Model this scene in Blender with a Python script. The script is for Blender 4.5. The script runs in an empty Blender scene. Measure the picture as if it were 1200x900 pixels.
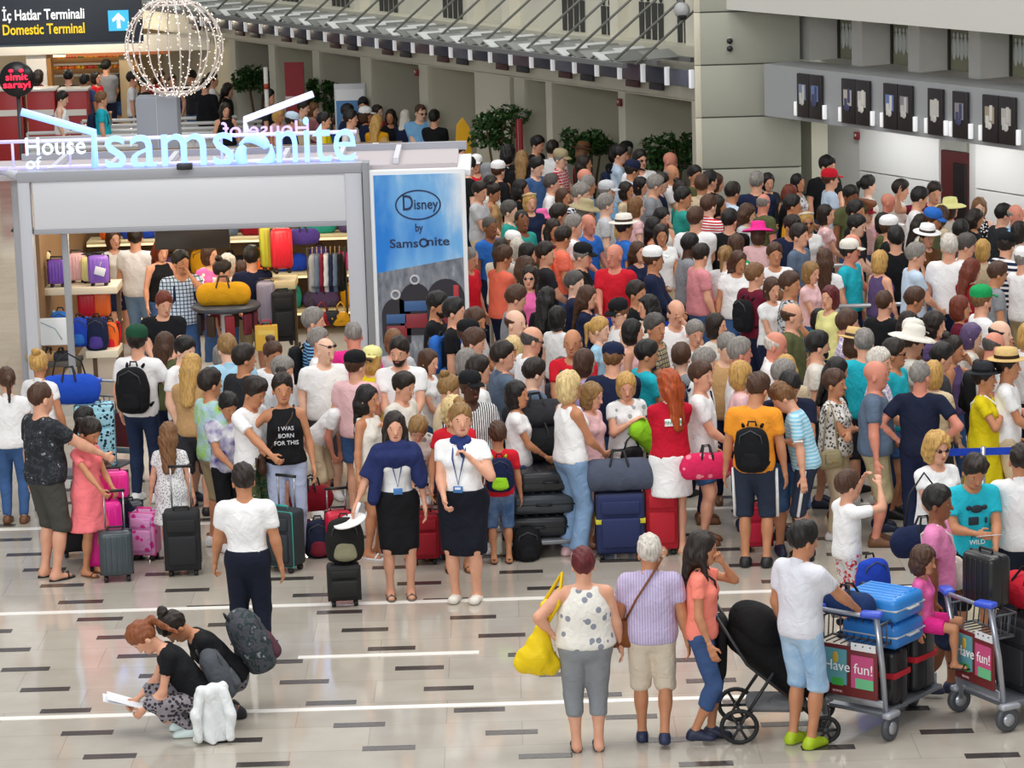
import bpy, bmesh, math, random
import numpy as np
from mathutils import Vector, Matrix

SC = bpy.context.scene
COL = SC.collection
PI = math.pi
# ---------------------------------------------------------------- camera
CAM = np.array([0.0, 0.0, 7.37]); FPX = 3600.0
_t, _r = math.radians(11.24), math.radians(1.7)
FW = np.array([0, math.cos(_t), -math.sin(_t)])
_r0 = np.array([1.0, 0, 0]); _u0 = np.array([0, math.sin(_t), math.cos(_t)])
RT = math.cos(_r) * _r0 - math.sin(_r) * _u0
UP = math.sin(_r) * _r0 + math.cos(_r) * _u0
cd = bpy.data.cameras.new('camera'); cam = bpy.data.objects.new('camera', cd); COL.objects.link(cam)
cd.sensor_width = 36.0; cd.lens = FPX / 1200 * 36; cd.clip_end = 500
cam.matrix_world = Matrix(((RT[0], UP[0], -FW[0], CAM[0]), (RT[1], UP[1], -FW[1], CAM[1]), (RT[2], UP[2], -FW[2], CAM[2]), (0, 0, 0, 1)))
SC.camera = cam
# ---------------------------------------------------------------- world, hall lighting, exposure
W = bpy.data.worlds.new('hall_daylight'); SC.world = W; W.use_nodes = True
W.node_tree.nodes['Background'].inputs[0].default_value = (0.93, 0.96, 1.0, 1)
W.node_tree.nodes['Background'].inputs[1].default_value = 0.36
for i, (lx, ly) in enumerate(((-6, 20), (6, 24), (-8, 40), (8, 38), (0, 56))):       # skylights in the hall roof
    ld = bpy.data.lights.new('skylight', 'AREA'); ld.shape = 'RECTANGLE'; ld.size = 9; ld.size_y = 7
    ld.energy = 1250; ld.color = (1.0, 0.98, 0.95)
    lo = bpy.data.objects.new('skylight', ld); COL.objects.link(lo); lo.location = (lx, ly, 15.0)
ld = bpy.data.lights.new('window_daylight', 'AREA'); ld.shape = 'RECTANGLE'; ld.size = 26; ld.size_y = 7; ld.energy = 3800; ld.color = (.97, .98, 1.0)   # added frontal fill from behind the viewer, no window built
lo = bpy.data.objects.new('window_daylight', ld); COL.objects.link(lo); lo.location = (-9, -3, 11)
lo.rotation_euler = (Vector((0, 38, 1)) - Vector((-9, -3, 11))).to_track_quat('-Z', 'Y').to_euler()
SC.view_settings.view_transform = 'Standard'; SC.view_settings.look = 'None'
SC.view_settings.gamma = 1.0; SC.view_settings.use_curve_mapping = False
SC.view_settings.exposure = 0.0

# ---------------------------------------------------------------- helpers: picture <-> place
def ray(px, py):
    d = FW * FPX + RT * (px - 600) - UP * (py - 450)
    return d / np.linalg.norm(d)
def on_z(px, py, z=0.0):
    d = ray(px, py); t = (z - CAM[2]) / d[2]
    return CAM + d * t
def on_y(px, py, y):
    d = ray(px, py); t = (y - CAM[1]) / d[1]
    return CAM + d * t
def on_plane(px, py, p0, n):
    d = ray(px, py); t = np.dot(np.array(p0) - CAM, n) / np.dot(d, n)
    return CAM + d * t
def proj(p):
    v = np.array(p, float) - CAM
    z = v @ FW
    return 600 + FPX * (v @ RT) / z, 450 - FPX * (v @ UP) / z, z
def pxm(p):
    return FPX / ((np.array(p, float) - CAM) @ FW)

# ---------------------------------------------------------------- materials
def lin(h):
    h = h.lstrip('#')
    c = [int(h[i:i + 2], 16) / 255 for i in (0, 2, 4)]
    return tuple((x / 12.92 if x <= 0.04045 else ((x + 0.055) / 1.055) ** 2.4) for x in c) + (1.0,)
CN = dict(white='f0f0f0', offwhite='e2ddd2', cream='e4d9bb', black='17181b', navy='1c2440', blue='2d6ac0', royal='2244b4', skyblue='7cb4e0',
          lightblue='a6d2ea', paleblue='c3d6ea', denim='3f5f8e', lightdenim='7f9fc4', bluegrey='5d6d82', grey='8a8d92', lightgrey='c2c4c8', darkgrey='3c3e44',
          charcoal='2a2c31', red='cf2030', darkred='8c1828', burgundy='6a1a30', coral='f4775f', salmon='f58a7c', orange='f09a30', brightorange='ee6f2c',
          yellow='ecd51c', paleyellow='e8e49a', mustard='d59a1a', olive='5a5f3d', khaki='a89b78', beige='d2bf9f', tan='c19a6b', brown='6b4428', darkbrown='3a2619',
          green='1d9a56', darkgreen='1f4a33', lime='9bd62a', teal='2f9a8f', turquoise='24b2c4', aqua='35c0c8', pink='ee6fae', hotpink='e8308e', palepink='ecc0c2', dustypink='d58a90',
          purple='4a3a8a', lilac='b9a6d0', violet='5b4a74', silver='b4b8bc', straw='d3b377', gold='c8a23a', lavender='aab4dd', mint='5fc7b0')
HC = dict(black='14110f', dark='221811', brown='4a3020', lightbrown='7a5636', auburn='6e2f1c', red='a84c22', burgundy='5e1c22', blond='c49c58', paleblond='dcc48e',
          darkblond='8f6f42', grey='85827f', white='cfcbc4', saltpepper='4d4a48')
MC = {}
def hexof(c):
    return CN.get(c, HC.get(c, c))
def newmat(name):
    m = bpy.data.materials.new(name); m.use_nodes = True
    nt = m.node_tree; return m, nt, nt.nodes['Principled BSDF']
def N(nt, t, **kw):
    n = nt.nodes.new(t)
    for k, v in kw.items():
        if k.startswith('i_'):
            key = k[2:]; n.inputs[int(key) if key.isdigit() else key].default_value = v
        else:
            setattr(n, k, v)
    return n
def bump(nt, b, scale, strength, dist=0.01):
    tc = N(nt, 'ShaderNodeTexCoord'); nz = N(nt, 'ShaderNodeTexNoise'); nz.inputs['Scale'].default_value = scale; nz.inputs['Detail'].default_value = 3
    bp = N(nt, 'ShaderNodeBump'); bp.inputs['Strength'].default_value = strength; bp.inputs['Distance'].default_value = dist
    nt.links.new(tc.outputs['Object'], nz.inputs['Vector']); nt.links.new(nz.outputs['Fac'], bp.inputs['Height']); nt.links.new(bp.outputs['Normal'], b.inputs['Normal'])
def M(c, rough=0.55, metal=0.0, spec=0.5, emit=0.0, ecol=None, bmp=0, coat=0.0):
    k = ('p', c, rough, metal, spec, emit, ecol, bmp, coat)
    if k in MC: return MC[k]
    m, nt, b = newmat('paint_' + c)
    b.inputs['Base Color'].default_value = lin(hexof(c)); b.inputs['Roughness'].default_value = rough; b.inputs['Metallic'].default_value = metal
    b.inputs['Specular IOR Level'].default_value = spec; b.inputs['Coat Weight'].default_value = coat
    if emit:
        b.inputs['Emission Color'].default_value = lin(hexof(ecol or c)); b.inputs['Emission Strength'].default_value = emit
    if bmp: bump(nt, b, bmp, 0.35)
    MC[k] = m; return m
def ramp(nt, stops, interp='CONSTANT'):
    r = N(nt, 'ShaderNodeValToRGB'); e = r.color_ramp; e.interpolation = interp
    while len(e.elements) < len(stops): e.elements.new(0.5)
    for el, (p, c) in zip(e.elements, stops):
        el.position = p; el.color = lin(hexof(c))
    return r
def cloth(c, pat=None, c2='white', rough=0.85):
    """Cloth with a woven relief; patterns: stripe, vstripe, plaid, floral, camo, leopard, dots, tiedye."""
    k = ('c', c, pat, c2, rough)
    if k in MC: return MC[k]
    m, nt, b = newmat('cloth_' + c)
    b.inputs['Roughness'].default_value = rough; b.inputs['Specular IOR Level'].default_value = 0.2
    b.inputs['Base Color'].default_value = lin(hexof(c))
    tc = N(nt, 'ShaderNodeTexCoord'); L = nt.links.new
    def wave(axis, scale, thr):
        w = N(nt, 'ShaderNodeTexWave', wave_type='BANDS', bands_direction=axis); w.inputs['Scale'].default_value = scale
        L(tc.outputs['Object'], w.inputs['Vector'])
        return w
    col = None
    if pat in ('stripe', 'vstripe', 'finestripe'):
        w = wave('Z' if pat != 'vstripe' else 'X', {'stripe': 5.0, 'vstripe': 14.0, 'finestripe': 9.0}[pat], .5)
        r = ramp(nt, [(0, c), (0.55, c2)]); L(w.outputs['Fac'], r.inputs['Fac']); col = r.outputs['Color']
    elif pat == 'plaid':
        w1 = wave('Z', 7.0, .5); w2 = wave('X', 7.0, .5); ad = N(nt, 'ShaderNodeMath', operation='MAXIMUM')
        L(w1.outputs['Fac'], ad.inputs[0]); L(w2.outputs['Fac'], ad.inputs[1])
        r = ramp(nt, [(0.80, c), (0.97, c2)], 'LINEAR'); L(ad.outputs[0], r.inputs['Fac']); col = r.outputs['Color']
    elif pat in ('floral', 'leopard', 'dots', 'fineprint'):
        v = N(nt, 'ShaderNodeTexVoronoi'); v.inputs['Scale'].default_value = {'floral': 11, 'leopard': 30, 'dots': 22, 'fineprint': 45}[pat]
        L(tc.outputs['Object'], v.inputs['Vector'])
        t = {'floral': .3, 'leopard': .42, 'dots': .36, 'fineprint': .35}[pat]
        r = ramp(nt, [(0, c2), (t, c)]); L(v.outputs['Distance'], r.inputs['Fac']); col = r.outputs['Color']
    elif pat in ('camo', 'tiedye', 'wash'):
        n = N(nt, 'ShaderNodeTexNoise'); n.inputs['Scale'].default_value = {'camo': 16, 'tiedye': 7, 'wash': 6}[pat]; n.inputs['Detail'].default_value = 4
        L(tc.outputs['Object'], n.inputs['Vector'])
        if pat == 'camo': r = ramp(nt, [(0, c), (0.5, c2), (0.58, c), (0.66, 'grey')])
        else: r = ramp(nt, [(0.35, c), (0.65, c2)], 'LINEAR')
        L(n.outputs['Fac'], r.inputs['Fac']); col = r.outputs['Color']
    if col is not None: L(col, b.inputs['Base Color'])
    n1 = N(nt, 'ShaderNodeTexNoise'); n1.inputs['Scale'].default_value = 9; n1.inputs['Detail'].default_value = 4; n1.inputs['Distortion'].default_value = 0.8
    L(tc.outputs['Object'], n1.inputs['Vector'])
    bp = N(nt, 'ShaderNodeBump'); bp.inputs['Strength'].default_value = 0.6; bp.inputs['Distance'].default_value = 0.032
    L(n1.outputs['Fac'], bp.inputs['Height']); L(bp.outputs['Normal'], b.inputs['Normal'])
    MC[k] = m; return m
SKIN = dict(light='e0a98c', fair='ecc0a6', tan='c48a66', brown='8a5a3e', dark='4f3224', red='d68e78')
def skin(t):
    k = ('s', t)
    if k in MC: return MC[k]
    m, nt, b = newmat('skin_' + t); L = nt.links.new
    at = N(nt, 'ShaderNodeAttribute', attribute_name='feat')
    mx = N(nt, 'ShaderNodeMix', data_type='RGBA')
    tc = N(nt, 'ShaderNodeTexCoord'); nz = N(nt, 'ShaderNodeTexNoise'); nz.inputs['Scale'].default_value = 12
    L(tc.outputs['Object'], nz.inputs['Vector'])
    a = lin(SKIN[t]); r = N(nt, 'ShaderNodeValToRGB'); r.color_ramp.elements[0].position = .3; r.color_ramp.elements[1].position = .7
    r.color_ramp.elements[0].color = (a[0] * .92, a[1] * .85, a[2] * .82, 1); r.color_ramp.elements[1].color = a
    L(nz.outputs['Fac'], r.inputs['Fac'])
    L(r.outputs['Color'], mx.inputs[6]); L(at.outputs['Color'], mx.inputs[7]); L(at.outputs['Alpha'], mx.inputs[0])
    L(mx.outputs[2], b.inputs['Base Color']); b.inputs['Roughness'].default_value = 0.5; b.inputs['Specular IOR Level'].default_value = 0.35
    b.inputs['Subsurface Weight'].default_value = 0.0
    MC[k] = m; return m
def hairmat(c):
    k = ('h', c)
    if k in MC: return MC[k]
    m, nt, b = newmat('hair_' + c); L = nt.links.new
    tc = N(nt, 'ShaderNodeTexCoord'); mp = N(nt, 'ShaderNodeMapping'); mp.inputs['Scale'].default_value = (60, 60, 8)
    nz = N(nt, 'ShaderNodeTexNoise'); nz.inputs['Scale'].default_value = 1.0; nz.inputs['Detail'].default_value = 3
    L(tc.outputs['Object'], mp.inputs[0]); L(mp.outputs[0], nz.inputs['Vector'])
    a = lin(hexof(c) if c not in HC else HC[c]); r = N(nt, 'ShaderNodeValToRGB'); r.color_ramp.elements[0].position = .3; r.color_ramp.elements[1].position = .7
    r.color_ramp.elements[0].color = (a[0] * .6, a[1] * .58, a[2] * .55, 1); r.color_ramp.elements[1].color = (min(1, a[0] * 1.25), min(1, a[1] * 1.2), min(1, a[2] * 1.15), 1)
    L(nz.outputs['Fac'], r.inputs['Fac']); L(r.outputs['Color'], b.inputs['Base Color'])
    b.inputs['Roughness'].default_value = 0.5; b.inputs['Specular IOR Level'].default_value = 0.4
    bp = N(nt, 'ShaderNodeBump'); bp.inputs['Strength'].default_value = 0.6; bp.inputs['Distance'].default_value = 0.01
    L(nz.outputs['Fac'], bp.inputs['Height']); L(bp.outputs['Normal'], b.inputs['Normal'])
    MC[k] = m; return m

# ---------------------------------------------------------------- objects
def tag(o, label=None, cat=None, group=None, kind=None):
    if label: o['label'] = label
    if cat: o['category'] = cat
    if group: o['group'] = group
    if kind: o['kind'] = kind
    return o
def empty(name, loc=(0, 0, 0), rz=0.0, label=None, cat=None, group=None, s=1.0):
    o = bpy.data.objects.new(name, None); COL.objects.link(o); o.empty_display_size = 0.1
    o.location = loc; o.rotation_euler = (0, 0, rz); o.scale = (s, s, s)
    return tag(o, label, cat, group)
def link(name, me, m, parent=None, loc=None, rz=0.0):
    o = bpy.data.objects.new(name, me); COL.objects.link(o)
    if m is not None:
        if not me.materials: me.materials.append(m)
        if me.materials[0] is not m:
            o.material_slots[0].link = 'OBJECT'; o.material_slots[0].material = m
    if parent is not None: o.parent = parent
    if loc is not None: o.location = loc
    if rz: o.rotation_euler = (0, 0, rz)
    return o
def np_mesh(name, v, quads, smooth=True):
    me = bpy.data.meshes.new(name); v = np.asarray(v, np.float32); q = np.asarray(quads, np.int32)
    me.vertices.add(len(v)); me.vertices.foreach_set('co', v.ravel())
    n = len(q); me.loops.add(n * 4); me.loops.foreach_set('vertex_index', q.ravel())
    me.polygons.add(n); me.polygons.foreach_set('loop_start', np.arange(0, n * 4, 4, dtype=np.int32))
    me.polygons.foreach_set('use_smooth', np.full(n, smooth)); me.update(calc_edges=True)
    return me

class MB:
    """Collects shapes of ONE part; mesh() / build() make them one mesh."""
    def __init__(s): s.v = []; s.f = []; s.sm = []
    def add(s, vs, fs, smooth=False):
        b = len(s.v); s.v += [tuple(map(float, p)) for p in vs]; s.f += [[i + b for i in f] for f in fs]; s.sm += [smooth] * len(fs); return s
    def box(s, c, d, bev=0.0, R=None, seg=2):
        c = np.array(c, float)
        if bev <= 0:
            x, y, z = [k / 2 for k in d]
            vs = np.array([(-x, -y, -z), (x, -y, -z), (x, y, -z), (-x, y, -z), (-x, -y, z), (x, -y, z), (x, y, z), (-x, y, z)])
            fs = [(0, 3, 2, 1), (4, 5, 6, 7), (0, 1, 5, 4), (1, 2, 6, 5), (2, 3, 7, 6), (3, 0, 4, 7)]; sm = False
        else:
            bm = bmesh.new(); bmesh.ops.create_cube(bm, size=1); bmesh.ops.scale(bm, vec=d, verts=bm.verts)
            bmesh.ops.bevel(bm, geom=bm.edges[:], offset=min(bev, min(d) * .49), segments=seg, profile=0.5, affect='EDGES')
            bm.verts.ensure_lookup_table(); vs = np.array([v.co for v in bm.verts]); fs = [[v.index for v in f.verts] for f in bm.faces]; bm.free(); sm = True
        if R is not None: vs = vs @ np.array(R, float).T
        return s.add(vs + c, fs, sm)
    def tube(s, pts, r, seg=8, cap=True, closed=False):
        pts = [np.array(p, float) for p in pts]; n = len(pts); rr = r if isinstance(r, (list, tuple)) else [r] * n
        vs, fs = [], []; ref = None
        for i, p in enumerate(pts):
            if closed: t = pts[(i + 1) % n] - pts[i - 1]
            else: t = pts[min(i + 1, n - 1)] - pts[max(i - 1, 0)]
            t = t / (np.linalg.norm(t) + 1e-9)
            if ref is None: ref = np.array((0, 0, 1.0)) if abs(t[2]) < .9 else np.array((1.0, 0, 0))
            a = np.cross(t, ref); a /= np.linalg.norm(a) + 1e-9; b = np.cross(a, t); ref = b
            for k in range(seg):
                th = 2 * PI * k / seg; vs.append(p + rr[i] * (a * math.cos(th) + b * math.sin(th)))
        for i in range(n if closed else n - 1):
            for k in range(seg):
                a0 = i * seg + k; a1 = i * seg + (k + 1) % seg; j = ((i + 1) % n) * seg
                fs.append((a0, a1, j + (k + 1) % seg, j + k))
        s.add(vs, fs, True)
        if cap and not closed:
            b0 = len(s.v) - len(vs)
            s.f += [[b0 + k for k in range(seg)][::-1], [b0 + (n - 1) * seg + k for k in range(seg)]]; s.sm += [False, False]
        return s
    def lathe(s, prof, seg=16, c=(0, 0, 0), R=None, sx=1.0, sy=1.0):
        vs, fs = [], []
        for r, z in prof:
            for k in range(seg):
                th = 2 * PI * k / seg; vs.append((r * math.cos(th) * sx, r * math.sin(th) * sy, z))
        for i in range(len(prof) - 1):
            for k in range(seg):
                fs.append((i * seg + k, i * seg + (k + 1) % seg, (i + 1) * seg + (k + 1) % seg, (i + 1) * seg + k))
        vs = np.array(vs)
        if R is not None: vs = vs @ np.array(R, float).T
        return s.add(vs + np.array(c, float), fs, True)
    def ball(s, c, r, seg=10, rings=6):
        r = (r, r, r) if isinstance(r, (int, float)) else r
        pr = [(max(1e-4, math.sin(PI * i / rings)), -math.cos(PI * i / rings)) for i in range(rings + 1)]
        vs, fs = [], []
        for q, z in pr:
            for k in range(seg):
                th = 2 * PI * k / seg; vs.append((c[0] + q * math.cos(th) * r[0], c[1] + q * math.sin(th) * r[1], c[2] + z * r[2]))
        for i in range(rings):
            for k in range(seg):
                fs.append((i * seg + k, i * seg + (k + 1) % seg, (i + 1) * seg + (k + 1) % seg, (i + 1) * seg + k))
        return s.add(vs, fs, True)
    def prism(s, poly, y0, y1):
        """polygon in x,z pushed through y0..y1"""
        n = len(poly); vs = [(x, y0, z) for x, z in poly] + [(x, y1, z) for x, z in poly]
        fs = [list(range(n)), list(range(n, 2 * n))[::-1]] + [(i, i + n, (i + 1) % n + n, (i + 1) % n) for i in range(n)]
        return s.add(vs, fs)
    def sheet(s, grid, th):
        """a curved sheet from rows of points, th thick (down the y axis)"""
        R_, C_ = len(grid), len(grid[0]); g = [np.array(p, float) for row in grid for p in row]; n = len(g)
        vs = g + [p + np.array((0, th, 0)) for p in g]; fs = []
        for i in range(R_ - 1):
            for j in range(C_ - 1):
                a = i * C_ + j; q = (a, a + 1, a + C_ + 1, a + C_); fs += [q, tuple(k + n for k in q[::-1])]
        for j in range(C_ - 1):
            for a, b in ((j, j + 1), ((R_ - 1) * C_ + j + 1, (R_ - 1) * C_ + j)): fs.append((b, a, a + n, b + n))
        for i in range(R_ - 1):
            for a, b in (((i + 1) * C_, i * C_), (i * C_ + C_ - 1, (i + 1) * C_ + C_ - 1)): fs.append((b, a, a + n, b + n))
        return s.add(vs, fs, True)
    def mesh(s, name):
        me = bpy.data.meshes.new(name); me.from_pydata(s.v, [], s.f); me.polygons.foreach_set('use_smooth', s.sm); me.update(); return me
    def build(s, name, m, parent=None, loc=None, rz=0.0):
        return link(name, s.mesh(name), m, parent, loc, rz)
def copy_tree(o, loc=None, rz=None, parent=None, label=None):
    c = o.copy(); COL.objects.link(c)
    if parent is not None: c.parent = parent
    if loc is not None: c.location = loc
    if rz is not None: c.rotation_euler = (0, 0, rz)
    if label: c['label'] = label
    for ch in list(o.children): copy_tree(ch, parent=c)
    return c
def text(name, s, size, m, parent=None, loc=(0, 0, 0), rot=(PI / 2, 0, 0), ext=0.004, align='CENTER', offset=0.0, sx=1.0):
    cu = bpy.data.curves.new(name, 'FONT'); cu.body = s; cu.size = size; cu.extrude = ext; cu.align_x = align; cu.offset = offset; cu.resolution_u = 3
    t = bpy.data.objects.new(name, cu); COL.objects.link(t)
    bpy.context.view_layer.update(); me = bpy.data.meshes.new_from_object(t.evaluated_get(bpy.context.evaluated_depsgraph_get()))
    bpy.data.objects.remove(t); me.materials.clear(); me.materials.append(m); me.name = name
    o = bpy.data.objects.new(name, me); COL.objects.link(o); o.location = loc; o.rotation_euler = rot; o.scale = (sx, 1, 1)
    if parent is not None: o.parent = parent
    return o
# ---------------------------------------------------------------- people: bodies and clothes from rounded volumes
def V(*a): return np.array(a, float)
def unit(v): return v / (np.linalg.norm(v) + 1e-9)
def rotx(a): c, s = math.cos(a), math.sin(a); return np.array([[1, 0, 0], [0, c, -s], [0, s, c]])
def rotz(a): c, s = math.cos(a), math.sin(a); return np.array([[c, -s, 0], [s, c, 0], [0, 0, 1]])
def roty(a): c, s = math.cos(a), math.sin(a); return np.array([[c, 0, s], [0, 1, 0], [-s, 0, c]])
def cap(a, b, ra, rb, side=None, sx=1.0, k=0.03, flat=False): return ('c', np.array(a, float), np.array(b, float), ra, rb, side, sx, k, flat)
def ell(c, r, R=None, k=0.03): return ('e', np.array(c, float), np.array(r, float), R, k)
def grow(p, g):
    if p[0] == 'c': return ('c', p[1], p[2], p[3] + g, p[4] + g, p[5], p[6], p[7], p[8])
    return ('e', p[1], p[2] + g, p[3], p[4])
def bbox(p):
    if p[0] == 'c':
        r = max(p[3], p[4]) * max(1.0, p[6]); return np.minimum(p[1], p[2]) - r, np.maximum(p[1], p[2]) + r
    r = p[2].max() if p[3] is not None else p[2]
    return p[1] - r, p[1] + r
def field(prims, vox, cuts=(), noise=None, post=None):
    lo = np.min([bbox(p)[0] for p in prims], 0) - 3 * vox; hi = np.max([bbox(p)[1] for p in prims], 0) + 3 * vox
    n = np.ceil((hi - lo) / vox).astype(int) + 1
    X = [lo[i] + vox * np.arange(n[i]) for i in range(3)]
    F = np.full(n, 0.3)
    for p in prims:
        k = p[7] if p[0] == 'c' else p[4]
        b0, b1 = bbox(p); pad = k + 2.5 * vox
        i0 = np.clip(np.floor((b0 - pad - lo) / vox).astype(int), 0, n - 1); i1 = np.clip(np.ceil((b1 + pad - lo) / vox).astype(int) + 1, 1, n)
        sl = tuple(slice(i0[i], i1[i]) for i in range(3))
        x = X[0][sl[0]][:, None, None]; y = X[1][sl[1]][None, :, None]; z = X[2][sl[2]][None, None, :]
        if p[0] == 'c':
            a, b = p[1], p[2]; ab = b - a; L2 = ab @ ab + 1e-9
            px, py, pz = x - a[0], y - a[1], z - a[2]
            t0 = (px * ab[0] + py * ab[1] + pz * ab[2]) / L2; t = np.clip(t0, 0, 1)
            qx, qy, qz = px - t * ab[0], py - t * ab[1], pz - t * ab[2]
            if p[5] is not None:
                s = p[5]; w = (qx * s[0] + qy * s[1] + qz * s[2]) * (1 / p[6] - 1)
                qx, qy, qz = qx + w * s[0], qy + w * s[1], qz + w * s[2]
            d = np.sqrt(qx * qx + qy * qy + qz * qz) - (p[3] + t * (p[4] - p[3]))
            if p[8]: d = np.maximum(d, (t0 - 1) * math.sqrt(L2))
        else:
            px, py, pz = x - p[1][0], y - p[1][1], z - p[1][2]
            if p[3] is not None:
                R = p[3]  # columns: local axes
                px, py, pz = (px * R[0, 0] + py * R[1, 0] + pz * R[2, 0], px * R[0, 1] + py * R[1, 1] + pz * R[2, 1], px * R[0, 2] + py * R[1, 2] + pz * R[2, 2])
            r = p[2]
            q = np.sqrt((px / r[0]) ** 2 + (py / r[1]) ** 2 + (pz / r[2]) ** 2)
            d = (q - 1) * r.min() if r.min() * 2.2 > r.max() else (q - 1) * r.min() * 1.3
        A = F[sl]
        h = np.clip(0.5 + 0.5 * (A - d) / k, 0, 1)
        F[sl] = A * (1 - h) + d * h - k * h * (1 - h)
    x = X[0][:, None, None]; y = X[1][None, :, None]; z = X[2][None, None, :]
    if noise:
        amp, f = noise
        F = F + amp * (np.sin(f * (x + .35 * z) + 1.3) * np.sin(f * .8 * (y - .3 * z) + .4) + .6 * np.sin(f * 1.7 * (z * .6 + x) + f * y * .7))
    for nrm, dd in cuts:
        F = np.maximum(F, x * nrm[0] + y * nrm[1] + z * nrm[2] - dd)
    if post is not None: F = post(F, x, y, z)
    return F, lo, vox
_ED = [(a, b) for a in range(8) for b in range(a + 1, 8) if bin(a ^ b).count('1') == 1]
def nets(F, lo, vox):
    S = F < 0
    cs = [F[dx:F.shape[0] - 1 + dx, dy:F.shape[1] - 1 + dy, dz:F.shape[2] - 1 + dz] for dx in (0, 1) for dy in (0, 1) for dz in (0, 1)]
    ss = [S[dx:F.shape[0] - 1 + dx, dy:F.shape[1] - 1 + dy, dz:F.shape[2] - 1 + dz] for dx in (0, 1) for dy in (0, 1) for dz in (0, 1)]
    sm = sum(s.astype(np.int8) for s in ss); act = (sm > 0) & (sm < 8)
    ijk = np.argwhere(act); m = len(ijk)
    idx = np.full(act.shape, -1, np.int32); idx[act] = np.arange(m)
    val = np.stack([c[act] for c in cs], 1)
    off = np.array([(c >> 2 & 1, c >> 1 & 1, c & 1) for c in range(8)], float)
    acc = np.zeros((m, 3)); cnt = np.zeros(m)
    for a, b in _ED:
        va, vb = val[:, a], val[:, b]; ok = (va < 0) != (vb < 0)
        t = np.where(ok, va / np.where(ok, va - vb, 1), 0)
        acc += np.where(ok[:, None], off[a] + t[:, None] * (off[b] - off[a]), 0); cnt += ok
    v = lo + vox * (ijk + acc / np.maximum(cnt, 1)[:, None])
    qs = []
    for ax in range(3):
        A = np.swapaxes(S, 0, ax) if ax else S
        D = S.take(range(0, S.shape[ax] - 1), ax) != S.take(range(1, S.shape[ax]), ax)
        e = np.argwhere(D)
        o = [i for i in range(3) if i != ax]
        e = e[(e[:, o[0]] > 0) & (e[:, o[1]] > 0) & (e[:, o[0]] < act.shape[o[0]]) & (e[:, o[1]] < act.shape[o[1]])]
        if not len(e): continue
        def g(d0, d1):
            q = e.copy(); q[:, o[0]] += d0; q[:, o[1]] += d1; return idx[q[:, 0], q[:, 1], q[:, 2]]
        Q = np.stack([g(-1, -1), g(0, -1), g(0, 0), g(-1, 0)], 1)
        inside = S[e[:, 0], e[:, 1], e[:, 2]]
        flip = ~inside if ax != 1 else inside
        Q[flip] = Q[flip][:, ::-1]
        qs.append(Q)
    q = np.concatenate(qs); q = q[(q >= 0).all(1)]
    return v, q
def mesh_of(name, prims, vox, cuts=(), noise=None, post=None):
    v, q = nets(*field(prims, vox, cuts, noise, post)); return np_mesh(name, v, q)

def ik(S, T, L1, L2, hint):
    d = T - S; D = np.linalg.norm(d); D2 = min(max(D, abs(L1 - L2) + .02), (L1 + L2) * .999); u = d / (D + 1e-9)
    a = (L1 * L1 - L2 * L2 + D2 * D2) / (2 * D2); h = math.sqrt(max(0, L1 * L1 - a * a))
    w = hint - u * (hint @ u); w = unit(w)
    E = S + u * a + w * h
    return E, S + u * D2
# arm poses: hand target in the upright body's frame (x to its own side, y forward, z up), elbow hint, finger curl
ARM = {
    'down': ((.27, .03, .86), (.3, -1, .1), .5), 'relax': ((.25, .09, .88), (.4, -1, .1), .6), 'phone': ((.07, .34, 1.14), (.5, -.4, -1), 1.2), 'low': ((.10, .30, .98), (.6, -.5, -1), 1.2),
    'hip': ((.20, .0, 1.02), (1, -.5, .2), 1.0), 'face': ((.05, .17, 1.52), (.7, .2, -1), 1.0), 'ear': ((.12, .05, 1.58), (.8, .5, -1), 1.0), 'cross': ((-.12, .20, 1.14), (1, .15, -.9), .9),
    'chest': ((.02, .20, 1.28), (1, -.2, -.6), .9), 'push': ((.22, .46, 1.00), (.6, -.6, -1), 1.5), 'wave': ((.42, .22, 1.62), (.8, -.3, -1), .25), 'up': ((.16, .30, 1.66), (.8, .2, -1), 1.0),
    'strap': ((.10, .15, 1.34), (.9, -.2, -.8), 1.4), 'back': ((.08, -.16, 1.0), (1, -.7, 0), .8), 'handle': ((.30, .12, .80), (.3, -1, 0), 1.6), 'reach': ((.30, .50, 1.05), (.5, -.4, -1), 1.3),
    'fwd': ((.20, .42, 1.15), (.6, -.5, -1), 1.2), 'front': ((.03, .24, .84), (1, -.3, .2), 1.1), 'side': ((.40, .12, .92), (.6, -1, 0), 1.2),
}
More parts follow.
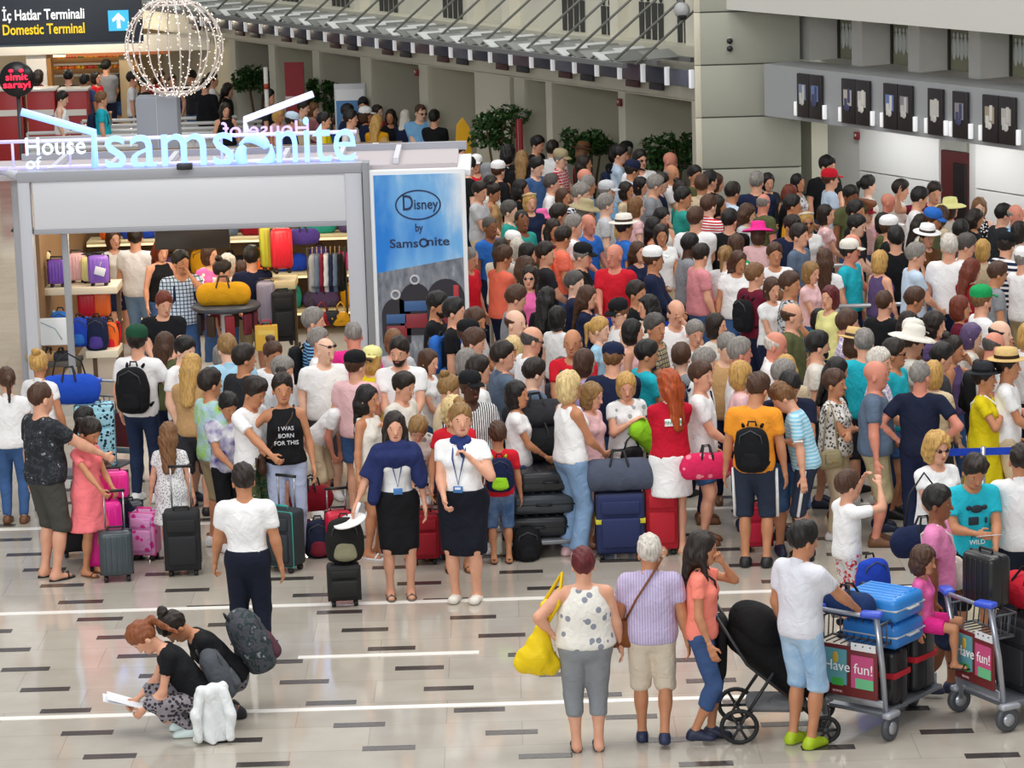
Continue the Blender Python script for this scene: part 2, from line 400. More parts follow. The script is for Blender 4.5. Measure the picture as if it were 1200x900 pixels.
def build_body(sex='m', build=0.0, arms=('down', 'down'), stride=0.0, lean=0.0, head=(0, 0), zp=.94, legs=None, hs=1.0, vox=(.018, .009, .008)):
    """All volumes of a person 1.75 m tall, in metres, facing +y. Returns the volumes by region."""
    f = 1.0 if sex == 'f' else 0.0; w = build
    hs = hs * 1.13; P = V(0, 0, zp); T = rotx(-lean); X = T @ V(1, 0, 0)
    tt = lambda p: P + T @ (np.array(p, float) - V(0, 0, .94))
    B = {}
    wa = .132 - .012 * f + .055 * w
    B['torso'] = [
        ell(tt((0, -.005, .945)), V(.154 + .012 * f + .055 * w, .113 + .005 * f + .05 * w, .125 + .02 * w), T, .05),
        cap(tt((0, .0 + .02 * w, 1.00)), tt((0, .005, 1.18)), wa * .80, wa * .80, X, 1.28 - .06 * f, .06),
        ell(tt((0, 0, 1.29)), V(.168 - .020 * f + .035 * w, .113 + .035 * w, .168), T, .05),
        cap(tt((-.145 + .022 * f - .012 * w, -.005, 1.405)), tt((.145 - .022 * f + .012 * w, -.005, 1.405)), .058 - .010 * f + .01 * w, .058 - .010 * f + .01 * w, None, 1, .06)]
    if w > .3: B['torso'].append(ell(tt((0, .055 + .03 * w, 1.06)), V(.13 + .03 * w, .08 + .035 * w, .13), T, .06))
    if f:
        for s in (-1, 1): B['torso'].append(ell(tt((s * .068, .085 + .02 * w, 1.275)), V(.058 + .012 * w, .052 + .012 * w, .058), T, .03))
    # head
    Rh = T @ rotz(-math.radians(head[0])) @ rotx(math.radians(-head[1]))
    Np = tt((0, -.005, 1.47)); hd = lambda p: Np + Rh @ (np.array(p, float) - V(0, -.005, 1.488)) * hs
    B['hd'], B['Rh'] = hd, Rh
    nr = .060 - .012 * f + .012 * w
    B['neck'] = [cap(tt((0, -.012, 1.40)), hd((0, -.002, 1.56)), nr + .004, nr, None, 1, .03)]
    B['head'] = [ell(hd((0, 0, 1.665)), V(.076, .096, .092) * hs, Rh, .03), ell(hd((0, .028, 1.617)), V(.063 + .004 * w, .070, .10) * hs, Rh, .03),
                 ell(hd((0, .062, 1.545)), V(.036, .03, .026) * hs, Rh, .03), cap(hd((0, .094, 1.637)), hd((0, .112, 1.597)), .008 * hs, .0125 * hs, None, 1, .012),
                 cap(hd((-.028, .082, 1.650)), hd((.028, .082, 1.650)), .013 * hs, .013 * hs, None, 1, .012)] + \
                [ell(hd((s * .078, -.004, 1.612)), V(.011, .02, .031) * hs, Rh, .008) for s in (-1, 1)]
    # arms
    B['uarm'], B['farm'], B['hand'], B['wrist'], B['sh'] = [], [], [], [], []
    for s, pose in zip((-1, 1), arms):
        tg, hint, curl = ARM[pose] if isinstance(pose, str) else pose
        Sx = V(s * (.188 - .024 * f + .025 * w), -.005, 1.395); S = tt(Sx)
        tg = np.array(tg, float); wide = .06 * w if abs(tg[0]) > .19 else 0
        Tg = tt((s * (tg[0] + wide), tg[1], tg[2])); E, Wp = ik(S, Tg, .285, .255, T @ V(s * hint[0], hint[1], hint[2]))
        r1 = .053 - .009 * f + .018 * w; r2 = .042 - .006 * f + .012 * w
        B['uarm'].append(cap(S, E, r1, r2, None, 1, .03)); B['farm'].append(cap(E, Wp, r2, .026 - .003 * f, None, 1, .02))
        B['farm'].append(cap(E + (Wp - E) * .1, E + (Wp - E) * .4, r2 * 1.02, r2 * .92, None, 1, .02))
        e = unit(Wp - E); nm = T @ V(-s, .25, -.1); nm = unit(nm - e * (nm @ e)); sd = np.cross(e, nm) * s
        H = [cap(Wp - e * .02, Wp + e * .02, .024, .021, None, 1, .015), cap(Wp + e * .012, Wp + e * .082, .0145, .0135, sd, 2.35, .015)]
        for j, (o_, L) in enumerate(zip((-.027, -.009, .009, .026), (.060, .072, .074, .066))):
            b0 = Wp + e * .082 + sd * o_; a1, a2 = curl * .55, curl * 1.35
            d1 = e * math.cos(a1) + nm * math.sin(a1) + sd * o_ * 1.2; d2 = e * math.cos(a2) + nm * math.sin(a2)
            m_ = b0 + d1 * L * .52; H += [cap(b0 - e * .01, m_, .0088, .0084, None, 1, .004), cap(m_, m_ + d2 * L * .55, .0084, .0072, None, 1, .004)]
        t0 = Wp + e * .022 + sd * .024; d1 = unit(e * .75 + sd * .75 + nm * .25); t1 = t0 + d1 * .042; d2 = unit(e + sd * .1 + nm * (.2 + curl * .4))
        H += [cap(t0, t1, .0125, .0105, None, 1, .008), cap(t1, t1 + d2 * .034, .0105, .0085, None, 1, .004)]
        B['hand'].append(H); B['wrist'].append((Wp, e, nm, sd)); B['sh'].append((S, E))
    # legs
    B['thigh'], B['calf'], B['foot'], B['ank'], B['knee'] = [], [], [], [], []
    lg = legs or [((-.095, stride, .075), 0), ((.095, -stride, .075), 0)]
    for s, (ft, yaw) in zip((-1, 1), lg):
        Hp = P + rotx(-lean * .0) @ V(s * (.088 + .008 * f), 0, -.03); A = np.array(ft, float)
        if legs is None and abs(stride) > .05 and A[1] < 0: A = A + V(0, 0, .035)
        K, A = ik(Hp, A, .425, .425, V(s * .12, 1, .1))
        B['thigh'].append(cap(Hp, K, .086 + .005 * f + .034 * w, .057 + .018 * w, None, 1, .03))
        B['calf'] += [cap(K, A, .051 + .014 * w, .035 + .006 * w, None, 1, .02), ell(K + (A - K) * .32 - unit(V(0, 1, 0)) * .012, V(.052 + .012 * w, .054 + .012 * w, .115), None, .03)]
        fy = V(math.sin(yaw) * 1.0, math.cos(yaw), 0)
        tz = A[2] - .05
        B['foot'].append([cap(A + V(0, 0, .0), A + fy * -.03 + V(0, 0, -.035), .036, .034, None, 1, .03), cap(A + fy * -.03 + V(0, 0, -.042), A + fy * .135 + V(0, 0, -.053), .032, .026, np.cross(fy, V(0, 0, 1)), 1.35, .03)])
        B['ank'].append((A, fy)); B['knee'].append(K)
    B['T'], B['tt'], B['P'], B['f'], B['w'], B['hs'] = T, tt, P, f, w, hs
    return B
def body_mesh(B, vox, beard=None):
    v1, q1 = nets(*field(B['torso'] + B['neck'] + B['uarm'] + B['farm'] + B['thigh'] + B['calf'] + [p for F_ in B['foot'] for p in F_], vox[0]))
    hz = B['Rh'] @ V(0, 0, 1); hc = B['hd']((0, 0, 1.50))
    v2, q2 = nets(*field(B['head'] + B['neck'], vox[1], [(-hz, -(hz @ hc) + .035)]))
    vs, qs, cs = [v1, v2], [q1, q2 + len(v1)], [np.zeros((len(v1), 4)), np.zeros((len(v2), 4))]
    n = len(v1) + len(v2)
    for H in B['hand']:
        v3, q3 = nets(*field(H, vox[2])); vs.append(v3); qs.append(q3 + n); cs.append(np.zeros((len(v3), 4))); n += len(v3)
    hs = B['hs']
    def blob(c, r, col, seg=8, rings=5):
        nonlocal n
        mb = MB().ball((0, 0, 0), r, seg, rings); v = np.array(mb.v); v = (B['Rh'] @ (v * hs).T).T + B['hd'](c)
        vs.append(v); qs.append(np.array(mb.f) + n); cs.append(np.tile(np.array(lin(col)), (len(v), 1))); n += len(v)
    for s in (-1, 1):
        blob((s * .030, .0865, 1.633), (.0135, .007, .0068), 'cbbfb4'); blob((s * .030, .0908, 1.633), (.0095, .0045, .0072), '1c120c', 6, 4)
        blob((s * .031, .0915, 1.652), (.017, .006, .0045), '3a2a1e', 6, 4)
    blob((0, .0945, 1.567), (.0215, .008, .0078), 'b0605a')
    me = np_mesh('body', np.concatenate(vs), np.concatenate(qs))
    at = me.attributes.new('feat', 'FLOAT_COLOR', 'POINT'); at.data.foreach_set('color', np.concatenate(cs).astype(np.float32).ravel())
    return me
def hair_mesh(B, style, vox):
    hd, Rh, hs = B['hd'], B['Rh'], B['hs']
    e = lambda c, r, k=.02: ell(hd(c), np.array(r) * hs, Rh, k); c_ = lambda a, b, ra, rb, side=None, sx=1.0, k=.02: cap(hd(a), hd(b), ra * hs, rb * hs, side, sx, k)
    Xh = Rh @ V(1, 0, 0)
    top = {'buzz': .005, 'balding': .006}.get(style, .013)
    pr = [e((0, -.004, 1.668), (.077 + top, .097 + top, .093 + top))]
    if style in ('short', 'pony', 'bun', 'side'): pr.append(e((0, .012, 1.712), (.074, .088, .066)))
    zc, sl = 1.617, .72
    post = None; noise = (.0045, 70)
    def local(x, y, z):
        p0 = hd((0, 0, 0)); dx, dy, dz = x - p0[0], y - p0[1], z - p0[2]
        return [(dx * Rh[0, i] + dy * Rh[1, i] + dz * Rh[2, i]) / hs for i in range(3)]
    def hairline(F, x, y, z):
        lx, ly, lz = local(x, y, z)
        cut = (zc + sl * ly - lz + .012 * np.sin(60 * lx + 1) * np.clip(ly * 12, 0, 1) + .006 * np.sin(130 * lx + 90 * ly) - .035 * np.clip((np.abs(lx) - .055) * 40, 0, 1) * np.clip(1 - np.abs(ly - .03) * 40, 0, 1)) * .8
        if style == 'balding': cut = np.maximum(cut, (lz - 1.690 + .25 * (ly + .05)) * .9)
        face = np.sqrt((lx / .068) ** 2 + ((ly - .135) / .135) ** 2 + ((lz - 1.60) / .105) ** 2) - 1
        return np.maximum(F, np.minimum(cut, .3) if style in ('short', 'buzz', 'balding', 'pony', 'bun', 'side') else np.maximum(-face * .06, -.3))
    post = hairline
    if style == 'side': pr.append(e((0, .03, 1.735), (.075, .075, .035)))
    if style in ('bob', 'long', 'curly', 'wavy'):
        pr = [e((0, -.006, 1.672), (.092, .108, .102)), e((0, -.02, 1.60), (.094, .095, .115))]
    if style == 'curly': pr = [e((0, -.008, 1.675), (.108, .118, .112)), e((0, -.03, 1.60), (.112, .10, .115))]; noise = (.007, 75)
    if style in ('long', 'wavy'):
        pr += [c_((0, -.075, 1.60), (0, -.105, 1.28), .05, .034, Xh, 1.9, .05)]
        if style == 'wavy': noise = (.006, 60)
    if style == 'longfront':
        pr = [e((0, -.006, 1.672), (.092, .108, .102)), e((0, -.02, 1.60), (.094, .095, .115)), c_((0, -.075, 1.60), (0, -.105, 1.30), .05, .03, Xh, 1.9, .05)]
        pr += [c_((s * .082, .01, 1.60), (s * .09, .075, 1.34), .028, .018, None, 1, .03) for s in (-1, 1)]
    parts = pr
    F, lo, vx = field(parts, vox, (), noise, post)
    if style in ('pony', 'bun'):
        ex = [c_((0, -.095, 1.69), (0, -.135, 1.665), .03, .03), c_((0, -.135, 1.665), (0, -.15, 1.45), .03, .014)] if style == 'pony' else [e((0, -.06, 1.775), (.048, .046, .04)), c_((0, -.03, 1.74), (0, -.06, 1.77), .04, .03)]
        v1, q1 = nets(F, lo, vx); v2, q2 = nets(*field(ex, vox, (), noise)); return np_mesh('hair', np.concatenate([v1, v2]), np.concatenate([q1, q2 + len(v1)]))
    v, q = nets(F, lo, vx)
    return np_mesh('hair', v, q)
def beard_mesh(B, vox):
    hd, Rh, hs = B['hd'], B['Rh'], B['hs']
    pr = [ell(hd((0, .030, 1.612)), V(.067, .073, .103) * hs, Rh, .02), ell(hd((0, .064, 1.545)), V(.041, .036, .032) * hs, Rh, .02)]
    Z = Rh @ V(0, 0, 1); Y = Rh @ V(0, 1, 0); c = hd((0, 0, 1.585)); c2 = hd((0, .018, 1.6))
    return mesh_of('beard', pr, vox, [(Z, Z @ c), (-Y, -(Y @ c2))])
def scarf_mesh(B, vox):
    hd, Rh = B['hd'], B['Rh']
    pr = [ell(hd((0, -.006, 1.668)), V(.092, .112, .108), Rh, .03), ell(hd((0, 0, 1.60)), V(.09, .10, .12), Rh, .03), cap(hd((0, 0, 1.55)), B['tt']((0, .01, 1.40)), .085, .12, Rh @ V(1, 0, 0), 1.25, .05)]
    def post(F, x, y, z):
        p0 = hd((0, 0, 0)); dx, dy, dz = x - p0[0], y - p0[1], z - p0[2]
        lx, ly, lz = [dx * Rh[0, i] + dy * Rh[1, i] + dz * Rh[2, i] for i in range(3)]
        return np.maximum(F, -(np.sqrt((lx / .058) ** 2 + ((ly - .13) / .11) ** 2 + ((lz - 1.61) / .085) ** 2) - 1) * .06)
    return mesh_of('headscarf', pr, vox, (), (.003, 45), post)
def top_mesh(B, kind, vox):
    """tee, polo, long, tank, dress, tankdress, jacket"""
    tt, T, w, f = B['tt'], B['T'], B['w'], B['f']; X = T @ V(1, 0, 0); Zt = T @ V(0, 0, 1); Yt = T @ V(0, 1, 0)
    g = .016 if kind in ('jacket', 'long') else .013
    tor = [grow(p, g) for p in B['torso'][:3] + B['torso'][4:]]
    loose = .129 + .056 * w + .004 * f; tuck = kind in ('tuck', 'tucktank')
    if not tuck: tor.append(cap(tt((0, .0 + .02 * w, .93)), tt((0, .003, 1.20)), loose + (.012 if kind in ('jacket',) else 0), loose * (.93 - .04 * f), X, 1.36, .05))
    hem = {'jacket': .86, 'long': .87, 'tank': .93, 'polo': .885, 'crop': 1.02, 'tuck': .97, 'tucktank': .97}.get(kind, .89)
    pr = list(tor)
    if kind in ('tank', 'tankdress', 'crop', 'tucktank'):
        for s in (-1, 1):
            a = [(s * .085, .105 + .02 * w, 1.33), (s * .09, .05, 1.435), (s * .09, -.05, 1.44), (s * .085, -.10, 1.33)]
            for p0, p1 in zip(a, a[1:]): pr.append(cap(tt(p0), tt(p1), .016, .016, X, 1.5, .02))
        neck = 1.375
    else:
        pr.append(grow(B['torso'][3], .009)); neck = 1.46
        fr = {'long': 1.0, 'jacket': 1.0}.get(kind, .62 - .14 * f)
        for (S, E), ua in zip(B['sh'], B['uarm']):
            pr.append(cap(S, S + (E - S) * fr, ua[3] + .010, ua[4] + (.022 if fr < 1 else .012), None, 1, .03, fr < 1))
        if fr == 1.0:
            for (W_, e, n_, s_), (S, E) in zip(B['wrist'], B['sh']):
                pr.append(cap(E, W_ - e * .01, B['uarm'][0][4] + .012, .034, None, 1, .02, True))
    cuts = []
    if kind in ('dress', 'tankdress'):
        dl = .42; P = B['P']
        pr += [cap(th[1], th[1] + (K_ - th[1]) * .85, th[3] + .014, th[4] + .02, None, 1, .05, True) for th, K_ in zip(B['thigh'], B['knee'])]
        pr.append(cap(P + V(0, 0, .08), V(P[0], P[1], max(.2, P[2] - dl)), .125 + .05 * w, .20 + .05 * w, V(1, 0, 0), 1.25, .05, True))
    else:
        c = tt((0, 0, hem)); cuts.append((-Zt, -(Zt @ c)))
    c = tt((0, 0, neck)); c0 = tt((0, .03, 1.475 if neck > 1.4 else 1.43)); rr = .075 if neck > 1.4 else .105
    def post(F, x, y, z):
        if kind in ('tank', 'tankdress', 'crop', 'tucktank'):
            # scooped neck and arm holes are left by the straps
            return F
        d = np.sqrt((x - c0[0]) ** 2 + (y - c0[1]) ** 2 + (z - c0[2]) ** 2) - rr
        return np.maximum(F, -d)
    me = mesh_of('top', pr, vox, cuts, (.0035, 26), post)
    return me
def collar_mesh(B, vox):
    tt = B['tt']; nr = .066 - .010 * B['f'] + .008 * B['w']; Z = B['T'] @ V(0, 0, 1)
    a, b = tt((0, -.012, 1.42)), tt((0, -.004, 1.50)); c = tt((0, .0, 1.483)); c2 = tt((0, 0, 1.425)); Y = B['T'] @ V(0, 1, 0)
    return mesh_of('collar', [cap(a, b, nr + .012, nr, None, 1, .02)], vox, [(unit(Z + Y * .55), unit(Z + Y * .55) @ tt((0, 0, 1.478))), (-Z, -(Z @ c2))])
def bottom_mesh(B, kind, vox, tucked=False):
    """trousers, leggings, capri, shorts, bermuda, skirt, longskirt"""
    w = B['w']; P = B['P']; T = B['T']
    g = {'leggings': .007, 'capri': .012, 'jeans': .012}.get(kind, .020)
    Zt = T @ V(0, 0, 1); c = B['tt']((0, 0, 1.04 if tucked else .985))
    tk = .012 if tucked else 0
    pr = [grow(B['torso'][0], .010 + tk)] + ([grow(p, .008 + tk * 1.3) for p in B['torso'][1:2]] if .7 < P[2] < 1.1 else [])
    if w > .3 and tucked: pr.append(grow(B['torso'][4], .022))
    if kind in ('skirt', 'longskirt', 'miniskirt'):
        L = {'skirt': .50, 'longskirt': .70, 'miniskirt': .36}[kind]
        wid = .138 + .05 * w
        if B['P'][2] > .7: pr.append(cap(P + V(0, 0, .02), P + V(0, 0, -L), wid, wid + (.0 if kind == 'skirt' else .03), V(1, 0, 0), 1.22, .05, True))
        pr += [cap(th[1], th[1] + (K_ - th[1]) * min(1, L / .46), th[3] + .014, th[4] + .02, None, 1, .05, True) for th, K_ in zip(B['thigh'], B['knee'])]
        return mesh_of('skirt', pr, vox, [(Zt, Zt @ c)], (.002, 24))
    cf = {'shorts': .0, 'bermuda': .10, 'capri': .45, 'miniskirt': 0}.get(kind, .97)
    for th, K, (A, fy) in zip(B['thigh'], B['knee'], B['ank']):
        H = th[1]
        if kind == 'shorts': pr.append(cap(H, H + (K - H) * .72, th[3] + .016, th[4] + .036, None, 1, .03, True)); continue
        pr.append(cap(H, K, th[3] + g * .8, th[4] + g, None, 1, .03))
        rb = {'leggings': .045, 'capri': .068, 'jeans': .052, 'flared': .088, 'bermuda': .082}.get(kind, .062) + .008 * w
        E = K + (A - K) * cf
        pr.append(cap(K, E, th[4] + g * (1 if kind != 'bermuda' else 1.1), rb, None, 1, .02, True))
        if kind == 'leggings' or kind == 'capri' or kind == 'jeans':
            pr.append(ell(K + (A - K) * .30 + V(0, -.010, 0), V(.055, .058, .11), None, .03)) if cf > .4 else None
    return mesh_of('trousers', [p for p in pr if p is not None], vox, [(Zt, Zt @ c)] if P[2] > .7 and P[2] < 1.1 else [], (.0028, 28))
def shoe_mesh(B, i, kind, vox):
    A, fy = B['ank'][i]; sd = np.cross(fy, V(0, 0, 1)); z0 = A[2] - .075
    pt = lambda a, z: V(A[0], A[1], 0) + fy * a + V(0, 0, z0 + z)
    if kind in ('sandal', 'flipflop'):
        mb = MB(); n = 16; pts = []
        for k in range(n):
            th = 2 * PI * k / n; wd = .047 + .006 * math.sin(th); pts.append(pt(.055 + .135 * math.sin(th), 0) + sd * wd * math.cos(th))
        v = [p + V(0, 0, .002) for p in pts] + [p + V(0, 0, .016) for p in pts]
        mb.add(v, [list(range(n))[::-1], list(range(n, 2 * n))] + [(k, (k + 1) % n, (k + 1) % n + n, k + n) for k in range(n)])
        mb.tube([pt(.10, .016) + sd * .044, pt(.12, .062), pt(.10, .016) - sd * .044], .010, 6)
        if kind == 'sandal': mb.tube([pt(-.02, .02) + sd * .042, pt(.025, .085), pt(-.02, .02) - sd * .042], .009, 6); mb.tube([pt(-.02, .055) + sd * .036, pt(-.075, .065), pt(-.02, .055) - sd * .036], .008, 6)
        return mb.mesh('sandal')
    pr = [cap(pt(-.03, .045), pt(.125, .032), .042, .034, sd, 1.2, .03), cap(pt(.0, .075), pt(.055, .055), .042, .034, None, 1, .03), cap(pt(-.035, .018), pt(.145, .014), .040, .036, sd, 1.18, .015)]
    if kind == 'clog': pr = [cap(pt(-.02, .03), pt(.125, .034), .040, .040, sd, 1.25, .03)]
    return mesh_of('shoe', pr, vox, [(V(0, 0, 1), z0 + (.115 if kind != 'clog' else .075)), (V(0, 0, -1), -(z0 + .003))])
def hat_part(B, kind, m, root, c2=None):
    hd, Rh, hs = B['hd'], B['Rh'], B['hs']; c = hd((0, -.005, 1.70)); R = Rh * hs
    def P_(p): return c + R @ np.array(p, float)
    if kind == 'cap' or kind == 'capback':
        mb = MB(); mb.lathe([(.093, -.022), (.098, .012), (.092, .045), (.070, .072), (.035, .085), (.001, .088)], 18, c, R, 1.0, 1.14); mb.ball(P_((0, 0, .088)), .008 * hs, 6, 4)
        o = mb.build('cap', m, root); s = 1 if kind == 'cap' else -1
        v = MB(); g = []
        for j in range(7):
            a = (j - 3) / 3.0
            g.append([P_((a * .074, s * (.070 + .035 * math.sqrt(max(0, 1 - (a * .86) ** 2))), -.014)), P_((a * .068, s * (.108 + .078 * math.sqrt(max(0, 1 - a * a * .82))), -.030 - .010 * a * a))])
        vs = [p for r in g for p in r]; vs2 = [p + R @ V(0, 0, -.007) for p in vs]; nn = len(vs); fs = []
        for j in range(6): q = (2 * j, 2 * j + 1, 2 * j + 3, 2 * j + 2); fs += [q, tuple(i + nn for i in q[::-1]), (2 * j + 1, 2 * j + 1 + nn, 2 * j + 3 + nn, 2 * j + 3)]
        v.add(vs + vs2, fs, True); v.build('visor', c2 or m, o)
    elif kind == 'headband':
        MB().lathe([(.090, .03), (.097, .03), (.098, .048), (.090, .05)], 18, c, R @ rotx(.25), 1.0, 1.12).build('headband', m, root)
    else:
        bw = {'hat': .165, 'sunhat': .20, 'fedora': .150}[kind]
        mb = MB(); mb.lathe([(.090, -.004), (bw * .8, -.016), (bw, -.010 if kind != 'sunhat' else -.035), (bw, -.004 if kind != 'sunhat' else -.029), (bw * .8, -.008), (.094, .006), (.092, .05), (.080, .088), (.045, .096), (.001, .090)], 22, c, R, 1.0, 1.12)
        o = mb.build('hat', m, root)
        if kind in ('hat', 'fedora'): MB().lathe([(.0955, .004), (.0965, .006), (.0945, .032), (.093, .034)], 22, c, R, 1.0, 1.12).build('hat_band', c2 or M('darkbrown'), o)
GC = {}
def geo(key, fn):
    if key not in GC: GC[key] = fn()
    return GC[key]
LOVOX = (.029, .0135, .014); HIVOX = (.0225, .0095, .0088)
def person(pos, face=0, h=1.75, sex='m', build=0.0, sk='light', hair=('short', 'dark'), top=('tee', 'white'), bot=('trousers', 'navy'), shoes=('shoe', 'white'),
           arms=('down', 'down'), stride=0.0, lean=0.0, head=(0, 0), hat=None, beard=None, hi=False, zp=.94, legs=None, hs=1.0, glasses=None, label=None, group=None):
    """pos: where the feet stand; face: degrees, 0 towards the camera, 90 to the picture's right, 180 away."""
    root = empty('person', pos, PI + math.radians(face), label, 'person', group, h / 1.776)
    vox = HIVOX if hi else LOVOX; cv = .0195 if hi else .027; hv = .0105 if hi else .0155
    bk = (sex, build, arms, stride, lean, head, zp, str(legs), hs, hi)
    B = geo(('B',) + bk, lambda: build_body(sex, build, arms, stride, lean, head, zp, legs, hs))
    b = link('body', geo(('b',) + bk, lambda: body_mesh(B, vox)), skin(sk), root)
    if hair and hair[0] != 'bald':
        if hair[0] == 'scarf': link('headscarf', geo(('sc',) + bk, lambda: scarf_mesh(B, hv)), cloth(hair[1]), root)
        else: link('hair', geo(('h', hair[0]) + bk, lambda: hair_mesh(B, hair[0], hv)), hairmat(hair[1]), root)
    if beard: link('beard', geo(('be',) + bk, lambda: beard_mesh(B, hv)), hairmat(beard), root)
    nm = {'tee': 'tee_shirt', 'polo': 'polo_shirt', 'long': 'long_sleeved_top', 'tank': 'tank_top', 'crop': 'tank_top', 'tuck': 'blouse', 'tucktank': 'tank_top', 'dress': 'dress', 'tankdress': 'dress', 'jacket': 'jacket', 'shirt': 'shirt'}[top[0]]
    kd = 'polo' if top[0] == 'shirt' else top[0]
    t = link(nm, geo(('t', kd) + bk, lambda: top_mesh(B, kd, cv)), top[1] if not isinstance(top[1], str) else cloth(*top[1:]), root)
    if kd == 'polo': link('collar', geo(('co',) + bk, lambda: collar_mesh(B, .009)), top[1] if not isinstance(top[1], str) else cloth(*(top[1:] if len(top) < 5 else top[4:5])), t)
    tkd = kd in ('tuck', 'tucktank', 'crop')
    if bot:
        link('skirt' if 'skirt' in bot[0] else {'shorts': 'shorts', 'bermuda': 'shorts', 'leggings': 'leggings', 'capri': 'capri_trousers', 'jeans': 'jeans'}.get(bot[0], 'trousers'),
             geo(('bt', bot[0], tkd) + bk, lambda: bottom_mesh(B, bot[0], cv, tkd)), cloth(*bot[1:]), root)
    if shoes:
        for i in (0, 1):
            link({'sandal': 'sandal', 'flipflop': 'flip_flop', 'clog': 'clog'}.get(shoes[0], 'shoe'), geo(('sh', i, shoes[0]) + bk, lambda i=i: shoe_mesh(B, i, shoes[0], .0115 if hi else .02)), M(shoes[1], .5), root)
    if hat: hat_part(B, hat[0], cloth(hat[1]), root, cloth(hat[2]) if len(hat) > 2 else None)
    if glasses:
        mb = MB(); up = .075 if glasses == 'up' else 0; fy = -.01 if glasses == 'up' else 0
        for s in (-1, 1):
            mb.ball(B['hd']((s * .032, .098 + fy, 1.634 + up)), tuple(np.array((.024, .009, .017)) * hs), 10, 6)
            mb.tube([B['hd']((s * .055, .092 + fy, 1.638 + up)), B['hd']((s * .088, -.0, 1.64 + up))], .004, 6)
        mb.tube([B['hd']((-.01, .104 + fy, 1.638 + up)), B['hd']((.01, .104 + fy, 1.638 + up))], .004, 6)
        mb.build('sunglasses', M('black', .15), root)
    root['_'] = 0; del root['_']
    return root, B
def wpt(root, p):
    """a point of the person's own frame in the place"""
    rz = root.rotation_euler[2]; s = root.scale[0]; q = rotz(rz) @ (np.array(p, float) * s)
    return np.array(root.location) + q
# ---------------------------------------------------------------- the hall: floor
def floor_mat():
    m, nt, b = newmat('polished_stone'); L = nt.links.new
    tc = N(nt, 'ShaderNodeTexCoord'); br = N(nt, 'ShaderNodeTexBrick'); br.offset = 0.5; br.inputs['Scale'].default_value = 1.0
    br.inputs['Brick Width'].default_value = 1.2; br.inputs['Row Height'].default_value = 0.615; br.inputs['Mortar Size'].default_value = 0.004; br.inputs['Bias'].default_value = 0.0
    br.inputs['Color1'].default_value = lin('bdb6aa'); br.inputs['Color2'].default_value = lin('b3aca1'); br.inputs['Mortar'].default_value = lin('a29b91')
    nz = N(nt, 'ShaderNodeTexNoise'); nz.inputs['Scale'].default_value = 3.0; nz.inputs['Detail'].default_value = 6
    mx = N(nt, 'ShaderNodeMix', data_type='RGBA'); mx.blend_type = 'MULTIPLY'; mx.inputs[0].default_value = 0.35
    r = ramp(nt, [(0.3, 'd8d2c8'), (0.7, 'ffffff')], 'LINEAR')
    L(tc.outputs['Object'], br.inputs['Vector']); L(tc.outputs['Object'], nz.inputs['Vector']); L(nz.outputs['Fac'], r.inputs['Fac'])
    L(br.outputs['Color'], mx.inputs[6]); L(r.outputs['Color'], mx.inputs[7]); L(mx.outputs[2], b.inputs['Base Color'])
    b.inputs['Roughness'].default_value = 0.09; b.inputs['Specular IOR Level'].default_value = 0.85
    return m
floor = MB().add([(-40, 8, 0), (40, 8, 0), (40, 95, 0), (-40, 95, 0), (-40, 8, -.2), (40, 8, -.2), (40, 95, -.2), (-40, 95, -.2)],
                 [(0, 1, 2, 3), (4, 7, 6, 5), (0, 4, 5, 1), (1, 5, 6, 2), (2, 6, 7, 3), (3, 7, 4, 0)]).build('floor', floor_mat()); tag(floor, kind='structure')
dash_me = MB().box((0, 0, .0015), (.41, .115, .003)).mesh('inlay_dash'); dash_m = M('3f3a38', .25)
for j in range(-6, 7):
    for i in range(-9, 16):
        y = 24.93 + .615 * i + (.3075 if j % 2 else 0); x = -.85 + 1.08 * j - .415 * (y - 24.93)
        q = proj((x, y, 0))
        if -60 < q[0] < 1260 and 560 < q[1] < 940: link('inlay_dash', dash_me, dash_m, floor, (x, y, 0))
strip_m = M('f4f1ea', .2, spec=.6, emit=0.0)  # bright floor highlights and a reflection laid down as thin white strips
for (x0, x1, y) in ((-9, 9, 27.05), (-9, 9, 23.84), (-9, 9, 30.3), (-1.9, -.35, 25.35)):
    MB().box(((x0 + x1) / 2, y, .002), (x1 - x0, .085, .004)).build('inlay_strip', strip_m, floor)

# ---------------------------------------------------------------- check-in front, running back at an angle
FA = math.radians(59.5); FD = V(math.cos(FA), -math.sin(FA), 0); FN = V(FD[1], -FD[0], 0)
FP = on_z(911, 327)
def uz(px, py, off=0.0):
    p = on_plane(px, py, FP + FN * off, FN); return (p - FP) @ FD, p[2]
def fp(u, off, z): return FP + FD * u + FN * off + V(0, 0, z)
FR = np.stack([FD, -FN, V(0, 0, 1)], 1)      # local x along the front, local y inwards
def fbox(mb, u0, u1, o0, o1, z0, z1, bev=0):
    return mb.box(fp((u0 + u1) / 2, (o0 + o1) / 2, (z0 + z1) / 2), (abs(u1 - u0), abs(o1 - o0), abs(z1 - z0)), bev, FR)
cream = M('c9c6b4', .6); creamd = M('c6c4b2', .65); whitew = M('dfe0de', .5); grey_f = M('a3a6a8', .5); dark = M('25252a', .4)
concrete = M('a8aa9c', .7, bmp=6)
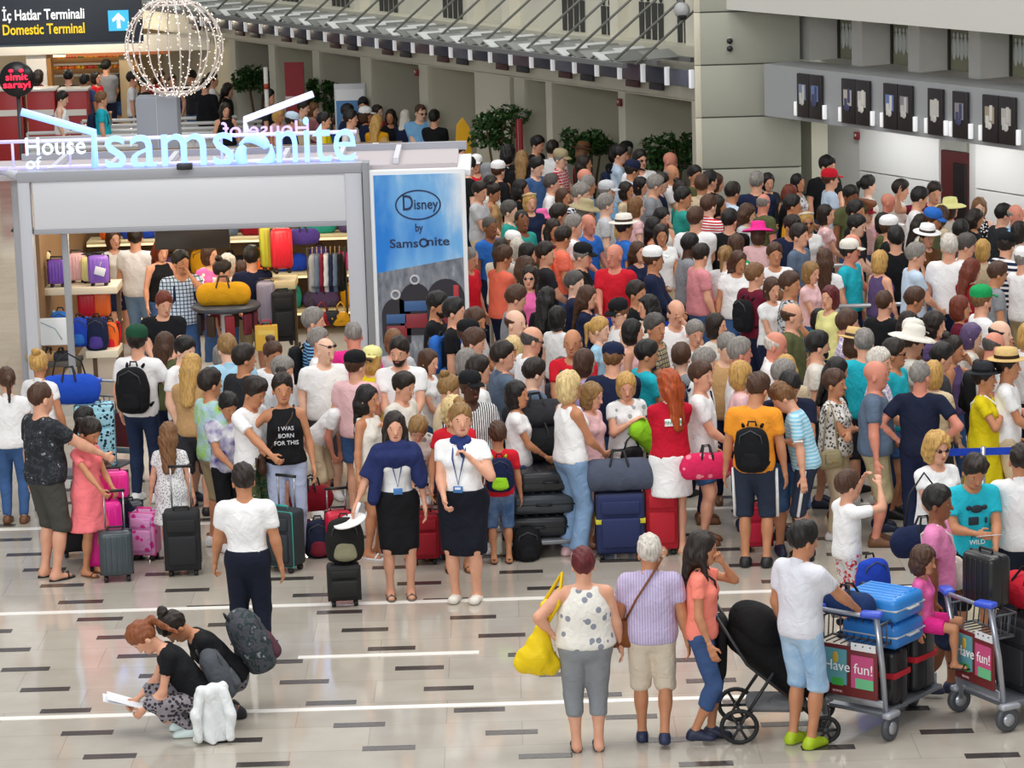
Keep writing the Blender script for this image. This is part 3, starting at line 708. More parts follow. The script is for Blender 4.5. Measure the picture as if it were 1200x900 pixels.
# ---- near part, right of the pillar
wb = MB(); fbox(wb, -.1, 9, .12, -.55, 2.40, 3.15); o = wb.build('wall_signboard_band', grey_f); tag(o, kind='structure')
wb = MB(); fbox(wb, -.75, 9, .45, -2.6, 3.93, 7.5); o = wb.build('wall_upper_near', M('d3d3cc', .6)); tag(o, kind='structure')
OB = -2.0
wb = MB(); fbox(wb, -1.6, 9, OB, OB - .3, 0, 3.9); wr = wb.build('wall_checkin_near', M('d0d1cf', .5)); tag(wr, kind='structure')
for (a, b_) in ((1011, 1104), (1147, 1215)):
    u0 = uz(a, 200, OB)[0]; u1 = uz(b_, 200, OB)[0]
    for (z0, z1) in ((.02, 1.36), (1.38, 2.75)):
        pb = MB(); fbox(pb, u0, u1, OB + .06, OB, z0, z1); pb.build('wall_panel', whitew, wr)
u0, u1 = uz(1106, 200, OB)[0], uz(1136, 200, OB)[0]
do = empty('door_1', fp((u0 + u1) / 2, OB, 0)); tag(do, kind='structure')
pb = MB(); fbox(pb, u0, u1, OB + .05, OB + .0, 0.02, 1.85); d_ = pb.build('door_leaf', M('4a1416', .5)); d_.parent = do; d_.matrix_parent_inverse = Matrix.Translation(-Vector(do.location))
pb = MB(); fbox(pb, u0 + (u1 - u0) * .55, u1, OB + .09, OB + .04, 0.1, 1.7); d_ = pb.build('door_glass', M('1d1518', .2)); d_.parent = do; d_.matrix_parent_inverse = Matrix.Translation(-Vector(do.location))
pb = MB(); fbox(pb, u0, u1, OB + .05, OB + .0, 1.87, 2.6); d_ = pb.build('door_transom', M('8f9088', .5)); d_.parent = do; d_.matrix_parent_inverse = Matrix.Translation(-Vector(do.location))
def things_box(name, label, cat, m, u0, u1, o0, o1, z0, z1, group=None, bev=0):
    c = fp((u0 + u1) / 2, (o0 + o1) / 2, z0); mb = MB(); mb.box((0, 0, (z1 - z0) / 2), (abs(u1 - u0), abs(o1 - o0), z1 - z0), bev)
    o = mb.build(name, m, None, c); o.rotation_euler = (0, 0, -FA); return tag(o, label, cat, group)
cols = (937, 998, 1064, 1135, 1206)
for n, px in enumerate(cols):
    ua = uz(px, 60, -.60)[0]
    pb = MB(); fbox(pb, ua, ua + .25, -.60, -1.15, 3.15, 3.94); o = pb.build('pillar_upper', M('c6c6c0', .6), wr)
for n, (a, b_) in enumerate(zip(cols, cols[1:])):
    ua, ub = uz(a, 60, -.60)[0] + .25, uz(b_, 60, -.60)[0]
    w_ = empty('window_%d' % (n + 1), fp((ua + ub) / 2, -1.12, 3.15), -FA); tag(w_, kind='structure')
    wd = ub - ua
    MB().box((0, .03, .39), (wd, .04, .78)).build('window_glass', M('8f9078', .25), w_)
    for s_ in (-1, 1): MB().box((s_ * (wd / 2 - .015), 0, .39), (.03, .05, .78)).build('window_frame', M('35352f', .5), w_)
    pr = MB()
    for k in range(5): pr.ball((-wd / 2 + .11 + .085 * k, .0, .30 + .03 * (k % 2)), (.05, .012, .16), 8, 6); pr.ball((-wd / 2 + .11 + .085 * k, .0, .49), (.03, .012, .035), 8, 6)
    pr.build('figure_print', M('c5cac6', .6), w_)
for n, u_ in enumerate((.6, 2.6, 4.6, 6.4)):
    r = empty('strip_lamp', fp(u_, -1.25, 2.36), -FA, 'long strip lamp under the grey band lighting the white panels', 'lamp', 'strip lamps under the grey band')
    MB().box((0, 0, .02), (1.5, .12, .04), .006).build('housing', M('d8d8d8'), r); MB().box((0, 0, -.004), (1.4, .09, .01)).build('tube', M('ffffff', .4, emit=4.0), r)
    ld = bpy.data.lights.new('strip_light', 'AREA'); ld.shape = 'RECTANGLE'; ld.size = 1.4; ld.size_y = .1; ld.energy = 17
    lo = bpy.data.objects.new('strip_light', ld); COL.objects.link(lo); lo.parent = r; lo.location = (0, 0, -.02)
names = ['first', 'second', 'third', 'fourth', 'fifth', 'sixth']
bd = [(935, 964, 2), (987, 1020, 2), (1036, 1070, 2), (1088, 1106, 1), (1117, 1135, 1), (1152, 1191, 2)]
for n, (a, b_, k) in enumerate(bd):
    ua, ub = uz(a, 120, .16)[0], uz(b_, 120, .16)[0]
    r = empty('display_board', fp((ua + ub) / 2, .13, 2.46), -FA, 'dark %s display board with pictures on the grey band, %s from the beige pillar' % ('double' if k == 2 else 'single', names[n]), 'display board', 'display boards on the grey band')
    w_ = (ub - ua) / k
    for j in range(k):
        cx = (j - (k - 1) / 2) * w_
        p = MB().box((cx, -.03, .31), (w_ * .94, .05, .62), .006).build('screen_panel', M('2b2728', .35), r)
        MB().box((cx, -.06, .36), (w_ * .55, .008, .22)).build('picture', M(('7d89a6', 'b9b4ae', '6b7fae', 'c9c5be', '8e8a92', 'a79a86')[(n + j * 2) % 6], .5), p)
        pq = MB(); pq.box((cx - w_ * .12, -.062, .27), (w_ * .2, .008, .16)); pq.box((cx + w_ * .1, -.064, .36 + .03 * (n % 2)), (w_ * .16, .008, .2)); pq.ball((cx, -.064, .22), (w_ * .16, .006, .05), 8, 6); pq.build('picture', M(('c9c7c2', '454b6b', 'd9d7d0')[(n + j) % 3], .5), p)
    for s in (-1, 1): MB().box((s * ((ub - ua) / 2 + .045), -.03, .11), (.05, .05, .20), .006).build('lamp', M('f2f4f4', .4, emit=.35), r)
# ---- the pillar between the two parts
pil = empty('pillar', (0, 0, 0)); tag(pil, kind='structure')
PY = FP[1] + .25; xa, xb = on_y(822, 120, PY)[0], on_y(938, 120, PY)[0]
zs = [on_y(860, q, PY)[2] for q in (330, 197.5, 137, 75.5, 13.5, -60)]; zs[0] = 0
MB().box(((xa + xb) / 2, PY + .78, 3.2), (xb - xa - .04, 1.5, 6.4)).build('pillar_core', M('6f7167', .8), pil)
for z0, z1 in zip(zs, zs[1:]):
    MB().box(((xa + xb) / 2, PY + .02, (z0 + z1) / 2), (xb - xa, .06, z1 - z0 - .022), .004).build('wall_panel', concrete, pil)
    MB().box((xa - .045, PY + .03, (z0 + z1) / 2), (.09, .08, z1 - z0 - .012), .004).build('edge_panel', M('d6d2bd', .6), pil)
c = on_y(855, 52, PY - .03)
r = empty('security_camera', c, 0, 'small dark twin lens security camera on the beige pillar', 'camera')
MB().ball((0, -.02, .05), .045, 10, 6).build('lens_head', dark, r); MB().ball((0, -.02, -.06), .045, 10, 6).build('lens_head', dark, r); MB().box((0, .01, 0), (.05, .04, .2), .01).build('bracket', M('bfc0b6'), r)
# ---- far part, left of the pillar
UA0, UA1 = uz(225, 60)[0] - 14, -1.9
wa = MB(); fbox(wa, UA0, UA1, .0, -.5, 2.46, 3.25); o = wa.build('wall_signboard_far', cream); tag(o, kind='structure')
wa = MB(); fbox(wa, UA0, UA1, -.4, -.7, 3.25, 8.0); ws = wa.build('wall_upper_far', M('d2d0c0', .6)); tag(ws, kind='structure')
wa = MB(); fbox(wa, UA0, UA1 + 1, -1.3, -1.6, 0, 3.0); wf = wa.build('wall_checkin_far', creamd); tag(wf, kind='structure')
wa = MB(); fbox(wa, UA0, UA1, .0, -1.4, 2.44, 2.47); o = wa.build('ceiling_bays', creamd); tag(o, kind='structure')
for (a, b_) in ((272, 279), (318, 325), (369, 377), (425, 437), (493, 503), (558, 599), (604, 616), (641, 648), (726, 734), (812, 822)):
    ua, ub = uz(a, 100, 0)[0], uz(b_, 100, 0)[0]
    pb = MB(); fbox(pb, ua, ub, .03, -1.3, 0, 2.46); o = pb.build('pier', cream, wf)
for (a, b_) in ((400, 424), (462, 491), (528, 557), (590, 603), (655, 690)):
    ua, ub = uz(a, 100, -1.25)[0], uz(b_, 100, -1.25)[0]
    r = empty('notice_board', fp((ua + ub) / 2, -1.24, 1.2), -FA, 'pale notice panel with small dark pictograms in check-in bay %s' % ('behind the leftmost bush', 'behind the white headscarf', 'behind the yellow bag', 'behind the tall bush', 'behind the low hedge')[(400, 462, 528, 590, 655).index(a)], 'notice')
    MB().box((0, -.02, .5), (ub - ua, .03, 1.0)).build('board', M('c6c4c2', .5), r)
    for i in range(3):
        for j in range(2): MB().ball(((i - 1) * (ub - ua) * .28, -.04, .25 + .45 * j), ((ub - ua) * .07, .008, .09), 8, 6).build('pictogram', M('4d4d55'), r)
for i in range(2):
    zz = (.95, 1.0)[i]
for zz in (1.02,):
    wa = MB(); fbox(wa, UA0, UA1 + 1, -1.26, -1.3, zz - .012, zz + .012); wa.build('groove_line', M('55544b', .8), wf)
# silhouettes printed on the upper wall, wall ribs
for k, px in enumerate((303, 340, 399, 455, 530, 672, 718, 763, 808)):
    u_, z_ = uz(px, 6 if px < 600 else 28, -.38)
    r = empty('figure_print', fp(u_, -.385, z_ - .45), -FA, 'dark silhouette print of standing travellers on the upper wall', 'wall print', 'silhouette prints on the upper wall')
    for j in range(4):
        mb = MB(); x = -.27 + .18 * j; h_ = .78 + .06 * ((j * 3 + k) % 3)
        mb.ball((x, 0, h_), (.045, .006, .055), 8, 6); mb.prism([(x - .07, h_ - .06), (x + .07, h_ - .06), (x + .06, h_ - .42), (x + .05, .02), (x + .01, .02), (x, h_ - .45), (x - .015, .0), (x - .06, .0), (x - .065, h_ - .4)], -.006, .004)
        mb.build('figure', M('3b3c3a', .7), r)
for px in (273, 425, 558, 599, 726, 815):
    u_ = uz(px, 40, -.3)[0]; pb = MB(); fbox(pb, u_ - .12, u_ + .12, -.2, -.45, 3.25, 8.0); pb.build('wall_rib', M('dcd9c8', .6), ws)
# monitors over the desks
mon_u = np.arange(UA0 + 6, UA1 - .3, .66); mi = 0
for k, u_ in enumerate(mon_u):
    q = proj(fp(u_, .2, 2.9))
    if q[0] < 225 or q[0] > 812: continue
    mi += 1
    r = empty('monitor', fp(u_, .14, 2.68), -FA, 'dark check-in monitor with white lamp in the row above the desks', 'monitor', 'monitors above the check-in desks')
    MB().box((0, -.03, .13), (.50, .06, .25), .01).build('screen', M(('3a3b50', '4a4a5a', '5d4a58', '34364a', '676a7c')[k % 5], .3), r)
    MB().box((.31, -.03, .13), (.06, .07, .28), .008).build('lamp', M('f4f6f8', .4, emit=.35), r)
    if k % 3: MB().box((-.06, .02, -.06), (.36, .05, .10), .005).build('name_plate', M(('3d2f2b', '4c2a2e', '2e2e33')[k % 3], .5), r)
# louvred canopy on cables
can = empty('louvre_canopy', fp((UA0 + UA1) / 2, 0, 3.06)); tag(can, 'grey louvred glass canopy hung on cables above the check-in desks', 'canopy')
cinv = Matrix.Translation(-Vector(can.location))
def cpart(mb, name, m):
    o = mb.build(name, m, can); o.matrix_parent_inverse = cinv; return o
for off in (.15, .75, 1.35):
    mb = MB(); fbox(mb, uz(225, 40)[0], UA1, off - .035, off + .035, 3.06, 3.13); cpart(mb, 'rail', M('77797a', .5, .3))
lm = [M('8b8d8a', .35), M('cfd3d2', .3), M('6f726f', .35)]
uu = np.arange(uz(232, 40)[0], UA1 - .2, .36)
for k, u_ in enumerate(uu):
    for j, off in enumerate((.45, 1.05)):
        mb = MB(); mb.box(fp(u_, off, 3.17), (.30, .55, .018), 0, FR @ roty(.35)); cpart(mb, 'louvre', lm[(k + j * 2) % 3])
for px in list(range(250, 770, 26)):
    u_ = uz(px, 60, 1.3)[0]
    mb = MB(); mb.tube([fp(u_, 1.30, 3.12), fp(u_ + .9, -.36, 4.75)], .022, 6); mb.box(fp(u_ + .9, -.34, 4.77), (.12, .1, .12), 0, FR); cpart(mb, 'cable', M('6e6f68', .5))
c = on_y(799, 12, 45.6); r = empty('dome_camera', fp(uz(799, 12, .9)[0], .9, uz(799, 12, .9)[1]), 0, 'grey dome camera hanging beside the pillar top', 'camera')
MB().ball((0, 0, 0), .12, 14, 10).build('housing', M('a9abac', .4), r); MB().ball((.0, -.03, -.07), .075, 12, 8).build('lens', dark, r); MB().tube([(0, 0, .1), (.1, .2, .9)], .03).build('bracket', M('8b8d8c'), r)
for px, py, nm in ((488, 85, 'beside the pale notice panels'), (726, 120, 'on the pier nearest the pillar'), (1004, 159, 'under the grey band by the white panel')):
    off = .06 if px < 900 else OB + .1
    p = fp(uz(px, py, off)[0], off, uz(px, py, off)[1])
    r = empty('alarm_box', p, -FA, 'small dark red alarm box ' + nm, 'alarm box')
    MB().box((0, 0, 0), (.10, .05, .12), .01).build('case', M('7a1e20', .4), r); MB().ball((0, -.03, .01), (.025, .012, .025), 8, 6).build('button', M('b9b0a0'), r)
# ---------------------------------------------------------------- bushes along the check-in front
rnd = random.Random(7)
def bush(px, ytop, wpx, hpx, label, off=-.05, trunk=False):
    u_, zt = uz(px, ytop, off); p = fp(u_, off, 0); s = pxm(p); R_ = wpx / s / 2; H = hpx / s
    r = empty('potted_bush', p, 0, label, 'bush', 'bushes along the check-in desks')
    pb = MB(); pb.lathe([(.001, 0), (.24, 0), (.30, .45), (.32, .47), (.28, .47), (.26, .42), (.001, .42)], 18); pb.build('pot', M('6a5a4c', .6), r)
    st = MB()
    for k in range(5):
        a = k * 1.26; st.tube([(.05 * math.cos(a), .05 * math.sin(a), .4), (.12 * math.cos(a), .12 * math.sin(a), .9), (R_ * .5 * math.cos(a), R_ * .4 * math.sin(a), zt - H * .45)], [.03, .025, .015], 6)
    st.build('stem', M('5a4432', .8), r)
    fb = MB(); cz = zt - H / 2
    cl = [(rnd.uniform(-.75, .75) * R_, rnd.uniform(-.6, .6) * R_ * .8, cz + rnd.uniform(-.33, .33) * H, rnd.uniform(.3, .5)) for _ in range(13)]
    for (x, y, z, q) in cl:
        for _ in range(75):
            th, ph = rnd.uniform(0, 2 * PI), math.acos(rnd.uniform(-1, 1)); rr = q * R_ * rnd.uniform(.7, 1.08)
            c = V(x + rr * math.sin(ph) * math.cos(th), y + rr * math.sin(ph) * math.sin(th), min(zt, z + rr * .75 * math.cos(ph)))
            a = unit(V(rnd.uniform(-1, 1), rnd.uniform(-1, 1), rnd.uniform(-.8, .6))); b_ = unit(np.cross(a, V(rnd.uniform(-1, 1), .3, 1))); L = rnd.uniform(.05, .085)
            fb.add([c - a * L, c + b_ * L * .45, c + a * L, c - b_ * L * .45], [(0, 1, 2, 3)])
    o = fb.build('foliage', leafm, r); return r
def leaf_mat():
    m, nt, b = newmat('leaves'); tc = N(nt, 'ShaderNodeTexCoord'); nz = N(nt, 'ShaderNodeTexNoise'); nz.inputs['Scale'].default_value = 14
    r = ramp(nt, [(.3, '1f3a1c'), (.55, '375c2a'), (.75, '52763a')], 'LINEAR'); nt.links.new(tc.outputs['Object'], nz.inputs['Vector']); nt.links.new(nz.outputs['Fac'], r.inputs['Fac'])
    nt.links.new(r.outputs['Color'], b.inputs['Base Color']); b.inputs['Roughness'].default_value = .5; return m
leafm = leaf_mat()
bush(583, 119, 70, 58, 'tall leafy bush standing out beside the red banner post', .45)
bush(688, 150, 66, 42, 'low dark hedge bush, the one between tall bush and pillar')
bush(785, 152, 60, 48, 'dark leafy bush closest to the beige pillar')
bush(302, 76, 58, 40, 'round dark bush between the light globe and red board')
bush(378, 86, 40, 46, 'dark bush beside the blue poster stand')
bush(462, 104, 56, 30, 'low bush behind the people near white headscarf', -.75)
# red banner post
p = fp(uz(608, 140, .35)[0], .35, 0); s = pxm(p); zt = uz(608, 139, .35)[1]
r = empty('banner_post', p, -FA, 'narrow red banner post standing against the tall bush', 'banner')
MB().box((0, 0, zt - .55), (.16, .05, 1.1), .01).build('banner', M('8f1d26', .6), r); MB().tube([(0, 0, 0), (0, 0, zt)], .03).build('post', M('9a9a96', .4, .5), r); MB().lathe([(.001, 0), (.2, 0), (.19, .03), (.04, .05), (.001, .05)], 16).build('base', dark, r)
text('lettering', 'i', .2, M('e8dede'), r, (0, -.03, zt - .75))
# red roll-up board and striped pole, blue poster stand
p = fp(uz(345, 90, .9)[0], .9, 0); r = empty('roll_up_board', p, -.25, 'dark red roll-up board standing among the desks beside a bush', 'board')
z1 = on_plane(345, 73, p, FN)[2]; MB().box((0, 0, z1 / 2 + .05), (.36, .03, z1 - .1)).build('panel', M('7d1a22', .6), r); MB().box((0, -.02, z1 * .72), (.36, .01, .09)).build('stripe', M('c8b0b0'), r); MB().box((0, 0, .03), (.42, .25, .06), .01).build('base', M('9a9a9a'), r)
p = fp(uz(312, 100, 1.0)[0], 1.0, 0); z1 = on_plane(312, 79, p, FN)[2]
r = empty('marker_pole', p, 0, 'white marker pole with red bands beside the round bush', 'pole'); MB().tube([(0, 0, 0), (0, 0, z1)], .04).build('pole', M('e6e2da'), r); MB().tube([(0, 0, z1 - .4), (0, 0, z1 - .3)], .045).build('band', M('b5482e'), r); MB().lathe([(.001, 0), (.18, 0), (.15, .04), (.001, .05)], 14).build('base', dark, r)
p = fp(uz(410, 110, .3)[0], .3, 0); z1 = on_plane(410, 98, p, FN)[2]
r = empty('poster_stand', p, 0, 'blue and white poster stand behind the queue', 'poster stand')
MB().box((0, 0, z1 - .55), (.56, .05, 1.1), .008).build('frame', M('c9ccd0', .4), r); MB().box((0, -.03, z1 - .62), (.50, .012, .8)).build('blue_print', M('4f86bd', .5), r); MB().box((0, -.032, z1 - .2), (.50, .012, .2)).build('white_print', M('eef0f2'), r)
for s in (-1, 1): MB().tube([(s * .22, 0, 0), (s * .22, 0, z1 - 1.1)], .02).build('leg', M('9fa2a6', .4, .5), r)

# ---------------------------------------------------------------- the luggage shop: portal, sign, poster
SY = 35.8
def S(px, py, dy=0.0): return on_y(px, py, SY + dy)
white_gl = M('dfe1e6', .35); frame_g = M('a9abb2', .4); neon = M('bfd6ff', .4, emit=1.5, ecol='5f94ff'); neon_w = M('e8ecff', .4, emit=.6, ecol='c8c8ff')
shop = empty('shop_portal', (S(220, 489)[0], SY, 0)); tag(shop, 'white shop portal with grey frame and wide blank header', 'shop front')
shinv = Matrix.Translation(-Vector(shop.location))
def sp(mb, name, m, parent=None):
    o = mb.build(name, m); o.parent = parent or shop; o.matrix_parent_inverse = shinv if parent is None else Matrix(); return o
xl, xr = S(22, 240)[0], S(427, 235)[0]; zb, zt = S(220, 264)[2], S(220, 208)[2]
ztop = S(220, 199)[2]
sp(MB().box(((xl + xr) / 2, SY + .06, (zb + zt) / 2), (xr - xl - .34, .12, zt - zb), .004), 'header_panel', white_gl)
sp(MB().box(((xl + xr) / 2, SY + .10, zt + .06), (xr - xl, .26, .12), .006), 'top_beam', frame_g)
sp(MB().box(((xl + xr) / 2 - .02, SY + .085, zb - .03), (xr - xl - .36, .17, .06), .004), 'lower_beam', frame_g)
for x in (xl + .07, xr - .12): sp(MB().box((x, SY + .08, zt / 2), (.14 if x < -3 else .20, .2, zt), .006), 'post', M('c6c8cf', .4))
sp(MB().box((xl - .17, SY + .9, zt / 2), (.10, .1, zt), .006), 'post', frame_g)
sp(MB().box((xr + .03, SY + .05, zt / 2 + .06), (.08, .22, zt + .12), .004), 'post', M('8e9094', .4))
sp(MB().box(((xl + xr) / 2 + .3, SY + 1.0, zt + .02), (xr - xl + 1.6, 1.5, .06)), 'roof_deck', M('b6aeb0', .6))
for k in range(7): sp(MB().box((xl + .35 + k * .68, SY + .95, zt + .09), (.06, 1.35, .07)), 'roof_beam', M('cfd0d6', .5))
sp(MB().box(((xl + xr) / 2 + .5, SY + 1.72, zt + .08), (xr - xl + 1.4, .07, .10)), 'roof_beam', frame_g)
mb = MB(); mb.tube([(xl, SY + .1, zt + .06), (xl - .75, SY + 1.3, zt + .1)], .06, 4); sp(mb, 'side_beam', M('c8cad2', .4))
x0, x1 = S(436, 300, -.04)[0], S(548, 300, -.04)[0]
# roof rail carrying the sign
rail = empty('roof_rail', (S(220, 195)[0], SY + .35, zt + .12)); tag(rail, 'white tube rail on the shop roof carrying the neon sign', 'rail')
rinv = Matrix.Translation(-Vector(rail.location))
def rp(mb, name, m): o = mb.build(name, m); o.parent = rail; o.matrix_parent_inverse = rinv; return o
zr1, zr2 = S(220, 160, .35)[2], S(220, 191, .35)[2]
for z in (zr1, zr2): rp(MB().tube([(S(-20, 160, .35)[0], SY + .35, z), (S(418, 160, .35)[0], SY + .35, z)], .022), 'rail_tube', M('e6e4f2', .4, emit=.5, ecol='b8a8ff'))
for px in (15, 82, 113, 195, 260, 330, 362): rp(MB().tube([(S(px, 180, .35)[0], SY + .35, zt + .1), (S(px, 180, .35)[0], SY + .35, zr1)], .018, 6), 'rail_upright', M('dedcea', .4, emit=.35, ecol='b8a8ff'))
rp(MB().tube([S(25, 131, .35), S(110, 155, .35), S(112, 207, .35)], .05, 6), 'neon_bar', neon)
rp(MB().tube([S(289, 155, .9), S(287, 140, .9), S(367, 110, .9)], .045, 6), 'neon_bar', neon_w)
# the sign
sg = empty('neon_sign', (S(270, 195, .25)[0], SY + .22, zr2 - .06)); tag(sg, 'glowing blue-white shop name lettering along the roof rail', 'sign')
def sgt(name, s_, size, px0, px1, py, dy, m, flip=False):
    a, b_ = S(px0, py, dy), S(px1, py, dy)
    o = text(name, s_, size, m, None, (0, 0, 0), (PI / 2, 0, PI if flip else 0)  , .03, 'CENTER', .0)
    bpy.context.view_layer.update(); w_ = o.dimensions.x; o.scale = ((b_[0] - a[0]) / max(w_, .01), 1, 1); o.location = ((a[0] + b_[0]) / 2, a[1], a[2]); return o
def into(o, root):
    o.parent = root; o.matrix_parent_inverse = Matrix.Translation(-Vector(root.location)); return o
into(sgt('lettering', 'sams', .84, 124, 275, 197.5, .22, neon), sg); into(sgt('lettering', 'nite', .84, 324, 417, 191.5, .22, neon), sg)
into(sgt('lettering', 'House', .30, 30, 100, 182, .24, M('d8e6ff', .4, emit=1.0, ecol='c4daff')), sg); into(sgt('lettering', 'of', .20, 30, 48, 198, .24, M('d8e6ff', .4, emit=1.0, ecol='c4daff')), sg)
into(sgt('lettering', 'House of', .26, 262, 364, 161, .9, M('c8b4e8', .4, emit=.9, ecol='c0a0f0'), True), sg)
mb = MB(); c = S(299, 180, .22)
for k in range(3):
    a0 = k * 2 * PI / 3 + .4; pts = []
    for j in range(13):
        t = j / 12; an = a0 + t * 2.2; rr = .155 + .05 * t; pts.append((c[0] + rr * math.cos(an), c[1] + .01 * k, c[2] + rr * math.sin(an)))
    mb.tube(pts, [.02 + .052 * math.sin(PI * min(1, .12 + j / 12)) for j in range(13)], 8)
into(mb.build('swirl_emblem', neon), sg)
r = empty('spotlight', (S(217, 204, -.05)[0], SY - .06, zt + .1), 0, 'small black spotlight on the shop header below the sign', 'spotlight')
MB().box((0, 0, .04), (.18, .12, .07), .01).build('housing', dark, r); MB().box((0, .06, 0), (.04, .05, .1)).build('bracket', dark, r)
# poster panel
PYY = SY - .04; zt2 = S(490, 199, -.04)[2]; xc = (x0 + x1) / 2; wd = x1 - x0
po = empty('advertising_poster', (xc, PYY, 0), 0, 'tall white framed poster of backpacks under a blue sky', 'poster')
MB().box((0, .06, zt2 / 2), (wd, .12, zt2), .006).build('frame', M('eef0f2', .4), po)
def poster_mat():
    m, nt, b = newmat('poster_print'); L = nt.links.new; tc = N(nt, 'ShaderNodeTexCoord'); sx = N(nt, 'ShaderNodeSeparateXYZ'); L(tc.outputs['Generated'], sx.inputs[0])
    nz = N(nt, 'ShaderNodeTexNoise'); nz.inputs['Scale'].default_value = 2.2; nz.inputs['Detail'].default_value = 5; L(tc.outputs['Generated'], nz.inputs['Vector'])
    sky = ramp(nt, [(.38, '2484de'), (.62, '7cbcf0'), (.82, 'eef6fb')], 'LINEAR')
    ad = N(nt, 'ShaderNodeMath', operation='MULTIPLY_ADD'); ad.inputs[1].default_value = .35; L(sx.outputs['X'], ad.inputs[0]); L(nz.outputs['Fac'], ad.inputs[2]); sb = N(nt, 'ShaderNodeMath', operation='SUBTRACT'); sb.inputs[1].default_value = .08; L(ad.outputs[0], sb.inputs[0]); L(sb.outputs[0], sky.inputs['Fac'])
    n2 = N(nt, 'ShaderNodeTexNoise'); n2.inputs['Scale'].default_value = 14; n2.inputs['Detail'].default_value = 6; L(tc.outputs['Generated'], n2.inputs['Vector'])
    gr = ramp(nt, [(.3, '5d6470'), (.6, '8f949c'), (.75, 'b9bcc0')], 'LINEAR'); L(n2.outputs['Fac'], gr.inputs['Fac'])
    ed = N(nt, 'ShaderNodeMath', operation='MULTIPLY_ADD'); ed.inputs[1].default_value = -.06; L(sx.outputs['X'], ed.inputs[0]); L(sx.outputs['Z'], ed.inputs[2]); gt = N(nt, 'ShaderNodeMath', operation='GREATER_THAN'); gt.inputs[1].default_value = .575; L(ed.outputs[0], gt.inputs[0])
    mx = N(nt, 'ShaderNodeMix', data_type='RGBA'); L(gt.outputs[0], mx.inputs[0]); L(gr.outputs['Color'], mx.inputs[6]); L(sky.outputs['Color'], mx.inputs[7])
    L(mx.outputs[2], b.inputs['Base Color']); b.inputs['Roughness'].default_value = .3; return m
pp = MB().box((0, -.004, zt2 / 2 + .01), (wd - .10, .012, zt2 - .12)).build('print', poster_mat(), po)
ink = M('1e2f55', .5)
def pz(py): return S(490, py, -.05)[2]
k = (1 / pxm((xc, PYY, 1.5)))
pts = [(26 * k * math.cos(t), -.014, pz(240) + 17 * k * math.sin(t)) for t in np.linspace(0, 2 * PI, 32)[:-1]]
MB().tube(pts, .009, 6, closed=True).build('oval_outline', ink, po)
def ptext(s_, size, wpx, py, dx=0):
    o = text('lettering', s_, size, ink, None, (0, 0, 0), (PI / 2, 0, 0), .003, 'CENTER', .002)
    bpy.context.view_layer.update(); o.scale = (wpx * k / max(.01, o.dimensions.x), 1, 1); o.parent = po; o.location = (dx * k, -.014, pz(py)); return o
ptext('D', .26, 12, 246, -12); ptext('isney', .17, 28, 245, 9); ptext('by', .13, 9, 271); ptext('Sams', .145, 33, 289.5, -18); ptext('nite', .145, 26, 288, 22)
MB().tube([(5 * k + .045 * math.cos(t), -.014, pz(284.5) + .045 * math.sin(t)) for t in np.linspace(0, 2 * PI, 13)[:-1]], .012, 6, closed=True).build('swirl_emblem', ink, po)
for (px, py, w_, h_, ring) in ((461, 376, 34, 56, 1), (484, 362, 38, 62, 1), (520, 358, 44, 62, 0)):
    x = (px - 491) * k; z = pz(py); hw, hh = w_ * k / 2, h_ * k / 2
    out = [(x + hw * math.cos(t), z + hh * .25 + hh * .75 * math.sin(t)) for t in np.linspace(0, PI, 13)] + [(x - hw * .97, z - hh * .9), (x - hw * .8, z - hh), (x + hw * .8, z - hh), (x + hw * .97, z - hh * .9)]
    y_ = -.018 if ring else -.012
    o = MB().prism(out[::-1], y_, -.008).build('backpack_picture', M('2a2730', .5), po)
    MB().box((x, y_ - .006, z - hh * .45), (hw * 1.4, .012, hh * .55), .03).build('pocket_picture', M('8a2a35', .5), o); MB().box((x, y_ - .006, z + hh * .12), (hw * 1.4, .012, hh * .4), .03).build('band_picture', M('3a5f90', .5), o)
    if ring: MB().tube([(x + .05 * math.cos(t), -.02, z + hh + .04 + .05 * math.sin(t)) for t in np.linspace(0, 2 * PI, 12)[:-1]], .014, 6, closed=True).build('grip_picture', M('c9c9cc'), o)
    else: MB().box((x + hw * .55, y_ - .006, z + hh * .2), (hw * .3, .012, hh * 1.1), .02).build('band_picture', M('b03038', .5), o)
# white side counter top right of the sign (roof end)
sp(MB().box((S(492, 190, .8)[0], SY + .8, zt2 - .06), (wd + .1, 1.5, .08), .01), 'roof_end', M('e9e9ec', .4))

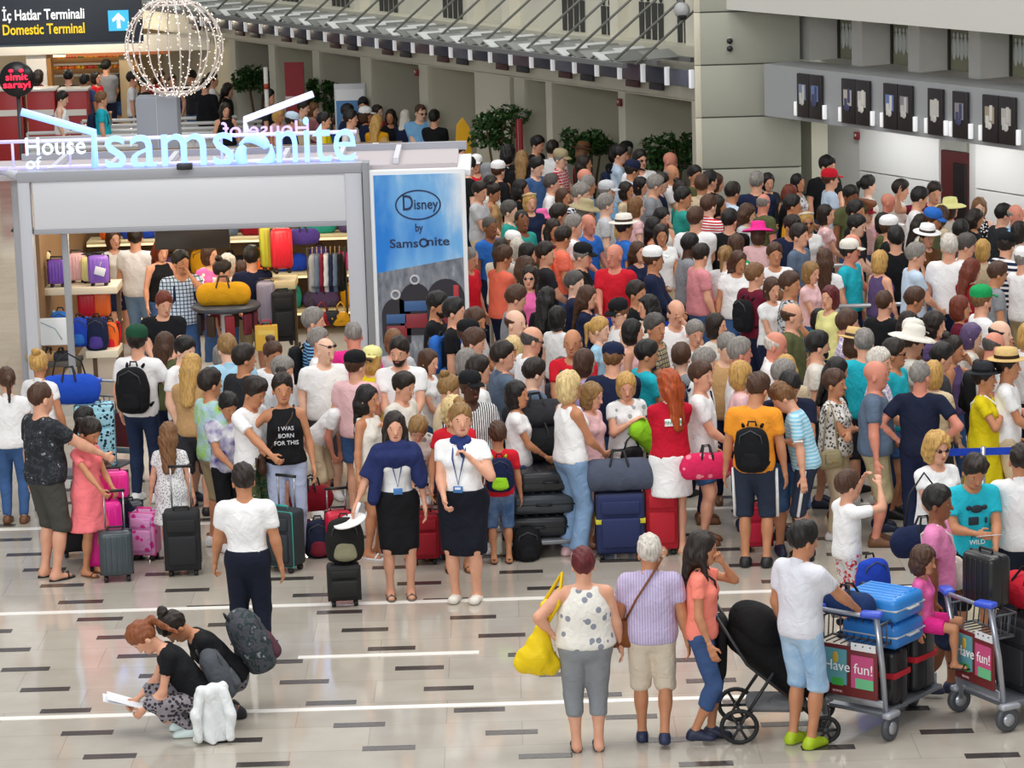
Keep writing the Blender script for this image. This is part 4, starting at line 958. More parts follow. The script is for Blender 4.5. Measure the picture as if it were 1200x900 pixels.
# ---------------------------------------------------------------- luggage builders
def put(name, label, cat, pos, rz, group=None, s=1.0): return empty(name, pos, rz, label, cat, group, s)
def suitcase(pos, rz, label, w=.42, h=.62, d=.25, c='charcoal', kind='hard', up=0.0, band=None, lying=False, group='suitcases', trim='black', wheels=True, fl=None):
    r = put('suitcase', label, 'suitcase', pos, rz, group); z0 = .06 if wheels else .0
    m = M(c, .35 if kind == 'hard' else .8, bmp=0 if kind == 'hard' else 60) if not fl else cloth(c, *fl)
    b = MB().box((0, 0, z0 + h / 2), (w, d, h), .05 if kind == 'hard' else .035, seg=3).build('shell', m, r)
    if kind == 'hard':
        for k in range(5): MB().box(((k - 2) * w * .165, -d / 2, z0 + h / 2), (w * .06, .012, h * .82), .004).build('rib', m, b)
        for k in range(5): MB().box(((k - 2) * w * .165, d / 2, z0 + h / 2), (w * .06, .012, h * .82), .004).build('rib', m, b)
        MB().box((0, 0, z0 + h / 2), (w + .006, .014, h + .006), .005).build('zip_seam', M(trim, .6), r)
    else:
        MB().box((0, -d / 2 - .015, z0 + h * .36), (w * .8, .04, h * .5), .018).build('pocket', m, r); MB().box((0, -d / 2 - .01, z0 + h * .78), (w * .8, .03, h * .22), .012).build('pocket', m, r)
        MB().box((0, -d / 2 + .03, z0 + h / 2), (w + .006, .012, h + .006), .004).build('zip_seam', M(trim, .6), r)
    MB().tube([(-.07, 0, z0 + h - .005), (-.07, 0, z0 + h + .03), (.07, 0, z0 + h + .03), (.07, 0, z0 + h - .005)], .011, 6).build('carry_handle', M(trim, .5), r)
    if up:
        g = MB()
        for s in (-1, 1): g.tube([(s * .09, d / 2 - .03, z0 + h), (s * .09, d / 2 - .03, z0 + h + up)], .009, 6)
        hh = g.build('pull_handle', M('b9bcc0', .3, .7), r); MB().tube([(-.11, d / 2 - .03, z0 + h + up), (.11, d / 2 - .03, z0 + h + up)], .015, 8).build('grip', M('black', .5), hh)
    if wheels:
        for sx in (-1, 1):
            for sy in (-1, 1): MB().lathe([(.001, -.018), (.03, -.018), (.03, .018), (.001, .018)], 10, (sx * (w / 2 - .05), sy * (d / 2 - .05), .03), roty(PI / 2)).build('wheel', M('black', .5), r)
    if band:
        MB().box((0, 0, z0 + h * .55), (w + .014, d + .014, .045), .004).build('luggage_strap', M(band, .6), r)
    return r
def backpack(pos, rz, label, w=.30, h=.45, d=.17, c='black', c2=None, fl=None, straps=True, tilt=0.0, group='backpacks', worn=True, cat='backpack'):
    """its back (against the wearer) looks to +y"""
    r = put('backpack', label, cat, pos, rz, group); m = cloth(c, *(fl or ()))
    if tilt: r.rotation_euler = (tilt, 0, rz)
    pr = [ell((0, 0, h * .42), (w * .5, d * .5, h * .42), None, .08), cap((0, 0, h * .14), (0, 0, h * .72), d * .46, d * .42, V(1, 0, 0), w / d * 1.04, .04)]
    b = link('bag', geo(('bpk', w, h, d), lambda: mesh_of('bag', pr, .02, [(V(0, 0, -1), -.0), (V(0, 1, 0), d * .45)], (.003, 30))), m, r)
    m2 = cloth(c2) if c2 else m
    link('front_pocket', geo(('fpk', w, h, d), lambda: mesh_of('front_pocket', [cap((0, -d * .42, h * .16), (0, -d * .40, h * .36), d * .24, d * .2, V(1, 0, 0), w / d * 1.35, .03)], .017)), m2, r)
    MB().tube([(-w * .36, -d * .30, h * .52), (-w * .3, -d * .42, h * .74), (0, -d * .36, h * .84), (w * .3, -d * .42, h * .74), (w * .36, -d * .30, h * .52)], .006, 6).build('zip', M('darkgrey', .5), r)
    MB().tube([(-.04, d * .3, h * .88), (-.03, d * .3, h * .97), (.03, d * .3, h * .97), (.04, d * .3, h * .88)], .009, 6).build('grab_loop', M('black', .7), r)
    if straps:
        for s in (-1, 1):
            if worn: pts = [(s * .08, d * .42, h * .86), (s * .105, d * .5 + .09, h * .98), (s * .115, d * .5 + .21, h * .84), (s * .13, d * .5 + .235, h * .5), (s * .165, d * .5 + .15, h * .24), (s * w * .44, d * .42, h * .12)]
            else: pts = [(s * .08, d * .42, h * .86), (s * .10, d * .5 + .05, h * .8), (s * .115, d * .5 + .06, h * .5), (s * w * .44, d * .42, h * .12)]
            mb = MB(); mb.tube(pts, .016, 6); mb.build('strap', m2, r)
    return r
def duffel(pos, rz, label, w=.55, h=.30, d=.28, c='bluegrey', trim='black', cat='bag', name='duffel_bag', group='bags', fl=None, strap=0):
    r = put(name, label, cat, pos, rz, group); m = cloth(c, *(fl or ()))
    link('bag', geo(('duf', w, h, d), lambda: mesh_of('bag', [cap((-w * .38, 0, h * .47), (w * .38, 0, h * .47), h * .5, h * .5, V(0, 1, 0), d / h, .05), cap((-w * .4, 0, h * .3), (w * .4, 0, h * .3), h * .36, h * .36, V(0, 1, 0), d / h * 1.2, .05)], .02, [(V(0, 0, -1), 0.0)], (.004, 22))), m, r)
    for s in (-1, 1):
        MB().tube([(-w * .18, s * d * .42, h * .35), (-w * .15, s * d * .36, h * .85), (-w * .09, s * .03, h * 1.22), (w * .09, s * .03, h * 1.22), (w * .15, s * d * .36, h * .85), (w * .18, s * d * .42, h * .35)], .011, 6).build('handle', M(trim, .7), r)
    MB().tube([(-w * .4, 0, h * .93), (w * .4, 0, h * .93)], .007, 6).build('zip', M(trim, .5), r)
    if strap: MB().tube([(-w * .42, 0, h * .7), (-w * .3, 0, h + strap * .6), (0, 0, h + strap), (w * .3, 0, h + strap * .6), (w * .42, 0, h * .7)], .01, 6).build('shoulder_strap', M(trim, .7), r)
    return r
def handbag(pos, rz, label, w=.28, h=.22, d=.10, c='brown', strap=.5, lean=0.0, group='bags', fl=None):
    r = put('handbag', label, 'handbag', pos, rz, group); m = cloth(c, *(fl or ()), rough=.45) if fl is None else cloth(c, *fl)
    link('bag', mesh_of('bag', [cap((-w * .36, 0, h * .3), (w * .36, 0, h * .3), h * .3, h * .3, V(0, 1, 0), d / h * 1.5, .05), cap((-w * .3, 0, h * .72), (w * .3, 0, h * .72), h * .24, h * .24, V(0, 1, 0), d / h * 1.3, .08)], .012, (), (.002, 30)), m, r)
    MB().box((0, -d * .50, h * .58), (w * .8, .02, h * .5), .008).build('flap', m, r); MB().ball((0, -d * .5 - .014, h * .42), .013, 8, 6).build('clasp', M('gold', .3, .8), r)
    if strap: MB().tube([(-w * .42, 0, h * .8), (-w * .25, 0, h + strap * .6), (lean, 0, h + strap), (w * .25, 0, h + strap * .6), (w * .42, 0, h * .8)], .009, 6).build('strap', M(c, .5), r)
    return r
def worn(root, label, c='black', dz=.98, sc=1.0, back=-.20, **kw):
    s = root.scale[0]; p = wpt(root, (0, back, dz)); b = backpack(p, root.rotation_euler[2], label, c=c, **kw); b.scale = (s * sc,) * 3; return b
# ---------------------------------------------------------------- the shop's inside
def cn0(c): return {'darkred': 'dark red', 'hotpink': 'hot pink', 'brightorange': 'orange', 'bluegrey': 'blue-grey', 'royal': 'royal blue'}.get(c, c)
dk = M('4b3a2c', .6); woodl = M('d8c79a', .5)
o = MB().box(((xl + xr) / 2, SY + 2.6, .06), (xr - xl, 4.9, .12)).build('floor_shop', M('b9b4ab', .3)); tag(o, kind='structure')
o = MB().box(((xl + xr) / 2, SY + 5.0, 1.3), (xr - xl + .6, .1, 2.6)).build('wall_shop_back', M('6a5238', .6)); tag(o, kind='structure')
o = MB().box((xr - .05, SY + 2.9, 1.3), (.08, 4.2, 2.6)).build('wall_shop_right', M('efe2c0', .6)); tag(o, kind='structure')
o = MB().box((xl + .05, SY + 2.9, 1.3), (.08, 4.2, 2.6)).build('wall_shop_left', M('8a6a44', .6)); tag(o, kind='structure')
for k, (dx, dy) in enumerate(((.25, .8), (.5, .9), (.75, .8), (.3, 2.2), (.7, 2.2))):  # unseen spots added to light the inside of the shop
    x = xl + (xr - xl) * dx
    r = empty('ceiling_spot', (x, SY + dy, zb + .02), 0, 'small warm ceiling spot under the shop roof, hidden behind the header', 'lamp', 'ceiling spots of the shop')
    MB().lathe([(.001, .12), (.06, .12), (.07, .0), (.05, .0), (.05, .05), (.001, .05)], 14).build('housing', M('e8e6e0'), r)
    ld = bpy.data.lights.new('spot_bulb', 'POINT'); ld.energy = 26; ld.color = (1.0, .84, .62); ld.shadow_soft_size = .3
    lo = bpy.data.objects.new('spot_bulb', ld); COL.objects.link(lo); lo.parent = r; lo.location = (0, 0, -.06)
# shelves along the back wall, filled with bags
bx0, bx1 = xl + .15, xr - .15
for n, zz in enumerate((.45, .95, 1.45)):
    r = empty('wall_shelf', ((bx0 + bx1) / 2, SY + 4.7, zz), 0, '%s long wooden shelf on the shop back wall' % ('lowest', 'middle', 'highest')[n], 'shelf', 'shelves on the shop back wall')
    MB().box((0, 0, -.02), (bx1 - bx0, .46, .04), .004).build('board', woodl, r); MB().box((0, -.22, -.05), (bx1 - bx0, .02, .03)).build('edge_lamp', M('fff0d0', .4, emit=.8, ecol='ffdfa8'), r)
    for k in range(9):
        c = ('royal', 'darkred', 'mustard', 'purple', 'olive', 'black', 'hotpink', 'teal', 'brightorange', 'bluegrey', 'violet')[(k * 3 + n * 4) % 11]; x = bx0 + .28 + k * (bx1 - bx0 - .5) / 8.2
        lab = '%s bag on the %s back shelf of the shop' % (cn0(c), ('lowest', 'middle', 'highest')[n])
        if (k + n) % 2: duffel((x, SY + 4.7, zz), 0, lab, .34, .24, .2, c, group='bags on the back shelves')
        else: backpack((x, SY + 4.68, zz), 0, lab.replace('bag', 'backpack'), .26, .36, .16, c, worn=False, straps=False, group='bags on the back shelves')
# hanging dark screen
a, b_ = S(181, 268, .9), S(270, 290, .9)
r = empty('hanging_screen', ((a[0] + b_[0]) / 2, a[1], b_[2]), 0, 'dark blank screen hanging under the shop header', 'screen')
MB().box((0, 0, .18), (b_[0] - a[0], .06, .36), .008).build('panel', M('2f2a26', .3), r)
for s in (-1, 1): MB().tube([(s * .3, 0, .36), (s * .3, 0, .5)], .01, 6).build('rod', M('888888'), r)
# inner slim post with glass door frame
a = S(80, 345, .3); r = empty('door_post', (a[0], a[1], .12), 0, 'slim grey post inside the shop opening before the shelves', 'post')
MB().box((0, 0, 1.08), (.08, .06, 2.16), .006).build('post', M('9da0a6', .4), r); MB().box((0, 0, .01), (.2, .16, .02)).build('foot', M('8c8e93'), r)
# shelf unit with children's cases
def shelf(px0, px1, py, dy, depth, name_label, th=.09, m=None, legs=True):
    a, b_ = S(px0, py, dy), S(px1, py, dy); z = a[2] if abs(px0 - 220) > abs(px1 - 220) else b_[2]; z = (a[2] + b_[2]) / 2
    r = empty('display_shelf', ((a[0] + b_[0]) / 2, SY + dy, .12), 0, name_label, 'shelf')
    MB().box((0, depth / 2, z - .12 - th / 2), (b_[0] - a[0], depth, th), .006).build('board', m or M('e6dcc4', .5), r)
    if legs:
        for s in (-1, 1): MB().box((s * ((b_[0] - a[0]) / 2 - .05), depth - .05, (z - .12 - th) / 2), (.05, .05, z - .12 - th)).build('leg', M('6d5a44', .5), r)
    return z
z1 = shelf(41, 137, 337, 1.0, .55, 'cream shelf board carrying the small purple suitcases')
def mini(px, py, w, h, dy, c, label, pat=None):
    p = S(px, py, dy); return suitcase((p[0], p[1], p[2]), 0, label, w, h, .17, c, 'hard', fl=pat, group='small cases on the shop shelf', trim='violet' if c == 'purple' else 'black')
mini(68, 338, .23, .30, 1.12, '7a4fc0', 'small plain purple suitcase beside the slim grey post')
mini(117, 337, .26, .34, 1.12, '8a62c8', 'small purple suitcase with a white hang tag on shelf')
mini(50, 334, .24, .36, 1.42, 'cream', 'cream spotted case behind the plain purple suitcase', ('dots', 'yellow'))
mini(92, 334, .22, .34, 1.42, 'palepink', 'pale pink case partly hidden behind the slim grey post')
mini(104, 335, .16, .30, 1.36, 'paleyellow', 'pale yellow slim case between pink and purple cases')
p = S(117, 318, 1.0); r = empty('hang_tag', (p[0], p[1], p[2]), 0, 'white paper hang tag on the purple shelf suitcase', 'tag'); MB().box((0, 0, 0), (.13, .006, .10), .002, rotz(.0) @ roty(.3)).build('card', M('e8ecf4'), r); MB().tube([(0, 0, .05), (.02, 0, .12)], .004, 5).build('string', M('white'), r)
z2 = shelf(100, 138, 411, .75, .5, 'pale lower shelf board under the navy backpack')
def hung(px, py, w, h, d, dy, c, label, c2=None, fl=None, **k):
    p = S(px, py, dy); return backpack((p[0], p[1], p[2]), 0, label, w, h, d, c, c2, fl, worn=False, group='backpacks in the shop', **k)
hung(72, 400, .24, .42, .16, .9, 'blue', 'blue backpack on shop shelf next to the slim post', 'skyblue'); hung(94, 406, .22, .40, .16, .8, 'royal', 'bright blue backpack squeezed beside the navy one', 'blue')
hung(114, 411, .28, .46, .18, .82, 'navy', 'navy and purple backpack on the pale lower shelf', 'purple'); hung(130, 411, .2, .40, .15, 1.05, 'brightorange', 'orange red backpack edge behind the navy backpack', 'red')
p = S(104, 376, 1.25); suitcase((p[0], p[1], p[2]), 0, 'plain red case standing under the purple suitcases', .24, .30, .2, 'red', group='cases under the shelf'); p = S(121, 376, 1.25); suitcase((p[0], p[1], p[2]), 0, 'bright red case at the shelf edge under purple suitcases', .2, .32, .2, 'brightorange', group='cases under the shelf')
p = S(61, 404, .6); r = empty('notice_board', (p[0], p[1], p[2]), 0, 'white board with faint lines standing in the shop window', 'board'); MB().box((0, 0, .16), (.38, .03, .33), .004).build('panel', M('edf1f3', .4), r); MB().tube([(-.12, -.02, .28), (.05, -.02, .2), (.13, -.02, .06)], .006, 5).build('line_print', M('9fb3bf'), r)
p = S(60, 430, .6)
shelf(36, 92, 425, .6, .45, 'dark shelf board under the white board', .06, M('55504a'))
for k, (px, c) in enumerate(((44, 'khaki'), (58, 'tan'), (72, 'darkgrey'))):
    p = S(px, 424, .78); duffel((p[0], p[1], p[2]), 0, '%s soft pouch on the dark window shelf' % ('olive grey', 'tan', 'dark grey')[k], .2, .14, .14, c, group='pouches in the window')
# round table with yellow bag on a white post
p = S(265, 356, .72); r = empty('round_display_table', (p[0], p[1], .12), 0, 'round dark display table on a white post under the yellow bag', 'table'); zz = p[2] - .12
MB().lathe([(.001, zz - .06), (.40, zz - .06), (.42, zz - .03), (.40, zz), (.001, zz)], 26).build('table_top', M('3c4048', .4), r); MB().box((0, 0, (zz - .06) / 2), (.13, .13, zz - .06), .01).build('post', M('eceef0', .4), r); MB().lathe([(.001, 0), (.32, 0), (.3, .04), (.001, .05)], 20).build('base', M('d8dade'), r)
for k in range(9):
    a = k * .7; MB().box((.34 * math.cos(a), .34 * math.sin(a), zz - .22), (.12, .05, .26), .015, rotz(a + PI / 2)).build('hanging_pouch', M(('burgundy', 'black', 'darkbrown', 'darkred')[k % 4], .6), r)
duffel((p[0] - .02, p[1] - .05, p[2]), 0, 'yellow holdall with dark handles on round display table', .50, .28, .26, 'mustard', 'darkbrown', group='holdalls in the shop')
# shelf with the red suitcase
z3 = shelf(308, 346, 330, 1.3, .5, 'wooden shelf board carrying tall red suitcase', .10, woodl)
p = S(331, 320, 1.4); suitcase((p[0], p[1], p[2]), .25, 'tall glossy red suitcase on the wooden shelf', .26, .50, .2, 'red', group='tall cases in the shop')
p = S(318, 318, 1.65); suitcase((p[0], p[1], p[2]), .2, 'lime yellow suitcase behind the tall red one', .26, .52, .2, 'c8c83a', group='tall cases in the shop')
p = S(355, 286, 1.7); duffel((p[0], p[1], p[2]), .2, 'purple holdall on the top shelf beside red suitcase', .3, .2, .2, 'purple', group='holdalls in the shop')
p = S(333, 400, 1.2); suitcase((p[0], p[1], p[2] - .04), .15, 'tall black suitcase standing under the wooden shelf', .27, .60, .24, 'black', 'soft', group='tall cases in the shop')
p = S(313, 384, 1.3); suitcase((p[0], p[1], p[2]), .15, 'grey lavender hard case beside the black one', .22, .52, .22, '9a94a8', group='tall cases in the shop')
p = S(322, 386, 1.5); suitcase((p[0], p[1], p[2]), .15, 'gold brown hard case behind the grey lavender one', .20, .50, .22, 'b08a4a', group='tall cases in the shop')
r = put('shopping_bag', 'yellow paper carrier bag with red grip in shop doorway', 'bag', S(313, 410, .5), .1)
MB().box((0, 0, .15), (.27, .10, .30), .004).build('bag', M('dcae3a', .5), r); MB().tube([(-.06, 0, .3), (-.05, 0, .36), (.05, 0, .36), (.06, 0, .3)], .007, 6).build('handle', M('red'), r); MB().box((0, -.052, .22), (.2, .004, .05)).build('print', M('e8c860'), r)
# clothes rail
a, b_ = S(360, 291, 1.2), S(404, 289, 1.2); r = empty('clothes_rail', ((a[0] + b_[0]) / 2, a[1], .12), 0, 'dark metal clothes rail in the shop corner', 'clothes rail'); hz = a[2] - .12; hw = (b_[0] - a[0]) / 2
MB().tube([(-hw, 0, 0), (-hw, 0, hz), (hw, 0, hz), (hw, 0, 0)], .014, 8).build('frame', M('3a3a3c', .4, .6), r); MB().box((0, 0, .02), (2 * hw, .35, .04)).build('base', M('3a3a3c'), r)
for k, (c, nm) in enumerate((('grey', 'light grey'), ('bluegrey', 'blue grey'), ('burgundy', 'burgundy'), ('lightgrey', 'pale grey'), ('navy', 'navy'), ('bluegrey', 'slate'), ('black', 'black'))):
    x = (a[0] + b_[0]) / 2 - hw + .06 + k * (2 * hw - .1) / 6.5
    g = empty('hanging_jacket', (x, a[1], a[2] - .55), 0, '%s jacket hanging on the shop clothes rail' % nm, 'jacket', 'jackets on the clothes rail')
    link('jacket', geo(('hj',), lambda: mesh_of('jacket', [cap((0, 0, .42), (0, 0, .02), .05, .06, V(0, 1, 0), 2.2, .04, True), cap((0, -.06, .44), (0, -.17, .10), .035, .035, None, 1, .03, True), cap((0, .06, .44), (0, .17, .10), .035, .035, None, 1, .03, True)], .02, (), (.003, 40))), cloth(c), g)
    MB().tube([(0, 0, .47), (0, 0, .54), (0, .02, .56)], .006, 6).build('hanger', M('b9a070'), g)
for k, (px, py, c) in enumerate(((366, 372, 'black'), (378, 376, 'darkred'), (390, 374, 'charcoal'), (400, 376, 'mustard'))):
    p = S(px, py + 6, .95); handbag((p[0], p[1], p[2]), 0, '%s shoulder bag hanging below the clothes rail' % ('black', 'dark red', 'charcoal', 'mustard')[k], .16, .18, .08, c, .12, group='shoulder bags in the shop')
for x_, n_ in ((-9.6, 'by the round sign'), (-8.0, 'over the produce shelves'), (-6.4, 'behind the light globe')):  # hanging lamps added to brighten the far cafe
    r = empty('pendant_lamp', (x_, 62.6, 2.75), 0, 'small warm cafe pendant lamp ' + n_, 'lamp', 'cafe pendant lamps'); MB().lathe([(.02, .16), (.05, .15), (.14, .0), (.13, .0), (.04, .13), (.001, .14)], 16).build('shade', M('5a3a24', .5), r); MB().tube([(0, 0, .16), (0, 0, 2.0)], .008, 6).build('cord', dark, r)
    ld = bpy.data.lights.new('pendant_bulb', 'POINT'); ld.energy = 60; ld.color = (1, .86, .66); ld.shadow_soft_size = .05; lo = bpy.data.objects.new('pendant_bulb', ld); COL.objects.link(lo); lo.parent = r; lo.location = (0, 0, -.03)
# ---------------------------------------------------------------- globe of lights on a grey pillar
p = on_z(196, 330); gz = on_y(196, 112, p[1])[2]; s = pxm((p[0], p[1], gz))
r = empty('grey_plinth', p, 0, 'plain grey plinth column under the light globe', 'plinth'); MB().box((0, 0, gz / 2), (48 / s, .5, gz), .006).build('column', M('8d929c', .5), r); MB().box((0, -.252, gz / 2), (.012, .006, gz)).build('joint_line', M('b5b9c1'), r)
gc = on_y(204, 55, p[1]); R_ = 57 / s
gl = empty('light_globe', (gc[0], gc[1], gc[2] - R_), 0, 'wire globe wound with tiny warm white lights', 'light globe')
wire = M('d9cfca', .5); bulb = M('fff2e4', .4, emit=1.3, ecol='ffeeda')
for k in range(14):
    a = k * PI / 7 / 1.0; pts = [(R_ * math.cos(t) * math.cos(a), R_ * math.cos(t) * math.sin(a), R_ + R_ * math.sin(t)) for t in np.linspace(-PI / 2, PI / 2, 22)]
    MB().tube(pts, .012, 6).build('wire_rib', wire, gl)
    bb = MB(); rq = random.Random(k)
    for q in pts[1:-1]:
        for _ in range(2): bb.ball((q[0] + rq.uniform(-.035, .035), q[1] + rq.uniform(-.035, .035), q[2] + rq.uniform(-.04, .04)), .0095, 5, 4)
    o = bb.build('light_string', bulb, gl); o['kind'] = 'stuff'
for zz in (.12, 1.88): MB().tube([(R_ * math.sqrt(1 - (zz - 1) ** 2) * math.cos(t), R_ * math.sqrt(1 - (zz - 1) ** 2) * math.sin(t), R_ * zz) for t in np.linspace(0, 2 * PI, 26)[:-1]], .016, 6, closed=True).build('hoop', wire, gl)
# ---------------------------------------------------------------- terminal direction sign, round neon sign
YS = p[1] + 2.0
a, b_ = on_y(-60, 20, YS), on_y(166, 20, YS); zb_ = on_y(80, 53, YS)[2]; zt_ = zb_ + 1.5
sd = empty('direction_sign', ((a[0] + b_[0]) / 2, YS, zb_), 0, 'dark hanging direction sign with white and yellow lettering', 'sign')
w_ = b_[0] - a[0]; MB().box((0, .06, .75), (w_, .12, 1.5), .01).build('panel', M('2b323c', .4), sd); MB().box((0, .0, .015), (w_, .03, .03)).build('edge_strip', M('4a5560'), sd)
for s_ in (-1, 1): MB().tube([(s_ * w_ * .35, .06, 1.5), (s_ * w_ * .35, .06, 3.5)], .02).build('rod', M('888888'), sd)
def sdt(s_, px0, px1, py, size, m):
    q0, q1 = on_y(px0, py, YS), on_y(px1, py, YS)
    o = text('lettering', s_, size, m, None, (0, 0, 0), (PI / 2, 0, 0), .004, 'LEFT', .004); bpy.context.view_layer.update()
    o.scale = ((q1[0] - q0[0]) / max(.01, o.dimensions.x), 1, 1); o.parent = sd; o.location = (q0[0] - sd.location[0], -.012, q0[2] - zb_)
sdt('İç Hatlar Terminali', 3, 99, 24, .225, M('f4f4f4', .4, emit=.5)); sdt('Domestic Terminal', 3, 99, 41, .225, M('f0c818', .4, emit=.5, ecol='e8bc10'))
q = on_y(139, 24, YS); kk = 1 / pxm((0, YS, 4))
o = MB().box((q[0] - sd.location[0], -.006, q[2] - zb_), (24 * kk, .012, 24 * kk)).build('arrow_field', M('3db4e0', .4, emit=.5, ecol='2fa8d8'), sd)
mb = MB(); cx, cz = q[0] - sd.location[0], q[2] - zb_; u = kk
mb.prism([(cx - 2 * u, cz - 9 * u), (cx + 2 * u, cz - 9 * u), (cx + 2 * u, cz + 2 * u), (cx + 6.5 * u, cz - 1.5 * u), (cx + 7.5 * u, cz + 1.5 * u), (cx, cz + 9 * u), (cx - 7.5 * u, cz + 1.5 * u), (cx - 6.5 * u, cz - 1.5 * u), (cx - 2 * u, cz + 2 * u)], -.018, -.010); mb.build('arrow', M('f8f8f8', .4, emit=.5), sd)
p = on_z(22, 270); q = on_y(20, 93, p[1]); kk = 1 / pxm(q)
r = empty('round_sign', (q[0], q[1], 0), 0, 'round black sign with glowing red lettering on a dark post', 'sign')
MB().lathe([(.001, -.05), (20 * kk, -.05), (21 * kk, 0), (20 * kk, .05), (.001, .05)], 30, (0, 0, q[2]), rotx(PI / 2)).build('disc', M('1d1a1d', .3), r)
MB().tube([(0, .02, 0), (0, .02, q[2] - 18 * kk)], .035).build('post', M('3a3a3c', .4), r); MB().lathe([(.001, 0), (.26, 0), (.22, .05), (.001, .06)], 18).build('base', M('2c2c2e'), r)
redn = M('ff3050', .4, emit=1.6, ecol='ff2040')
for s_, z, w in (('simit', 1, 26), ('sarayi', -8, 32)):
    o = text('lettering', s_, .16, redn, None, (0, 0, 0), (PI / 2, 0, 0), .004, 'CENTER', .003); bpy.context.view_layer.update(); o.scale = (w * kk / max(.01, o.dimensions.x), 1, 1); o.parent = r; o.location = (0, -.06, q[2] + z * kk - .02)
for s_ in (-1, 1): MB().ball((s_ * 6 * kk, -.055, q[2] + 10.5 * kk), (.045, .012, .03), 8, 6).build('neon_dot', redn, r)
# ---------------------------------------------------------------- cafe at the far end
cy = 63.0
def C(px, py, dy=0): return on_y(px, py, cy + dy)
a, b_ = C(-40, 60), C(245, 60)
o = MB().box(((a[0] + b_[0]) / 2, cy + 3, 3.2), (b_[0] - a[0] + 3, .2, 6.4)).build('wall_cafe_back', M('c9b490', .6)); tag(o, kind='structure')
o = MB().box((a[0] - 4, cy + 14, 4), (30, .2, 8)).build('wall_hall_end', M('b8b6aa', .6)); tag(o, kind='structure')
r = empty('cafe_header', ((C(110, 60)[0]), cy + 1, C(110, 62, 1)[2]), 0, 'long pale cafe header with coloured strip under the direction sign', 'header')
MB().box((0, 0, .18), (4.6, .3, .35), .01).build('board', M('e2ddd0', .5, emit=.2), r); MB().box((.4, -.16, -.02), (2.2, .03, .06)).build('colour_strip', M('b0683a'), r)
for (px, w_, c, lab) in ((45, .42, 'e9e6e0', 'white tiled column of the cafe with brown edge'), (150, .3, 'cbb58c', 'tan cafe column beside the light globe')):
    q = C(px, 90, 1.2); r = empty('cafe_column', (q[0], q[1], 0), 0, lab, 'column'); MB().box((0, 0, 1.6), (w_, .4, 3.2), .01).build('shaft', M(c, .5), r); MB().box((w_ / 2 + .05, 0, 1.6), (.09, .38, 3.2)).build('edge', M('a5743a'), r); MB().box((0, 0, .06), (w_ + .1, .5, .12), .01).build('foot', M('77706a'), r)
for n, (py, lab) in enumerate(((74, 'upper cafe shelf with produce'), (87, 'lower cafe shelf with produce'))):
    q0, q1 = C(60, py, 2.2), C(150, py - 1, 2.2); r = empty('cafe_shelf', ((q0[0] + q1[0]) / 2, q0[1], q0[2]), 0, lab, 'shelf', 'cafe shelves')
    MB().box((0, .2, -.03), (q1[0] - q0[0], .5, .06), .005).build('board', M('efe9dc', .5), r); MB().box((0, -.24, .40), (q1[0] - q0[0], .04, .04)).build('shelf_lamp', M('ffe6c0', .4, emit=2.5, ecol='ffe2b8'), r); MB().box((0, .42, .2), (q1[0] - q0[0], .03, .5)).build('back_panel', M('d8c294'), r)  # glowing bar added to brighten the produce shelves
    rr = random.Random(n + 3)
    for k in range(11):
        x = q0[0] + .1 + k * (q1[0] - q0[0] - .2) / 10.5; c = ('e8741e', 'd65a1c', 'e9a21f', '4f7a2c', 'c23a22', 'e8b81c')[(k * 5 + n * 2 + k // 3) % 6]
        g = empty('produce_crate', (x, q0[1] + .02, q0[2]), 0, 'small crate heaped with orange and green produce on a cafe shelf', 'crate', 'produce crates on the cafe shelves')
        MB().box((0, 0, .05), (.14, .2, .1), .008).build('crate', M('9a7446'), g)
        for t in range(4): MB().ball((-.045 + .09 * (t % 2), -.05 + .09 * (t // 2), .12), .048, 8, 6).build('fruit', M(c, .5), g)
for k, (px, w_, lab) in enumerate(((12, .55, 'red cafe counter by the round sign'), (50, .55, 'red cafe counter with glass front'), (88, .55, 'red cafe counter behind the white rails'))):
    q = C(px, 118, -2.0); zz = C(px, 104, -2)[2]; r = empty('cafe_counter', (q[0], q[1], 0), 0, lab, 'counter', 'red cafe counters')
    MB().box((0, 0, zz / 2), (w_, .5, zz), .01).build('body', M('a5262a', .4), r); MB().box((0, 0, zz), (w_ + .06, .56, .05), .008).build('worktop', M('d9d4cc', .3), r); MB().box((0, -.26, zz * .7), (w_ * .9, .02, .12)).build('front_strip', M('e0dcd4'), r)
# white rails of the waiting lanes behind the shop
for k in range(7):
    yy = on_z(200, 196 + 7 * k)[1] ; q0, q1 = on_y(30 if k > 1 else 95, 120, yy)[0], on_y(172 if k > 4 else 338 - 12 * k, 120, yy)[0]
    r = empty('lane_rail', ((q0 + q1) / 2, yy, 0), 0, 'long white lane rail behind the neon sign', 'rail', 'white lane rails behind the shop')
    L_ = q1 - q0
    for zz in (.55, .95): MB().tube([(-L_ / 2, 0, zz), (L_ / 2, 0, zz)], .035, 8).build('rail_tube', M('e4e4e2', .3), r)
    MB().box((0, .0, .75), (L_, .03, .26)).build('infill_panel', M('d4d5d4', .4), r)
    for j in range(5): MB().tube([((j / 4 - .5) * L_, 0, 0), ((j / 4 - .5) * L_, 0, .95)], .03, 8).build('post', M('b9bbbd', .3, .4), r)
